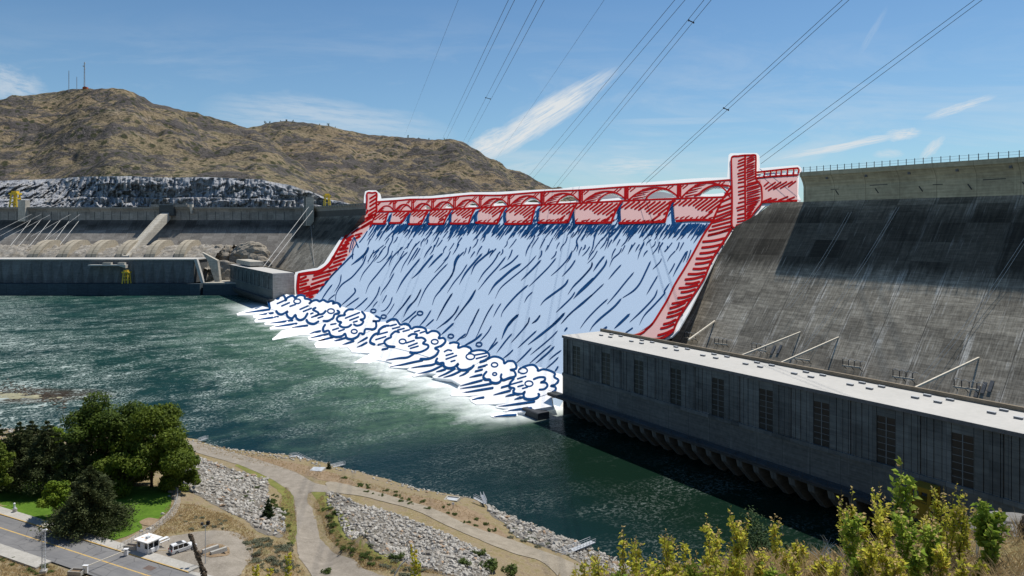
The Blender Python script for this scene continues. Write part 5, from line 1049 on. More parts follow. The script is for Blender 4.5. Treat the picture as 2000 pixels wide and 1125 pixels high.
# ---------------------------------------------------------------- near bank terrain: surface through surveyed points
PTS = []
for u, v in ((-260, 832), (-60, 840), (60, 845), (130, 850), (330, 855), (385, 860), (440, 877), (520, 887), (580, 893), (640, 906), (700, 922), (760, 938), (800, 950), (870, 965), (930, 978), (960, 992), (1000, 1012), (1050, 1032), (1100, 1052), (1150, 1072), (1205, 1098), (1260, 1128), (1400, 1200), (1600, 1310), (2000, 1520)):
    p = at_z(u, v, 0); PTS.append((p.x, p.y, .0))
    o = Vector((.25, 1, 0)).normalized(); 
    if u > 900: o = Vector((.75, .66, 0)).normalized()
    q = p + o * 9; PTS.append((q.x, q.y, -5.)); q = p + o * 40; PTS.append((q.x, q.y, -14.))
for u, v, z in ((365, 866, 5.5), (440, 893, 5.5), (520, 920, 5.6), (600, 945, 5.8), (690, 958, 5.6), (770, 980, 5.5), (850, 1006, 5.5), (930, 1040, 5.2), (1010, 1070, 5.), (1090, 1095, 4.8), (1180, 1125, 4.8), (640, 925, 4.6), (740, 955, 4.6), (860, 985, 4.8), (470, 882, 4.2), (560, 902, 4.4),
                (590, 985, 6.6), (615, 1040, 8.), (650, 1085, 9.5), (700, 1125, 11.), (760, 1170, 13.), (560, 1000, 7.2), (640, 1000, 7.2), (330, 955, 15.), (400, 1000, 14.), (480, 1040, 13.2), (545, 1042, 10.8), (380, 893, 6.6), (470, 925, 6.4), (540, 950, 6.6),
                (430, 1080, 16.), (350, 1070, 16.), (490, 1075, 15.6), (300, 1060, 16.3), (420, 1115, 16.4), (350, 1040, 15.6), (430, 1030, 14.6), (520, 1090, 13.), (565, 1070, 10.5), (600, 1110, 11.), (540, 1125, 14.4), (0, 980, 16.2), (100, 980, 16.2), (250, 990, 16.), (320, 985, 15.6), (300, 950, 15.), (200, 925, 14.), (100, 905, 13.), (0, 900, 13.), (-120, 920, 14.), (270, 885, 9.5), (180, 870, 8.), (330, 900, 9.5), (60, 866, 7.5),
                (0, 1010, 17.), (0, 1040, 17.), (0, 1065, 17.), (66, 1029, 17.), (66, 1060, 17.), (162, 1056, 17.), (140, 1090, 17.), (235, 1077, 17.), (235, 1110, 17.), (287, 1095, 17.), (330, 1110, 17.), (375, 1122, 17.), (300, 1150, 17.), (450, 1160, 17.), (560, 1220, 17.), (600, 1180, 16.), (-150, 990, 17.), (-150, 1020, 17.), (-300, 950, 17.), (150, 1135, 17.1), (270, 1065, 16.7), (310, 1085, 16.6),
                (60, 1100, 17.8), (0, 1100, 18.6), (100, 1130, 18.8), (0, 1140, 20.), (-150, 1080, 19.), (100, 1200, 24.), (300, 1240, 21.), (500, 1300, 22.), (800, 1260, 17.), (1000, 1260, 13.), (1200, 1260, 9.), (1400, 1420, 14.), (1000, 1150, 8.), (1200, 1160, 4.), (1100, 1120, 5.),
                (650, 972, 6.8), (750, 1010, 7.4), (850, 1050, 8.2), (960, 1098, 9.2), (650, 1005, 8.2), (720, 1062, 11.), (820, 1112, 12.4), (900, 1140, 13.), (760, 1060, 10.), (1000, 1030, 2.6), (1100, 1072, 2.8), (1180, 1105, 2.6)):
    p = at_z(u, v, z); PTS.append((p.x, p.y, z))
for x, y, z in ((-60, 62, 46), (-20, 62, 44), (20, 62, 44), (60, 62, 44), (110, 62, 40), (-120, 62, 46), (-60, 90, 32), (0, 95, 27), (60, 95, 22), (110, 90, 20), (-150, 100, 28)): PTS.append((x, y, z))
PA = np.array(PTS)
def _phi(r): return r ** 1.4
_d = np.hypot(PA[:, None, 0] - PA[None, :, 0], PA[:, None, 1] - PA[None, :, 1]); N_ = len(PA)
_A = np.zeros((N_ + 3, N_ + 3)); _A[:N_, :N_] = -_phi(_d) - np.eye(N_) * 4.0; _A[:N_, N_] = 1; _A[:N_, N_ + 1:] = PA[:, :2]; _A[N_:, :N_] = _A[:N_, N_:].T
_w = np.linalg.solve(_A, np.concatenate([PA[:, 2], np.zeros(3)]))
GX0, GX1, GY0, GY1, GS = -300., 170., 62., 330., 1.1
gxs = np.arange(GX0, GX1, GS); gys = np.arange(GY0, GY1, GS); mx, my = np.meshgrid(gxs, gys)
GZ = np.full(mx.shape, _w[N_]) + _w[N_ + 1] * mx + _w[N_ + 2] * my
for (px, py, _), w_ in zip(PTS, _w[:N_]): GZ -= w_ * _phi(np.hypot(mx - px, my - py))
GZ = np.clip(GZ, -16, 60)
_r0 = at_z(0, 1032, 17.); _a = (mx - _r0.x) * .897 - (my - _r0.y) * .443; _b = (mx - _r0.x) * .443 + (my - _r0.y) * .897
_k = np.clip(1 - np.maximum(np.abs(_b + .6) - 8.6, 0) / 3.5, 0, 1) * ((_a > -110) & (_a < 130)); GZ = GZ * (1 - _k) + np.minimum(GZ, 16.9) * _k * 1. + 0; GZ = np.where((_k >= 1), 16.9, GZ)
def hz(x, y):
    i = min(max((x - GX0) / GS, 0), len(gxs) - 1.001); j = min(max((y - GY0) / GS, 0), len(gys) - 1.001); a, b = int(i), int(j); i -= a; j -= b
    return float(GZ[b, a] * (1 - i) * (1 - j) + GZ[b, a + 1] * i * (1 - j) + GZ[b + 1, a] * (1 - i) * j + GZ[b + 1, a + 1] * i * j)
def hit(u, v):
    r = ray(u, v); Y = 70.; last = Y
    while Y < 330:
        if EYE + r.z * Y < hz(r.x * Y, Y):
            a, b = last, Y
            for _ in range(18):
                c = (a + b) / 2
                if EYE + r.z * c < hz(r.x * c, c): b = c
                else: a = c
            return Vector((r.x * b, b, hz(r.x * b, b)))
        last = Y; Y += 1.
    return at_z(u, v, 0)
V = np.stack([mx.ravel(), my.ravel(), GZ.ravel()], 1); nx, ny = len(gxs), len(gys)
ii, jj = np.meshgrid(np.arange(nx - 1), np.arange(ny - 1)); a = (jj * nx + ii).ravel(); Fq = np.stack([a, a + 1, a + nx + 1, a + nx], 1)
keep = V[Fq[:, 0], 2] > -9; o = np_mesh('ground', V, Fq[keep], M['terrain'], smooth=True); tag(o, 'dry tan river bank with sparse grass', kind='structure')

def rough_edge(P, amp, n=5):
    L = smooth_line(P, n, True) if n > 1 else [Vector(p) for p in P]; out = []
    for i, p in enumerate(L):
        out.append((p.x + amp * noise.noise(Vector((p.x * .5, p.y * .5, 3.))), p.y + amp * noise.noise(Vector((p.x * .5, p.y * .5, 8.)))))
    return out
def drape(name, lab, px, material, off, amp=.5, n=5, step=1.6, kind='structure', world=False):
    P = [(p.x, p.y) for p in (hit(*q) for q in px)] if not world else px
    P = rough_edge(P, amp, n); Vv, T = tri_region(P, (), step); m = MB(); m.add([(x, y, hz(x, y) + off) for x, y in Vv], [t for t in T])
    o = m.build(name, material, smooth=True); return tag(o, lab, None, None, kind)
# zones of the bank
drape('verge', 'strip of green weeds along the outer side of the service road', [(604, 958), (618, 975), (640, 1010), (655, 1050), (690, 1075), (740, 1095), (790, 1110), (760, 1085), (715, 1060), (690, 1035), (668, 1000), (640, 965), (618, 952)], M['verge'], .05, 1.)
drape('verge', 'strip of green weeds along the inner side of the service road', [(470, 906), (520, 928), (560, 950), (575, 990), (580, 1050), (568, 1062), (556, 1030), (552, 985), (538, 955), (490, 926), (462, 912)], M['verge'], .05, 1.)
drape('soil_patch', 'red brown bare soil point beside the river stairs', [(700, 950), (760, 962), (860, 978), (930, 1000), (970, 1030), (1010, 1062), (960, 1050), (900, 1022), (820, 990), (740, 968)], M['bare'], .05, 1.2)
drape('soil_patch', 'red brown soil strip between the road and the water', [(385, 866), (450, 884), (540, 898), (620, 915), (690, 940), (680, 950), (610, 932), (540, 912), (450, 890)], M['bare'], .05, .8)
drape('service_road', 'grey gravel service road curving down from the shaded trees', [(340, 862), (372, 861), (440, 880), (520, 903), (575, 922), (616, 944), (660, 952), (700, 958), (690, 966), (640, 962), (606, 962), (600, 980), (612, 1000), (620, 1030), (632, 1060), (660, 1085), (712, 1112), (780, 1135), (800, 1180), (640, 1180), (608, 1120), (584, 1090), (580, 1050), (577, 1000), (572, 970), (552, 950), (500, 922), (440, 900), (370, 880), (340, 876)], M['gravel'], .10, .4)
drape('riverside_track', 'tan dirt track along the river towards lower right', [(640, 942), (690, 950), (740, 962), (800, 980), (860, 1000), (905, 1022), (960, 1042), (1020, 1062), (1075, 1082), (1130, 1105), (1180, 1130), (1170, 1146), (1100, 1132), (1056, 1096), (1000, 1080), (944, 1058), (884, 1032), (824, 1003), (764, 984), (704, 969), (650, 962)], M['dirt'], .12, .5)
drape('turning_circle', 'pale gravel turning circle around a soil island', [(298, 1068), (330, 1050), (380, 1040), (430, 1037), (470, 1044), (492, 1062), (494, 1080), (486, 1100), (470, 1122), (440, 1135), (420, 1132), (390, 1122), (360, 1112), (330, 1104), (300, 1092), (285, 1080)], M['gravel'], .09, .35)
drape('soil_island', 'small brown soil island with two concrete blocks', [(392, 1078), (402, 1068), (425, 1063), (445, 1070), (450, 1080), (440, 1087), (415, 1088), (398, 1086)], M['bare'], .14, .4)
drape('lawn', 'bright green mown lawn under the trees', [(-200, 960), (-60, 950), (60, 930), (160, 935), (240, 950), (300, 950), (330, 960), (334, 985), (322, 1005), (300, 1018), (278, 1022), (274, 1035), (240, 1050), (205, 1058), (160, 1046), (100, 1030), (0, 1000), (-200, 955 + 30)], M['lawn'], .08, .25)
drape('path', 'gravel path curving outside the lawn fence', [(318, 952), (334, 948), (350, 965), (352, 985), (338, 1010), (300, 1040), (262, 1062), (240, 1072), (226, 1066), (262, 1048), (300, 1026), (330, 1000), (340, 980), (336, 962)], M['gravel'], .10, .2)
drape('soil_island', 'small bare patch at the lawn corner by the fence', [(272, 1020), (290, 1012), (312, 1014), (318, 1008), (300, 1026), (280, 1026)], M['bare'], .11, .2)

# road, kerbs, pavements (straight strips; e1 runs down the road towards lower right)
e1 = Vector((.897, -.443, 0)); e2 = Vector((.443, .897, 0)); R0 = at_z(0, 1032, 17.); RZ = math.atan2(-.443, .897)
def off2(u, v): p = at_z(u, v, 17.) - R0; return p.dot(e1), p.dot(e2)
w_far = sum(off2(u, v)[1] for u, v in ((0, 1010), (66, 1029), (162, 1056), (235, 1077), (287, 1095), (375, 1122))) / 6
w_near = sum(off2(u, v)[1] for u, v in ((0, 1060), (130, 1110), (170, 1125))) / 3
def strip(name, lab, a0, a1, w0, w1, z, material, kind='structure', h=None):
    m = MB()
    if h is None:
        k = 40; m.add([R0 + e1 * (a0 + (a1 - a0) * i / k) + e2 * w + Vector((0, 0, z - R0.z)) for i in range(k + 1) for w in (w0, w1)], [(2 * i, 2 * i + 2, 2 * i + 3, 2 * i + 1) for i in range(k)])
    else:
        m.box(0, a1 - a0, 0, w1 - w0, -1., h); return tag(m.build(name, material, loc=R0 + e1 * a0 + e2 * w0 + Vector((0, 0, z - R0.z)), rz=RZ), lab, kind=kind)
    return tag(m.build(name, material), lab, kind=kind)
ZR = 17.16
strip('road', 'grey asphalt entrance road with a worn yellow centre line', -80, 120, w_near, w_far, ZR, M['asphalt'])
strip('centre_line', 'worn yellow centre line on the entrance road', -80, 120, -.16, .16, ZR + .006, M['yellow_line'])
strip('pavement', 'pale pavement between the road and the lawn', -80, 53.5, w_far + .25, w_far + 2.6, ZR, M['pavement'], h=.13)
strip('pavement', 'pale pavement along the near side of the road', -80, 26, w_near - 3.0, w_near, ZR, M['pavement'], h=.13)
strip('kerb', 'yellow painted kerb beside the lawn pavement', -80, 53.5, w_far, w_far + .248, ZR, M['yellow_line'], h=.15)
drape('gravel_apron', 'pale gravel apron between the road and the turning circle', [(290, 1094), (330, 1104), (380, 1118), (440, 1132), (480, 1150), (380, 1128), (330, 1112)], M['pavement'], .12, .1)
strip('drain_cover', 'dark square drain cover in the asphalt before the barrier', 44.2, 46.6, w_far - 2.6, w_far - 1.2, ZR + .006, M['rust'] if False else mottled('rusty_drain', (.10, .075, .065), (.16, .12, .10), 3.))

# ---------------------------------------------------------------- riprap
def rock_mesh(seed):
    r = random.Random(seed); b = bmesh.new()
    for _ in range(13):
        v = Vector((r.gauss(0, 1), r.gauss(0, 1), r.gauss(0, 1))).normalized(); b.verts.new((v.x * r.uniform(.75, 1.25), v.y * r.uniform(.6, 1.), v.z * r.uniform(.5, .85)))
    ret = bmesh.ops.convex_hull(b, input=b.verts); bmesh.ops.delete(b, geom=[g for g in set(ret['geom_interior']) | set(ret['geom_unused']) if isinstance(g, bmesh.types.BMVert)], context='VERTS')
    bmesh.ops.triangulate(b, faces=b.faces); m = bpy.data.meshes.new('riprap_stone'); b.to_mesh(m); b.free(); m.materials.append(M['riprap']); return m
ROCKS = [rock_mesh(i + 50) for i in range(9)]
RZN = [([(378, 888), (420, 905), (470, 922), (522, 935), (524, 955), (528, 990), (555, 1000), (556, 1042), (530, 1046), (500, 1036), (478, 1015), (440, 998), (400, 975), (372, 960), (352, 945), (360, 910)], 1900, .30, .95),
       ([(634, 962), (670, 968), (720, 990), (780, 1006), (840, 1030), (890, 1052), (940, 1075), (968, 1100), (960, 1125), (900, 1130), (850, 1118), (790, 1098), (740, 1082), (700, 1050), (660, 1010), (640, 985)], 2600, .28, .85),
       ([(940, 975), (965, 990), (1010, 1012), (1060, 1034), (1110, 1054), (1160, 1074), (1215, 1100), (1260, 1130), (1190, 1125), (1120, 1092), (1060, 1068), (1010, 1050), (985, 1022), (955, 1000)], 1500, .35, 1.0),
       ([(372, 858), (440, 874), (520, 885), (580, 891), (640, 904), (700, 920), (760, 936), (830, 955), (930, 976), (930, 983), (830, 964), (760, 946), (700, 930), (640, 914), (580, 900), (520, 894), (440, 884), (372, 866)], 900, .3, .75),
       ([(-60, 838), (60, 842), (130, 846), (250, 852), (330, 853), (330, 862), (130, 862), (-60, 856)], 420, .4, .9), ([(330, 905), (362, 900), (380, 930), (352, 962), (318, 952)], 260, .35, .8)]
rr = random.Random(21); cand = []
for poly, cnt, s0, s1 in RZN:
    P = [hit(*q) for q in poly]; P2 = [(p.x, p.y) for p in P]; xs = [p[0] for p in P2]; ys = [p[1] for p in P2]; k = 0
    while k < cnt:
        x, y = rr.uniform(min(xs), max(xs)), rr.uniform(min(ys), max(ys))
        if inside(x, y, P2):
            k += 1; z = hz(x, y)
            if z < -.6: continue
            s = s0 + (s1 - s0) * rr.random() ** 2.4; cand.append((s / y, s, x, y, z))
cand.sort(reverse=True); BIG, REST = cand[:300], cand[300:]
for _, s, x, y, z in BIG:
    o = link('riprap_stone', ROCKS[rr.randrange(9)], None, None, (x, y, z + s * .18)); o.rotation_euler = (rr.uniform(-.5, .5), rr.uniform(-.5, .5), rr.uniform(0, 6.3)); o.scale = (s, s, s)
    tag(o, 'one of the larger grey angular blocks lying in the riprap of the near bank', 'rock', 'larger riprap blocks')
Vs, Fs, base = [], [], 0
for _, s, x, y, z in REST:
    me = ROCKS[rr.randrange(9)]; c = np.empty(len(me.vertices) * 3); me.vertices.foreach_get('co', c); c = c.reshape(-1, 3)
    a = rr.uniform(0, 6.3); b_ = rr.uniform(-.6, .6); R = np.array([[math.cos(a), -math.sin(a), 0], [math.sin(a), math.cos(a), 0], [0, 0, 1]]) @ np.array([[1, 0, 0], [0, math.cos(b_), -math.sin(b_)], [0, math.sin(b_), math.cos(b_)]])
    Vs.append(c @ R.T * s + np.array([x, y, z + s * .12])); f = np.array([p.vertices[:] for p in me.polygons]); Fs.append(f + base); base += len(c)
tag(np_mesh('riprap', np.concatenate(Vs), np.concatenate(Fs), M['riprap']), 'pale riprap slopes of countless small angular stones', kind='stuff')

for i, (poly, *_q) in enumerate(RZN[:3]): drape('riprap_bed', ['dark ground between the left riprap stones', 'dark ground between the right riprap stones', 'dark ground between the shore riprap stones'][i], poly, M['riprap_bed'], .04, .6)
# gravel bar and shallow stones in the river at left
gb = at_z(20, 772, 0)
o = heightmesh('gravel_bar', np.arange(-40, 44, 1.), np.arange(-16, 16, 1.), lambda x, y: (.55 - (x / 40) ** 2 * .9 - ((y + .16 * x) / 6.5) ** 2 * 1.1 + .9 * noise.noise(Vector((x * .16, y * .25, 2))) + .3 * noise.noise(Vector((x * .6, y * .6, 2)))) - .1, mat('gravel_bar_stones', track_fn((.20, .19, .12), (.36, .34, .23), (.44, .42, .34)), rough=.96, spec=.1))
o.location = (gb.x - 8, gb.y, 0); tag(o, 'pale yellowish gravel bar in the river at the left edge', kind='structure')
Vs, Fs, base = [], [], 0
for _ in range(260):
    u = rr.uniform(0, 130); v = 752 + u * .28 + rr.gauss(0, 9); p = at_z(u, v, 0); s = rr.uniform(.25, .8); me = ROCKS[rr.randrange(9)]; c = np.empty(len(me.vertices) * 3); me.vertices.foreach_get('co', c); c = c.reshape(-1, 3)
    Vs.append(c * s * np.array([1.5, 1, .5]) + np.array([p.x, p.y, .02])); Fs.append(np.array([q.vertices[:] for q in me.polygons]) + base); base += len(c)
tag(np_mesh('shoal_stones', np.concatenate(Vs), np.concatenate(Fs), M['bark']), 'scatter of dark wet stones breaking the water by the gravel bar', kind='stuff')

# ---------------------------------------------------------------- plants
def leaf_cloud(rng, blobs, count, size, shell=.55, flat=0.):
    """Many small leaf quads spread through lumpy blobs (centre, radii)."""
    wts = np.array([b[1][0] * b[1][1] * b[1][2] for b in blobs]) ** (2 / 3); wts /= wts.sum(); idx = rng.choice(len(blobs), count, p=wts)
    C = np.array([b[0] for b in blobs])[idx]; R = np.array([b[1] for b in blobs])[idx]
    d_ = rng.normal(size=(count, 3)); d_ /= np.linalg.norm(d_, axis=1)[:, None]; rad = (shell + (1 - shell) * rng.random(count)) ** .8 * (.86 + .3 * rng.random(count))
    P = C + d_ * R * rad[:, None]
    nrm = d_ * .7 + rng.normal(size=(count, 3)) * .6 + np.array([0, 0, .5]); nrm /= np.linalg.norm(nrm, axis=1)[:, None]
    a = np.cross(nrm, rng.normal(size=(count, 3))); a /= np.linalg.norm(a, axis=1)[:, None]; b = np.cross(nrm, a); s = size * (.6 + .8 * rng.random(count))[:, None]
    Vv = np.stack([P - a * s, P + b * s * .55, P + a * s, P - b * s * .55], 1).reshape(-1, 3); return Vv, np.arange(count * 4).reshape(-1, 4)
def broad_tree(name, lab, u, vb, H_, Rw, leaf, seed, leaves=12000, size=.32, group='trees on the lawn', trunk_h=.25, lean=(0, 0), hgt_low=.3, loc=None):
    rng = np.random.default_rng(seed); p = loc or hit(u, vb); o = thing(name, lab, 'tree', p, 0, group); blobs = []; tips = []
    for k in range(54):
        f = rng.random(); z = H_ * (hgt_low + (.96 - hgt_low) * f); w = Rw * math.sin(math.pi * min(1, .18 + .74 * (z / H_ - hgt_low + .12) / (1.05 - hgt_low))) ** .8
        a = k * 2.4 + rng.random(); r = w * (.35 + .62 * rng.random()); c = (r * math.cos(a) + lean[0] * f, r * math.sin(a) + lean[1] * f, z); s = Rw * (.11 + .23 * rng.random() ** 1.5); blobs.append((c, (s, s * (.8 + .4 * rng.random()), s * .72))); tips.append(c)
    blobs.append(((lean[0], lean[1], H_ * .62), (Rw * .6, Rw * .6, H_ * .26)))
    Vv, Fq = leaf_cloud(rng, blobs, leaves, size); np_mesh('crown', Vv, Fq, leaf, o)
    m = MB(); th_ = H_ * trunk_h; m.tube([(0, 0, -.5), (0, 0, th_ * .5), (lean[0] * .2, lean[1] * .2, th_), (lean[0] * .6, lean[1] * .6, H_ * .72)], H_ * .028, 8, H_ * .008); m.build('trunk', M['bark'], o)
    m = MB()
    for c in tips[::4]: m.tube([(lean[0] * .2, lean[1] * .2, th_ * (.8 + .03 * (c[2] % 5))), (c[0] * .5, c[1] * .5, (th_ + c[2]) * .55), c], H_ * .011, 5, H_ * .003)
    m.build('branch', M['bark'], o); return o
def pine(name, lab, u, vb, H_, Rw, leaf, seed, tiers=13, group='trees on the lawn', size=.3, loc=None, per=230, clear=.12, droop=.12):
    rng = np.random.default_rng(seed); p = loc or hit(u, vb); o = thing(name, lab, 'tree', p, 0, group); m = MB(); m.tube([(0, 0, -.4), (.0, .0, H_ * .5), (.1, 0, H_ * .97)], H_ * .022, 8, H_ * .004); m.build('trunk', M['bark'], o)
    bm_ = MB(); Vl, Fl, base = [], [], 0
    for t in range(tiers):
        f = t / (tiers - 1); z = H_ * (clear + (.97 - clear) * f); w = Rw * (1 - f) ** .75 * (.8 + .25 * rng.random()) + .15; nb = max(4, int(10 - 5 * f))
        for k in range(nb):
            a = 2 * math.pi * (k + rng.random() * .7) / nb; L_ = w * (.7 + .45 * rng.random()); tip = (L_ * math.cos(a), L_ * math.sin(a), z - L_ * droop + rng.normal() * .15); bm_.tube([(0, 0, z), tip], .05 * H_ / 10, 4, .015)
            n_ = int(per * (.35 + L_ / Rw)); s = rng.random(n_) ** .6; P = np.outer(s, np.array(tip) - np.array((0, 0, z))) + np.array((0, 0, z)); P += rng.normal(size=(n_, 3)) * np.array([.11, .11, .09]) * L_ * (.45 + .55 * s[:, None])
            d_ = np.array([math.cos(a), math.sin(a), .25]) + rng.normal(size=(n_, 3)) * .55; d_ /= np.linalg.norm(d_, axis=1)[:, None]; q = np.cross(d_, rng.normal(size=(n_, 3))); q /= np.linalg.norm(q, axis=1)[:, None]; sz = size * (.6 + .7 * rng.random(n_))[:, None]
            Vl.append(np.stack([P - q * sz * .22, P + d_ * sz * .6 - q * sz * .12, P + d_ * sz, P + q * sz * .22], 1).reshape(-1, 3)); Fl.append(np.arange(n_ * 4).reshape(-1, 4) + base); base += n_ * 4
    bm_.build('branch', M['bark'], o); np_mesh('crown', np.concatenate(Vl), np.concatenate(Fl), leaf, o); return o
broad_tree('broadleaf_tree', 'tallest dark green broadleaf tree behind the lawn', 205, 945, 23.5, 11.8, M['leaf_dark'], 1, 34000, .34, hgt_low=.08)
broad_tree('broadleaf_tree', 'wide green broadleaf tree at the riprap edge right of the tallest tree', 296, 952, 20.5, 11.8, M['leaf_mid'], 2, 34000, .33, lean=(1.2, 0), hgt_low=.06)
broad_tree('broadleaf_tree', 'low dark shrubby tree filling the shade under the broadleaf trees', 252, 938, 9., 6., M['leaf_dark'], 8, 11000, .3, hgt_low=.02)
broad_tree('broadleaf_tree', 'low round green tree overhanging the path beside the riprap', 346, 955, 12., 6., M['leaf_mid'], 3, 13000, .30, hgt_low=.05)
broad_tree('broadleaf_tree', 'bright green tree cut by the left frame edge', -14, 985, 15., 4.6, M['leaf_mid'], 4, 9000, .3)
broad_tree('broadleaf_tree', 'bright yellow green tree top between the dark pines and the tall tree', 106, 905, 10.5, 4.0, M['leaf_bright'], 5, 7000, .26)
broad_tree('broadleaf_tree', 'small yellow green tree in front of the dark pines', 108, 1012, 8.4, 3.7, M['leaf_bright'], 6, 6500, .24, trunk_h=.3)
pine('pine_tree', 'broad dark pine at the left side of the lawn', 38, 960, 17.5, 7.6, M['needle'], 11, 14, size=.5, per=330, clear=.24)
pine('pine_tree', 'dark pine in the middle of the pine group', 92, 962, 18., 7.4, M['needle'], 12, 14, size=.5, per=330, clear=.22)
pine('pine_tree', 'dark pine leaning into the tall broadleaf tree', 142, 962, 15., 6.4, M['needle'], 13, 13, size=.5, per=320)
pine('pine_tree', 'dark pine at the river side behind the left pines', 62, 930, 15., 8., M['needle'], 18, 14, size=.5, per=330)
pine('pine_tree', 'dark pine half hidden behind the left pine', -2, 950, 16., 8., M['needle'], 16, 12, size=.5, per=260)
pine('pine_tree', 'near pine with a bare trunk casting its shadow over the road', 176, 1036, 14., 7.6, M['needle'], 14, 17, size=.5, per=440, clear=.16)
pine('young_pine', 'small dark green pine standing alone in the riprap', 524, 1012, 4.6, 1.7, M['needle_mid'], 15, 10, None, .32, per=90, clear=.04)
pine('young_pine', 'tiny young pine at the water edge beside the white slab', 642, 916, 2.3, .75, M['needle_mid'], 17, 8, None, .22, per=40, clear=.05)

def bush_mesh(seed, leaf, n_=420, size=.085, wide=.62, tall=.5):
    rng = np.random.default_rng(seed); bl = [((rng.normal() * .28, rng.normal() * .28, tall * (.45 + .35 * rng.random())), (wide * .5, wide * .5, tall * .45)) for _ in range(6)]
    Vv, Fq = leaf_cloud(rng, bl, n_, size, .35); m = bpy.data.meshes.new('bush'); m.from_pydata(Vv.tolist(), [], Fq.tolist()); m.materials.append(leaf); return m
SAGE = [bush_mesh(100 + i, M['sage']) for i in range(4)]; SCRB = [bush_mesh(200 + i, M['scrub']) for i in range(4)]
def scatter_bush(poly, count, meshes, s0, s1, lab, group, name='sagebrush', cat='bush'):
    P2 = [(p.x, p.y) for p in (hit(*q) for q in poly)]; xs = [p[0] for p in P2]; ys = [p[1] for p in P2]; k = 0
    while k < count:
        x, y = rr.uniform(min(xs), max(xs)), rr.uniform(min(ys), max(ys))
        if inside(x, y, P2):
            k += 1; s = rr.uniform(s0, s1); o = link(name, meshes[rr.randrange(len(meshes))], None, None, (x, y, hz(x, y) - .05)); o.scale = (s, s, s * rr.uniform(.7, 1.05)); o.rotation_euler = (0, 0, rr.uniform(0, 6.3)); tag(o, lab, cat, group)
scatter_bush([(480, 1062), (520, 1048), (562, 1064), (586, 1100), (600, 1125), (520, 1125), (494, 1105)], 70, SAGE, .6, 1.6, 'grey green sagebrush on the slope between the turning circle and the service road', 'sagebrush on the slope')
scatter_bush([(700, 1040), (760, 1082), (860, 1118), (930, 1125), (800, 1130), (720, 1100)], 34, SAGE, .6, 1.4, 'grey green sagebrush along the upper edge of the right riprap', 'sagebrush above the right riprap')
scatter_bush([(620, 912), (700, 942), (800, 968), (920, 1000), (980, 1040), (930, 1035), (820, 990), (700, 958)], 36, SCRB, .6, 1.5, 'small green scrub bush on the soil between track and water', 'scrub along the shore', 'scrub_bush')
scatter_bush([(640, 985), (662, 1040), (700, 1075), (770, 1100), (740, 1110), (680, 1085), (640, 1040), (622, 985)], 40, SCRB, .7, 1.6, 'green scrub clump on the weedy strip beside the service road', 'scrub beside the service road', 'scrub_bush')
scatter_bush([(540, 960), (560, 1000), (572, 1060), (560, 1066), (545, 1010), (520, 960)], 26, SCRB, .7, 1.5, 'scrub clump between the left riprap and the service road', 'scrub at the left riprap', 'scrub_bush')
scatter_bush([(980, 1010), (1070, 1062), (1150, 1100), (1100, 1092), (1010, 1060), (960, 1030)], 14, SAGE, .7, 1.4, 'sagebrush at the edge of the dirt track above the shore rocks', 'sagebrush by the dirt track')
scatter_bush([(390, 915), (470, 935), (520, 960), (530, 1010), (480, 1000), (400, 960)], 12, SCRB, .6, 1.3, 'thin scrub growing among the left riprap stones', 'scrub in the left riprap', 'scrub_bush')
scatter_bush([(0, 1082), (60, 1098), (120, 1120), (60, 1124), (0, 1110)], 18, SCRB, .5, 1.1, 'low scrub on the dry verge at the lower left corner', 'scrub on the near verge', 'scrub_bush')
scatter_bush([(345, 1000), (400, 1010), (470, 1038), (430, 1034), (360, 1036)], 14, SAGE, .5, 1.1, 'low sage on the dry slope above the turning circle', 'sage above the turning circle')
for u, v, s, lab in ((960, 1112, 3.4, 'large olive bush at the lower edge between riprap and track'), (935, 1085, 2.2, 'dark olive bush inside the right riprap'), (775, 1092, 2.2, 'bright green bush above the right riprap'), (1000, 1120, 3., 'olive bush cut by the bottom frame edge near the track'), (905, 1105, 2.2, 'low olive bush at the upper riprap edge'), (640, 1120, 1.8, 'green bush beside the bottom of the service road')):
    o = link('scrub_bush', SCRB[int(u) % 4], None, None, hit(u, v)); o.scale = (s, s, s); tag(o, lab, 'bush', 'larger bushes')
# tufts of dry grass over the bank
rng = np.random.default_rng(9); Pt = []
TZ = [[(330, 985), (380, 985), (440, 1005), (500, 1045), (490, 1062), (430, 1032), (340, 1042), (300, 1055), (290, 1045)], [(0, 1072), (60, 1085), (130, 1118), (160, 1135), (0, 1135)], [(480, 1050), (560, 1062), (600, 1125), (480, 1130)], [(560, 950), (580, 1000), (576, 1060), (550, 1050), (545, 980)], [(630, 968), (650, 1010), (700, 1065), (800, 1105), (900, 1130), (700, 1110), (640, 1050), (612, 985)], [(385, 866), (560, 900), (700, 938), (900, 990), (980, 1035), (860, 1000), (700, 952), (540, 915), (380, 878)], [(398, 1072), (440, 1068), (448, 1082), (405, 1086)]]
for poly, cnt in zip(TZ, (2000, 1300, 1000, 800, 2000, 1500, 160)):
    P2 = [(p.x, p.y) for p in (hit(*q) for q in poly)]; xs = [p[0] for p in P2]; ys = [p[1] for p in P2]; k = 0
    while k < cnt:
        x, y = rr.uniform(min(xs), max(xs)), rr.uniform(min(ys), max(ys))
        if inside(x, y, P2): Pt.append((x, y, hz(x, y))); k += 1
Pt = np.array(Pt); k = 5; B = np.repeat(Pt, k, 0); nb = len(B); ang = rng.random(nb) * 6.28; hgt = .18 + .34 * rng.random(nb); B = B + np.stack([rng.normal(size=nb) * .12, rng.normal(size=nb) * .12, np.zeros(nb) - .03], 1)
sx, sy = np.cos(ang) * .06, np.sin(ang) * .06; tipx = rng.normal(size=nb) * .16; tipy = rng.normal(size=nb) * .16
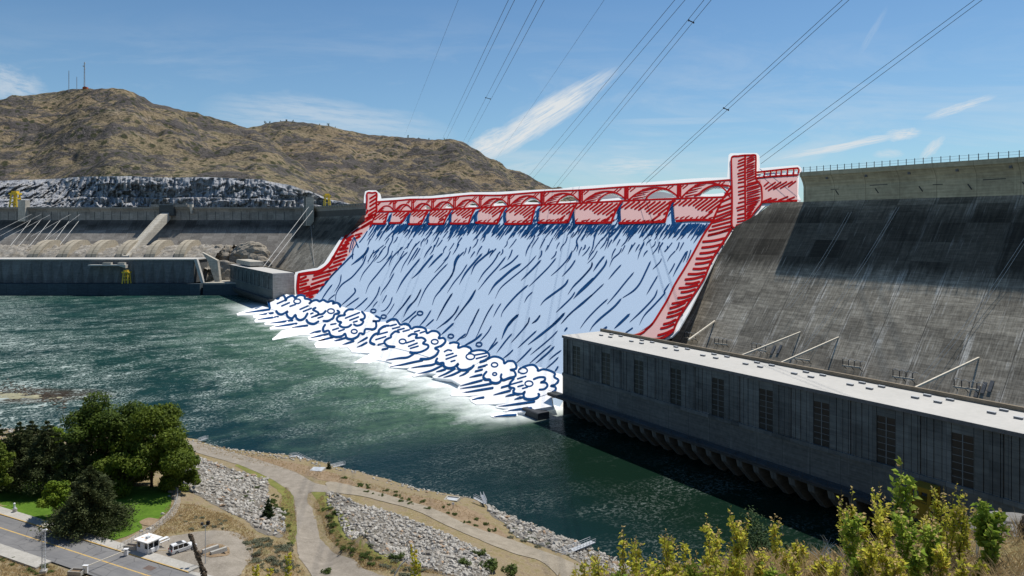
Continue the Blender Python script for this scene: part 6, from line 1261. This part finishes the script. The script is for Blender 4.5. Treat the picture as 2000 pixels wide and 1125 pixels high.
Vv = np.stack([B + np.stack([sx, sy, 0 * sx], 1), B - np.stack([sx, sy, 0 * sx], 1), B + np.stack([tipx, tipy, hgt], 1)], 1).reshape(-1, 3)
tag(np_mesh('grass', Vv, np.arange(nb * 3).reshape(-1, 3), M['dry_grass']), 'dry tan grass tufts over the bank', kind='stuff')

# ---------------------------------------------------------------- small structures of the bank
def posts_rail(lab, name, cat, pts, h, post, rails, r_, material, group=None, wires=0):
    P = [hit(*q) for q in pts] if len(pts[0]) == 2 else [Vector(q) for q in pts]; o = thing(name, lab, cat, P[0], 0, group)
    for p in P:
        q = p - P[0]; MB().tube([q - Vector((0, 0, .2)), q + Vector((0, 0, h))], post, 6).build('post', material, o)
    m = MB()
    for i in range(len(P) - 1):
        for f in rails: m.tube([P[i] - P[0] + Vector((0, 0, h * f)), P[i + 1] - P[0] + Vector((0, 0, h * f))], r_, 5)
        for f in range(wires): m.tube([P[i] - P[0] + Vector((0, 0, h * (f + .5) / wires)), P[i + 1] - P[0] + Vector((0, 0, h * (f + .5) / wires))], .006, 3)
    m.build('rail', material, o); return o
FP = smooth_line([(230, 1077), (250, 1066), (272, 1051), (292, 1040), (312, 1027), (328, 1012), (340, 995), (347, 975), (345, 960), (336, 950)], 3)
posts_rail('grey chain link fence curving round the lawn corner', 'chain_fence', 'fence', [(p.x, p.y) for p in FP], 1.25, .04, (1.,), .026, M['steel'], wires=4)
def gangway(lab, pts, w=1.1, h=1.0):
    P = [Vector(p) for p in pts]; o = thing('gangway', lab, 'gangway', P[0], 0, 'metal gangways at the water'); m = MB(); r_ = MB(); 
    for i in range(len(P) - 1):
        a, b = P[i] - P[0], P[i + 1] - P[0]; d_ = (b - a).normalized(); s = d_.cross(Vector((0, 0, 1))).normalized() * w / 2; m.bar(a, b, w, .12)
        for sg in (1, -1):
            for f in (.5, 1.): r_.tube([a + s * sg + Vector((0, 0, h * f)), b + s * sg + Vector((0, 0, h * f))], .055, 5)
            k = max(2, int((b - a).length / 1.3))
            for j in range(k + 1): q = a.lerp(b, j / k) + s * sg; r_.tube([q, q + Vector((0, 0, h))], .045, 5)
    m.build('deck', M['steel'], o); r_.build('rail', M['steel'], o); return o
gangway('long grey metal gangway crossing the shore rocks at lower right', [at_z(1090, 1086, 3.6), at_z(1158, 1058, 2.2)], 1.7)
gangway('white railed river stairs folding at the brown soil point', [at_z(926, 972, 3.6), at_z(948, 984, 2.6), at_z(941, 967, 1.2)], .9)
gangway('grey railed stairs bending along the water near the white slab', [at_z(566, 892, 3.4), at_z(580, 890, 3.2), at_z(606, 903, 1.6)], 1.)
gangway('short grey gangway right of the tiny young pine', [at_z(648, 913, 2.8), at_z(672, 907, .6)], 1.)
gangway('short grey gangway nearest the trees at the river edge', [at_z(390, 861, 3.), at_z(404, 856, 1.)], 1.)
def pad(lab, u, v, sx, sy, rz, hole=False):
    o = thing('concrete_pad', lab, 'concrete pad', hit(u, v) + Vector((0, 0, .05)), rz, 'concrete pads on the shore')
    if not hole: MB().box(-sx, sx, -sy, sy, -.5, .28).build('slab', M['pavement'], o); MB().box(-sx * .9, sx * .9, -sy * .9, sy * .9, .282, .32).build('cover', M['steel'], o)
    else:
        m = MB(); m.box(-sx, sx, -sy, -sy + .3, -.5, .4); m.box(-sx, sx, sy - .3, sy, -.5, .4); m.box(-sx, -sx + .3, -sy + .3, sy - .3, -.5, .4); m.box(sx - .3, sx, -sy + .3, sy - .3, -.5, .4); m.build('rim', M['pavement'], o); MB().box(-sx + .31, sx - .31, -sy + .31, sy - .31, -.3, .1).build('floor_slab', M['steel'], o)
pad('white square concrete pad beside the tiny young pine', 620, 918, 2.1, 2.0, -.1); pad('hollow concrete pad on the brown soil point', 883, 976, 2.0, 1.6, -.25, True)
sg = thing('sign_post', 'small sign post standing between the hollow pad and the track', 'sign', hit(885, 994)); MB().tube([(0, 0, -.2), (0, 0, 1.5)], .07, 6).build('post', M['dark_steel'], sg); MB().box(-.35, .35, -.11, -.06, 1.2, 1.8).build('plate', M['white_paint'], sg)

# guard booth
bp = hit(289, 1078); bo = thing('guard_booth', 'small white guard booth with a rusty white roof beside the road', 'booth', (bp.x, bp.y, 17.2), RZ)
MB().box(-1.7, 1.7, -1.25, 1.25, 0, .95).build('lower_wall', M['white_paint'], bo)
m = MB(); [m.box(x - .08, x + .08, y - .08, y + .08, .951, 2.3) for x in (-1.62, -.55, .55, 1.62) for y in (-1.17, 1.17)]; [m.box(x - .08, x + .08, -.08, .08, .951, 2.3) for x in (-1.62, 1.62)]; m.build('window_frame', M['white_paint'], bo)
m = MB(); m.box(-1.60, 1.60, -1.16, -1.12, .96, 2.29); m.box(-1.60, 1.60, 1.12, 1.16, .96, 2.29); m.box(-1.61, -1.57, -1.1, 1.1, .96, 2.29); m.box(1.57, 1.61, -1.1, 1.1, .96, 2.29); m.build('window', M['car_glass'], bo)
MB().box(-2.15, 2.15, -1.7, 1.7, 2.31, 2.52).build('roof', mat('rusty_white_roof', lambda n: n.mix(n.rng(n.noise(n.co(), 1.3, 4.), .58, .66), (.72, .71, .68), (.50, .27, .12)), rough=.7), bo)
MB().box(-.35, .35, -.3, .3, 2.53, 2.85).build('roof_unit', M['steel'], bo); MB().box(1.72, 2.3, -.9, -.2, .5, 1.1).build('air_conditioner', M['white_paint'], bo)
MB().box(-.45, .45, -1.29, -1.26, .02, 2.0).build('door', M['white_paint'], bo)
def trough(lab, pos, rz, sx, sy, h):
    o = thing('concrete_planter', lab, 'planter', pos, rz, 'open concrete planters'); t = .14; m = MB(); m.box(-sx, sx, -sy, -sy + t, 0, h); m.box(-sx, sx, sy - t, sy, 0, h); m.box(-sx, -sx + t, -sy + t, sy - t, 0, h); m.box(sx - t, sx, -sy + t, sy - t, 0, h); m.build('side', M['pavement'], o); MB().box(-sx + t + .01, sx - t - .01, -sy + t + .01, sy - t - .01, 0, h * .6).build('soil', M['bare'], o)
trough('open grey planter box left of the guard booth', (at_z(257, 1073, 17.2)), RZ + .3, 1.35, .65, .95); trough('open concrete planter at the near end of the barrier arm', at_z(150, 1121, 17.3), RZ + .35, 1.35, .75, .75)
def picnic(lab, pos, rz):
    o = thing('picnic_table', lab, 'table', pos, rz); MB().box(-1.1, 1.1, -.42, .42, .70, .78).build('table_top', M['white_paint'], o)
    for s in (-1, 1): MB().box(-1.1, 1.1, s * .72 - .15, s * .72 + .15, .42, .48).build('bench', M['white_paint'], o)
    for s in (-.8, .8): m = MB(); m.bar((s, -.75, .0), (s, -.25, .7), .08); m.bar((s, .75, 0), (s, .25, .7), .08); m.bar((s, -.8, .39), (s, .8, .39), .07); m.build('leg', M['steel'], o)
picnic('white picnic table behind the guard booth', at_z(318, 1059, 16.8), RZ + 1.5)
bg_ = at_z(246, 1084, 17.3); bn = at_z(167, 1119, 17.3)
ba = thing('barrier_gate', 'long pale barrier arm spanning the road from a white box', 'barrier', bg_, 0); MB().box(-.35, .35, -.25, .25, 0, 1.12).build('cabinet', M['white_paint'], ba); MB().box(-.45, .45, -.35, .35, 1.16, 1.26).build('lid', M['white_paint'], ba)
v_ = bn - bg_; MB().bar(Vector((0, -.3, 1.0)), v_ + Vector((.1, .35, 1.12)), .15).build('arm', M['strut'], ba)
br_ = thing('barrier_post', 'white barrier rest box at the near road edge', 'barrier', bn, 0); MB().box(-.42, .42, -.2, .2, 0, 1.35).build('post', M['white_paint'], br_); MB().box(-.5, .5, -.28, .28, 1.36, 1.46).build('cap', M['white_paint'], br_)
# tower-like lattice pole and lamp post
p = at_z(85, 1115, 17.8); lp = thing('lattice_pole', 'steel lattice lamp pole on the near verge', 'lamp pole', p, .3); m = MB()
for x in (-.28, .28):
    for y in (-.28, .28): m.bar((x, y, 0), (x * .8, y * .8, 7.4), .045)
for i in range(13):
    z0, z1 = i * .57, (i + 1) * .57
    for a, b in (((-.28, -.28), (.28, -.28)), ((.28, -.28), (.28, .28)), ((.28, .28), (-.28, .28)), ((-.28, .28), (-.28, -.28))): m.bar((*a, z0), (*b, z1), .03); m.bar((*a, z1), (*b, z1), .025)
m.build('lattice', M['steel'], lp); MB().box(-.55, .55, -.55, .55, -.3, .15).build('footing', M['pavement'], lp)
m = MB(); m.cyl((0, 0), .16, 7.4, 7.7, 8); m.tube([(.0, 0, 7.6), (.45, -.1, 7.75), (.6, -.1, 7.6)], .16, 8); m.build('lamp', M['white_paint'], lp)
p = at_z(401, 1106, 16.5); lq = thing('floodlight_pole', 'tall grey pole with two floodlights beside the parked car', 'lamp post', p, 0)
MB().tube([(0, 0, -.2), (0, 0, 8.0)], .09, 8, .06).build('pole', M['steel'], lq); MB().bar((-.5, 0, 7.9), (.5, 0, 7.9), .07).build('crossbar', M['steel'], lq)
MB().box(-.85, -.4, -.2, .2, 8.0, 8.45).build('floodlight', M['dark_steel'], lq); MB().box(.25, .8, -.25, .25, 8.1, 8.75).build('floodlight', M['black'], lq)
for u, v, l in ((411, 1077, 'left of two long concrete blocks on the soil island'), (427, 1081, 'right of two long concrete blocks on the soil island')):
    tag(MB().prism([(-.42, 0), (.42, 0), (.3, .75), (-.3, .75)], 1, -1.6, 1.6).build('concrete_block', M['pavement'], loc=hit(u, v) + Vector((0, 0, .1)), rz=-.75), l, 'concrete block', 'concrete blocks on the soil island')
tc = thing('litter_bin', 'grey round litter bin beside the lawn pavement', 'bin', at_z(29, 1002, 17.)); MB().cyl((0, 0), .45, 0, 1.0, 14).build('body', M['pavement'], tc); MB().cyl((0, 0), .36, 1.01, 1.35, 12, .2).build('lid', M['steel'], tc)
hy = thing('hydrant', 'small pale standpipe behind the litter bin', 'hydrant', at_z(28, 992, 16.6)); MB().cyl((0, 0), .2, 0, 1.0, 10).build('body', M['white_paint'], hy); MB().cyl((0, 0), .27, 1.01, 1.2, 10, .1).build('cap', M['white_paint'], hy)
ub = thing('utility_pad', 'low concrete pad with a green cover on the lawn beside the near pine', 'utility pad', hit(219, 1020) + Vector((0, 0, .1)), RZ + .55); MB().box(-1.5, 1.5, -.8, .8, 0, .45).build('base', M['pavement'], ub); MB().box(-1.35, 1.35, -.68, .68, .451, .55).build('cover', M['green_pad'], ub)
bt = thing('red_bench', 'orange red bench in the shade under the pines', 'bench', hit(122, 1008) + Vector((0, 0, .08)), RZ)
MB().box(-.9, .9, -.25, .25, .42, .5).build('seat', M['rust'], bt); MB().box(-.9, .9, .2, .28, .55, .95).build('backrest', M['rust'], bt); [MB().box(x - .05, x + .05, -.22, .26, 0, .419).build('leg', M['dark_steel'], bt) for x in (-.75, .75)]
for i, (u, v, s) in enumerate(((333, 962, .6), (341, 976, .45), (318, 1005, .5), (291, 1034, .55), (276, 1038, .4), (330, 970, .35))):
    boulder('garden_stone', ['pale stone at the upper end of the fence', 'pale stone beside the path bend', 'small pale stone near the bare lawn patch', 'white stone close behind the guard booth', 'smaller stone left of the white stone by the booth', 'smallest pale stone at the upper fence'][i], hit(u, v) + Vector((0, 0, .1)), (s, s * .8, s * .7), i + 30., M['riprap'], 3, 'pale stones along the fence', 'stone')

# parked car
cp = at_z(357, 1082, 16.2); cp.z = hz(cp.x, cp.y) + .1; car = thing('parked_car', 'white sport utility car with dark windows parked on gravel', 'car', cp, math.radians(46)); car.scale = (.94, 1.0, 1.0)
def carprof(prof, y0, y1, name, material, bev=.06, taper=0., parent=car):
    m = MB(); n_ = len(prof); zs = [p[1] for p in prof]; zm, zM = min(zs), max(zs)
    vs = [(x, s * (y1 - taper * (z - zm) / (zM - zm)), z) for s in (-1, 1) for x, z in prof]; m.add(vs, [tuple(range(n_)), tuple(range(2 * n_ - 1, n_ - 1, -1))] + [(i, i + n_, (i + 1) % n_ + n_, (i + 1) % n_) for i in range(n_)])
    me = m.mesh(name); b = bmesh.new(); b.from_mesh(me); bmesh.ops.recalc_face_normals(b, faces=b.faces); bmesh.ops.bevel(b, geom=b.edges[:], offset=bev, segments=2, affect='EDGES', clamp_overlap=True); b.to_mesh(me); b.free(); return link(name, me, material, parent, smooth=False)
carprof([(-2.62, .42), (-2.66, .75), (-2.6, 1.08), (1.15, 1.10), (1.5, 1.08), (2.45, .98), (2.6, .8), (2.58, .42)], 0, .98, 'body', M['car_paint'], .07)
carprof([(-2.6, .26), (-2.62, .419), (2.58, .419), (2.5, .26)], 0, .96, 'sill', M['car_trim'], .03)
gh = carprof([(-2.52, 1.09), (-2.36, 1.80), (-2.2, 1.9), (.25, 1.9), (.5, 1.84), (1.35, 1.09)], 0, .90, 'cabin', M['car_paint'], .05, .16)
m = MB()
for s in (-1, 1):
    for a, b in ((-2.2, -1.35), (-1.22, -.28), (-.16, .72)):
        y0_, y1_ = s * .905, s * .795; top = min(b, .42) if b > .5 else b; m.add([(a, y0_, 1.12), (b + (.35 if b > .5 else 0), y0_, 1.12), (top, y1_, 1.80), (a, y1_, 1.80), (a, y0_ - s * .05, 1.12), (b + (.35 if b > .5 else 0), y0_ - s * .05, 1.12), (top, y1_ - s * .05, 1.80), (a, y1_ - s * .05, 1.80)], [(0, 1, 2, 3), (4, 7, 6, 5), (0, 4, 5, 1), (1, 5, 6, 2), (2, 6, 7, 3), (3, 7, 4, 0)])
m.build('side_window', M['car_glass'], car)
m = MB(); m.add([(-2.565, -.84, 1.08), (-2.565, .84, 1.08), (-2.375, .74, 1.82), (-2.375, -.74, 1.82)], [(0, 1, 2, 3)]); m.build('rear_window', M['car_glass'], car)
m = MB(); m.add([(1.30, -.80, 1.16), (1.30, .80, 1.16), (.56, .70, 1.82), (.56, -.70, 1.82)], [(0, 1, 2, 3)]); m.build('windscreen', M['car_glass'], car)
for x in (-1.6, 1.65):
    for s in (-1, 1):
        a = MB(); a.tube([(x, s * .76, .38), (x, s * 1.0, .38)], .385, 18); t_ = a.build('wheel', M['black'], car); a = MB(); a.tube([(x, s * .99, .38), (x, s * 1.015, .38)], .24, 14); a.build('rim', M['car_trim'], t_)
for s in (-1, 1):
    MB().box(-2.68, -2.55, s * .82 - .1, s * .82 + .1, .82, 1.12).build('tail_light', M['red_lens'], car); MB().box(2.45, 2.62, s * .72 - .16, s * .72 + .16, .72, .9).build('headlight', M['lamp_glass'], car); MB().box(.7, .9, s * 1.0 - .02 if s > 0 else -1.2, 1.2 if s > 0 else -.98, 1.08, 1.26).build('mirror', M['car_paint'], car)
    MB().bar((-2.1, s * .66, 1.97), (.1, s * .66, 1.97), .05).build('roof_rail', M['car_trim'], car)
MB().box(-1.2, -.1, -.6, .6, 1.91, 1.97).build('roof_rack', M['dark_steel'], car); MB().box(-2.69, -2.66, -.26, .26, .62, .76).build('number_plate', M['lamp_glass'], car); MB().box(-2.74, -2.6, -.95, .95, .42, .60).build('rear_bumper', M['car_trim'], car)

# tiny trees along the ridge of the second hill
for i, (u, hh) in enumerate(((518, 16), (527, 12), (548, 9), (559, 13), (572, 11), (624, 9), (641, 17), (655, 8), (797, 16), (818, 9), (838, 10), (868, 10))):
    s = bush_mesh(400 + i, M['needle'], 160, .12, .5, 1.0); yr = 2500 + 260 * noise.noise(Vector((u * .006, 2., 0))) - 6
    o = link('ridge_tree', s, None, None, at_y(u, lerp_pts(R2, u) + 1.2, yr)); hh *= .66; o.scale = (hh * .6, hh * .6, hh); tag(o, 'tiny dark tree on the ridge of the second hill', 'tree', 'trees on the hill ridge')

# ---------------------------------------------------------------- near hillside with tall weeds
def near_z(x, y):
    e = 77.9 + .13 * min(x, 7.5) if x > 0 else 77.9 + .22 * max(x, -12)
    if y < 9: z = e + (81. - e) * ((9 - y) / 9) ** 1.0
    else: z = e - .66 * (y - 9)
    return z + .10 * noise.noise(Vector((x * .8, y * .8, 2))) + .04 * noise.noise(Vector((x * 3, y * 3, 5)))
near = heightmesh('hillside', np.arange(-60, 70, .5), np.concatenate([np.arange(2, 16, .4), np.arange(16, 66, 2.)]), near_z, M['terrain']); tag(near, 'dry grassy hillside edge in the lower right foreground', kind='structure')
rng = np.random.default_rng(77); nb = 26000; gx_ = rng.uniform(.5, 9.5, nb); gy_ = rng.uniform(6.2, 11.5, nb); gz_ = np.array([near_z(a, b) for a, b in zip(gx_, gy_)]); B = np.stack([gx_, gy_, gz_ - .02], 1); cl_ = np.array([noise.noise(Vector((a * 1.3, b * 1.3, 4))) for a, b in zip(gx_, gy_)])
ang = rng.random(nb) * 6.28; hgt = (.07 + .17 * rng.random(nb)) * (1 + .7 * cl_); sx, sy = np.cos(ang) * .005, np.sin(ang) * .005; tx, ty = rng.normal(size=nb) * .09, rng.normal(size=nb) * .09; z0 = 0 * sx
Vv = np.stack([B + np.stack([sx, sy, z0], 1), B - np.stack([sx, sy, z0], 1), B + np.stack([tx * .5 - sx * .6, ty * .5 - sy * .6, hgt * .6], 1), B + np.stack([tx, ty, hgt], 1)], 1); 
tag(np_mesh('grass', Vv.reshape(-1, 3), np.arange(nb * 4).reshape(-1, 4)[:, [0, 1, 3, 2]], M['dry_grass']), 'dry straw coloured grass on the near hillside', kind='stuff')
# pale rocks at the right edge of the hillside
boulder('near_rock', 'pale flat rock in the dry grass at the right frame edge', Vector((6.55, 9.2, near_z(6.55, 9.2) + .05)), (.55, .35, .16), 61., M['riprap'], 4, None, 'rock')
boulder('near_rock', 'dark tangled clod at the lower right frame edge', Vector((6.5, 8.8, near_z(6.5, 8.8) + .12)), (.22, .2, .2), 67., M['stalk'], 4, None, 'clod')

def weed(lab, x, y, top, seed, leafm, bush=.5, branches=6, dens=1., group='tall yellow weeds', leaf=.026, spread=.16, seedy=.26, bare=0.1):
    rng = np.random.default_rng(seed); z0 = near_z(x, y) - .03; H_ = top - z0; o = thing('weed', lab, 'weed', (x, y, z0), 0, group); st = MB(); Ll, Ls = [], []
    lean = rng.normal(size=2) * .10 * H_; 
    def stem(p0, p1, r0, sd):
        n_ = 7; c = [Vector(p0).lerp(Vector(p1), i / n_) + Vector((rng.normal() * .014, rng.normal() * .014, 0)) * (0 < i < n_) for i in range(n_ + 1)]; st.tube(c, r0, 5, r0 * .35); return c
    main = stem((0, 0, 0), (lean[0], lean[1], H_), .0075, 0); lines = [(main, 1.)]
    for k in range(branches):
        f = .12 + .62 * (k + rng.random()) / branches; b = main[int(f * 7)]; a = rng.random() * 6.28; ln = H_ * (1.02 - f) * (.5 + .48 * rng.random()); tip = b + Vector((math.cos(a) * spread * H_ * (.4 + .9 * rng.random()), math.sin(a) * spread * H_ * (.4 + .9 * rng.random()), ln)); lines.append((stem(b, tip, .0045, 1), .7))
    for c, wgt in lines:
        for q in range(int(len(c) * 11 * dens * wgt * max(.5, H_))):
            s = rng.random() ** 1.3
            if wgt == 1. and s < bare: continue
            i = min(int(s * (len(c) - 1)), len(c) - 2); p = c[i].lerp(c[i + 1], s * (len(c) - 1) - i); a = rng.random() * 6.28; out = leaf * (.9 + 1.7 * rng.random()); top_part = s > 1 - seedy * .62
            d_ = Vector((math.cos(a), math.sin(a), .35 + rng.normal() * .5)).normalized(); sz = leaf * (.45 + .5 * rng.random()) if top_part else leaf * (.7 + .8 * rng.random()); pp = p + d_ * out * (.35 if top_part else .8); (Ls if top_part and rng.random() < .75 else Ll).append((pp, d_, sz))
    st.build('stem', M['stem'], o)
    for nm, Lst, mt_ in (('leaves', Ll, leafm), ('seed_head', Ls, M['seed'])):
        if not Lst: continue
        m = MB()
        for p, d_, s in Lst:
            side = d_.cross(Vector((rng.normal(), rng.normal(), rng.normal()))).normalized(); up = side.cross(d_); m.add([p - d_ * s, p + side * s * .62 + up * s * .2, p + d_ * s * 1.1 - up * s * .15, p - side * s * .62 + up * s * .2], [(0, 1, 2, 3)])
        np_mesh(nm, m.v, m.f, mt_, o)
    return o
def wt(u, v, y): p = at_y(u, v, y); return p.x, p.z
WL = [(1218, 1021, 8.4, .45, 'weed', 'lone thin weed at the left end of the weed row'), (1234, 1036, 8.6, .6, 'weed', 'short weed with curled tips beside the lone thin weed'), (1300, 1032, 8.4, .75, 'weed', 'reddish seeded weed left of the first gap'), (1318, 1042, 8.8, .7, 'weed', 'reddish seeded weed right beside its twin'), (1346, 1052, 8.2, .8, 'weed', 'short bushy weed with orange leaves'),
      (1374, 1056, 8.6, .7, 'weed', 'low bushy weed before the tall spike'), (1392, 1000, 8.3, .55, 'weed', 'tall bare spike standing over the dark water'), (1405, 1028, 8.5, .6, 'weed', 'forked weed just right of the tall bare spike'), (1434, 1018, 8.2, .55, 'weed', 'thin weed arching left of the leafy tall weed'), (1454, 996, 8.2, .9, 'weed', 'leafy tall weed with pale tips left of the dark bush'),
      (1484, 1060, 7.8, .8, 'weed', 'bushy weed in front of the dark bush'), (1512, 1006, 8.6, .7, 'weed', 'spike rising through the dark bush'), (1534, 1066, 8., .8, 'weed', 'yellow bushy weed right of the dark bush'), (1560, 1060, 8.4, .7, 'weed', 'weed with a bent top at the gap'), (1572, 1054, 8.2, .35, 'weed', 'thin bare spike leaning over the gap'), (1270, 1078, 7.6, .9, 'weed', 'low yellow weed clump at the shore rocks'), (1180, 1072, 7.8, .7, 'weed', 'yellow weed overlapping the long gangway'), (1150, 1086, 7.6, .8, 'weed', 'yellow weed below the long gangway'), (1118, 1100, 7.6, .6, 'weed', 'small yellow weed furthest left at the track'), (1075, 1108, 7.4, .6, 'weed', 'tiny yellow weed tip at the bottom edge'),
      (1650, 956, 8.2, .9, 'weed', 'tall leaning weed at the left of the dense thicket'), (1668, 990, 7.8, 1., 'weed_green', 'green leafy weed under the tall leaning weed'), (1690, 1010, 8.4, 1., 'weed', 'rusty weed filling the left of the thicket'), (1719, 950, 8.4, .8, 'weed', 'tall rusty spike in the thicket'), (1740, 985, 8., 1.1, 'weed', 'orange tipped weed beside the rusty spike'), (1768, 990, 7.6, 1.2, 'weed_green', 'broad green weed in the middle of the thicket'), (1795, 995, 8.0, 1.1, 'weed', 'yellow weed before the yellow crane'), (1815, 1005, 7.4, 1.2, 'weed_green', 'green weed hiding the crane legs'),
      (1836, 950, 8.2, .8, 'weed', 'tall spike right of the yellow crane'), (1852, 940, 8.0, 1., 'weed', 'tallest weed right of the yellow crane'), (1872, 985, 7.8, 1.1, 'weed', 'yellow weed at the right of the thicket'), (1884, 1030, 8.2, .9, 'weed', 'reddish weed closing the thicket'), (1700, 1050, 7.2, 1.2, 'weed', 'low front weed at the left of the thicket'), (1740, 1060, 7.0, 1.2, 'weed', 'low front weed below the thicket middle'), (1790, 1062, 7.0, 1.2, 'weed_green', 'low green weed at the thicket foot'), (1840, 1055, 7.2, 1.2, 'weed', 'low front weed at the right of the thicket'), (1610, 1078, 7.6, .7, 'weed', 'sparse weed in the grass before the thicket'),
      (1440, 1072, 7.4, 1., 'weed', 'low yellow weed below the leafy tall weed'), (1400, 1080, 7.4, 1., 'weed', 'low yellow weed below the bare spike'), (1330, 1084, 7.4, .9, 'weed', 'low yellow weed below the reddish pair')]
on_ = ['by the long gangway', 'left of the lone thin weed', 'under the lone thin weed', 'under the curled weed', 'before the reddish pair', 'right of the reddish pair', 'under the tall bare spike', 'right of the forked weed', 'under the arching weed', 'before the dark bush', 'right of the dark bush', 'at the bent weed', 'at the gap before the thicket', 'left of the leaning weed', 'under the rusty weeds', 'under the sapling', 'before the crane', 'under the tallest weed', 'closing the right of the thicket', 'between the thicket and the lush plant']
for j, s_ in enumerate(on_):
    WL.append((1160 + j * 39.5, (1082, 1092, 1076, 1088, 1098)[j % 5], (6.9, 7.3, 7.7)[j % 3], .8 + .25 * (j % 2), 'weed_green' if j % 4 == 1 else 'weed', 'low filler weed ' + s_ if False else 'low leafy weed ' + s_))
for i, (u, v, y, de, lf, lab) in enumerate(WL):
    x, z = wt(u, v, y); weed(lab, x, y, z, 300 + i, M[lf], dens=.40 + de * .27, branches=int(2 + de * 6), spread=.07 + .08 * de, bare=.05, leaf=.023 + .006 * (lf == 'weed_green'))
x, z = wt(1930, 983, 7.6); weed('upright green plant with lush leaves near the right frame edge', x, 7.6, z, 390, M['weed_green'], dens=1.25, branches=11, group=None, leaf=.034, seedy=.12, spread=.20, bare=.45)
x, z = wt(1762, 899, 9.4); weed('slender green sapling rising above the thicket', x, 9.4, z, 391, M['weed_green'], dens=.36, branches=8, group=None, leaf=.042, seedy=.05, spread=.14)
# dark rounded bush and bare twigs
db = thing('dark_bush', 'dark green rounded bush behind the yellow weeds', 'bush', (at_y(1505, 1100, 15).x, 15, near_z(at_y(1505, 1100, 15).x, 15) - .1)); rng = np.random.default_rng(5); topz = at_y(1505, 1014, 15).z - db.location.z; bl = [((rng.normal() * .26, rng.normal() * .26, topz * (.45 + .42 * rng.random())), (.34, .34, topz * .22)) for _ in range(14)]; Vv, Fq = leaf_cloud(rng, bl, 6500, .026, .3); np_mesh('foliage', Vv, Fq, M['needle_mid'], db); MB().tube([(0, 0, 0), (.02, 0, topz * .7)], .03, 6, .01).build('stem', M['bark'], db)
for u, v, lab, sd_ in ((1905, 1010, 'bare grey twigs between the thicket and the green plant', 3), (1628, 1055, 'bare grey twigs left of the thicket', 4)):
    x, z = wt(u, v, 8.2); b = Vector((x, 8.2, near_z(x, 8.2))); m = MB(); r_ = random.Random(sd_)
    for k in range(14):
        a = r_.uniform(-1, 1); L_ = (z - b.z) * r_.uniform(.55, 1.); t = Vector((a * .32, r_.uniform(-.2, .2), L_)); mdl = t * .5 + Vector((a * .05, 0, .05)); m.tube([(a * .05, 0, 0), mdl, t], .0045, 4, .0018)
        for q in range(3): s = r_.uniform(.4, .9); c = mdl.lerp(t, s); m.tube([c, c + Vector((r_.uniform(-.12, .12), 0, r_.uniform(.06, .16)))], .0025, 3, .001)
    tag(m.build('twigs', M['steel'], loc=b), lab, 'twigs', 'bare twigs')
# dark mullein stalk, pale pole, thin stalks at the lower edge
p0 = at_y(408, 1165, 5.2); p1 = at_y(371, 1044, 5.2); sk = thing('mullein_stalk', 'dark dry seed stalk leaning in front of the parked car', 'stalk', p0); m = MB(); m.tube([Vector((.05, 0, -.6)), Vector((0, 0, 0)), (p1 - p0) * .5 + Vector((.012, 0, 0)), p1 - p0], .011, 8, .005); m.build('stem', M['stalk'], sk)
m = MB(); r_ = random.Random(2)
for k in range(330):
    s = r_.random(); c = (p1 - p0) * s + Vector((.012 * math.sin(3.14 * s), 0, 0)); a = r_.uniform(0, 6.28); rr_ = .0135 * (1.15 - .75 * s) * (1 + .5 * math.sin(s * 21)); d_ = Vector((math.cos(a), math.sin(a), r_.uniform(-.1, .6))); q = c + d_ * rr_; e = .005 + .004 * r_.random(); m.bar(q - d_ * e, q + d_ * e, e * 1.3)
m.build('seed_pods', M['stalk'], sk)
q0, q1, q2 = at_y(767, 1130, 40.), at_y(782, 1104, 40), at_y(798, 1089, 40); pp_ = MB().tube([Vector((-.1, 0, -4)), Vector((0, 0, 0)), q1 - q0, q2 - q0], .055, 6, .04); tag(pp_.build('bent_pole', M['pale_wire'], loc=q0), 'pale bent pole tip at the lower edge above the riprap', 'pole')
for i, (u, vt) in enumerate(((500, 1104), (527, 1110), (563, 1082), (808, 1066), (815, 1100))):
    x, z = wt(u, vt, 7.); y = 7.; b = Vector((x, y, near_z(x, y))); m = MB(); r_ = random.Random(i); m.tube([(0, 0, 0), (.01, 0, z - b.z)], .006, 5, .002)
    for k in range(90): s = .55 + .45 * r_.random(); a = r_.uniform(0, 6.28); c = Vector((math.cos(a) * .02, math.sin(a) * .02, (z - b.z) * s)); m.bar(c, c + Vector((math.cos(a) * .014, math.sin(a) * .014, .012)), .012)
    tag(m.build('weed_stalk', M['weed'], loc=b), ['short yellow stalk tip below the turning circle', 'shortest yellow stalk tip at the bottom edge', 'yellow flower stalk before the service road', 'tan stalk before the right riprap', 'short green stalk beside the tan stalk'][i], 'weed', 'thin stalks at the bottom edge')
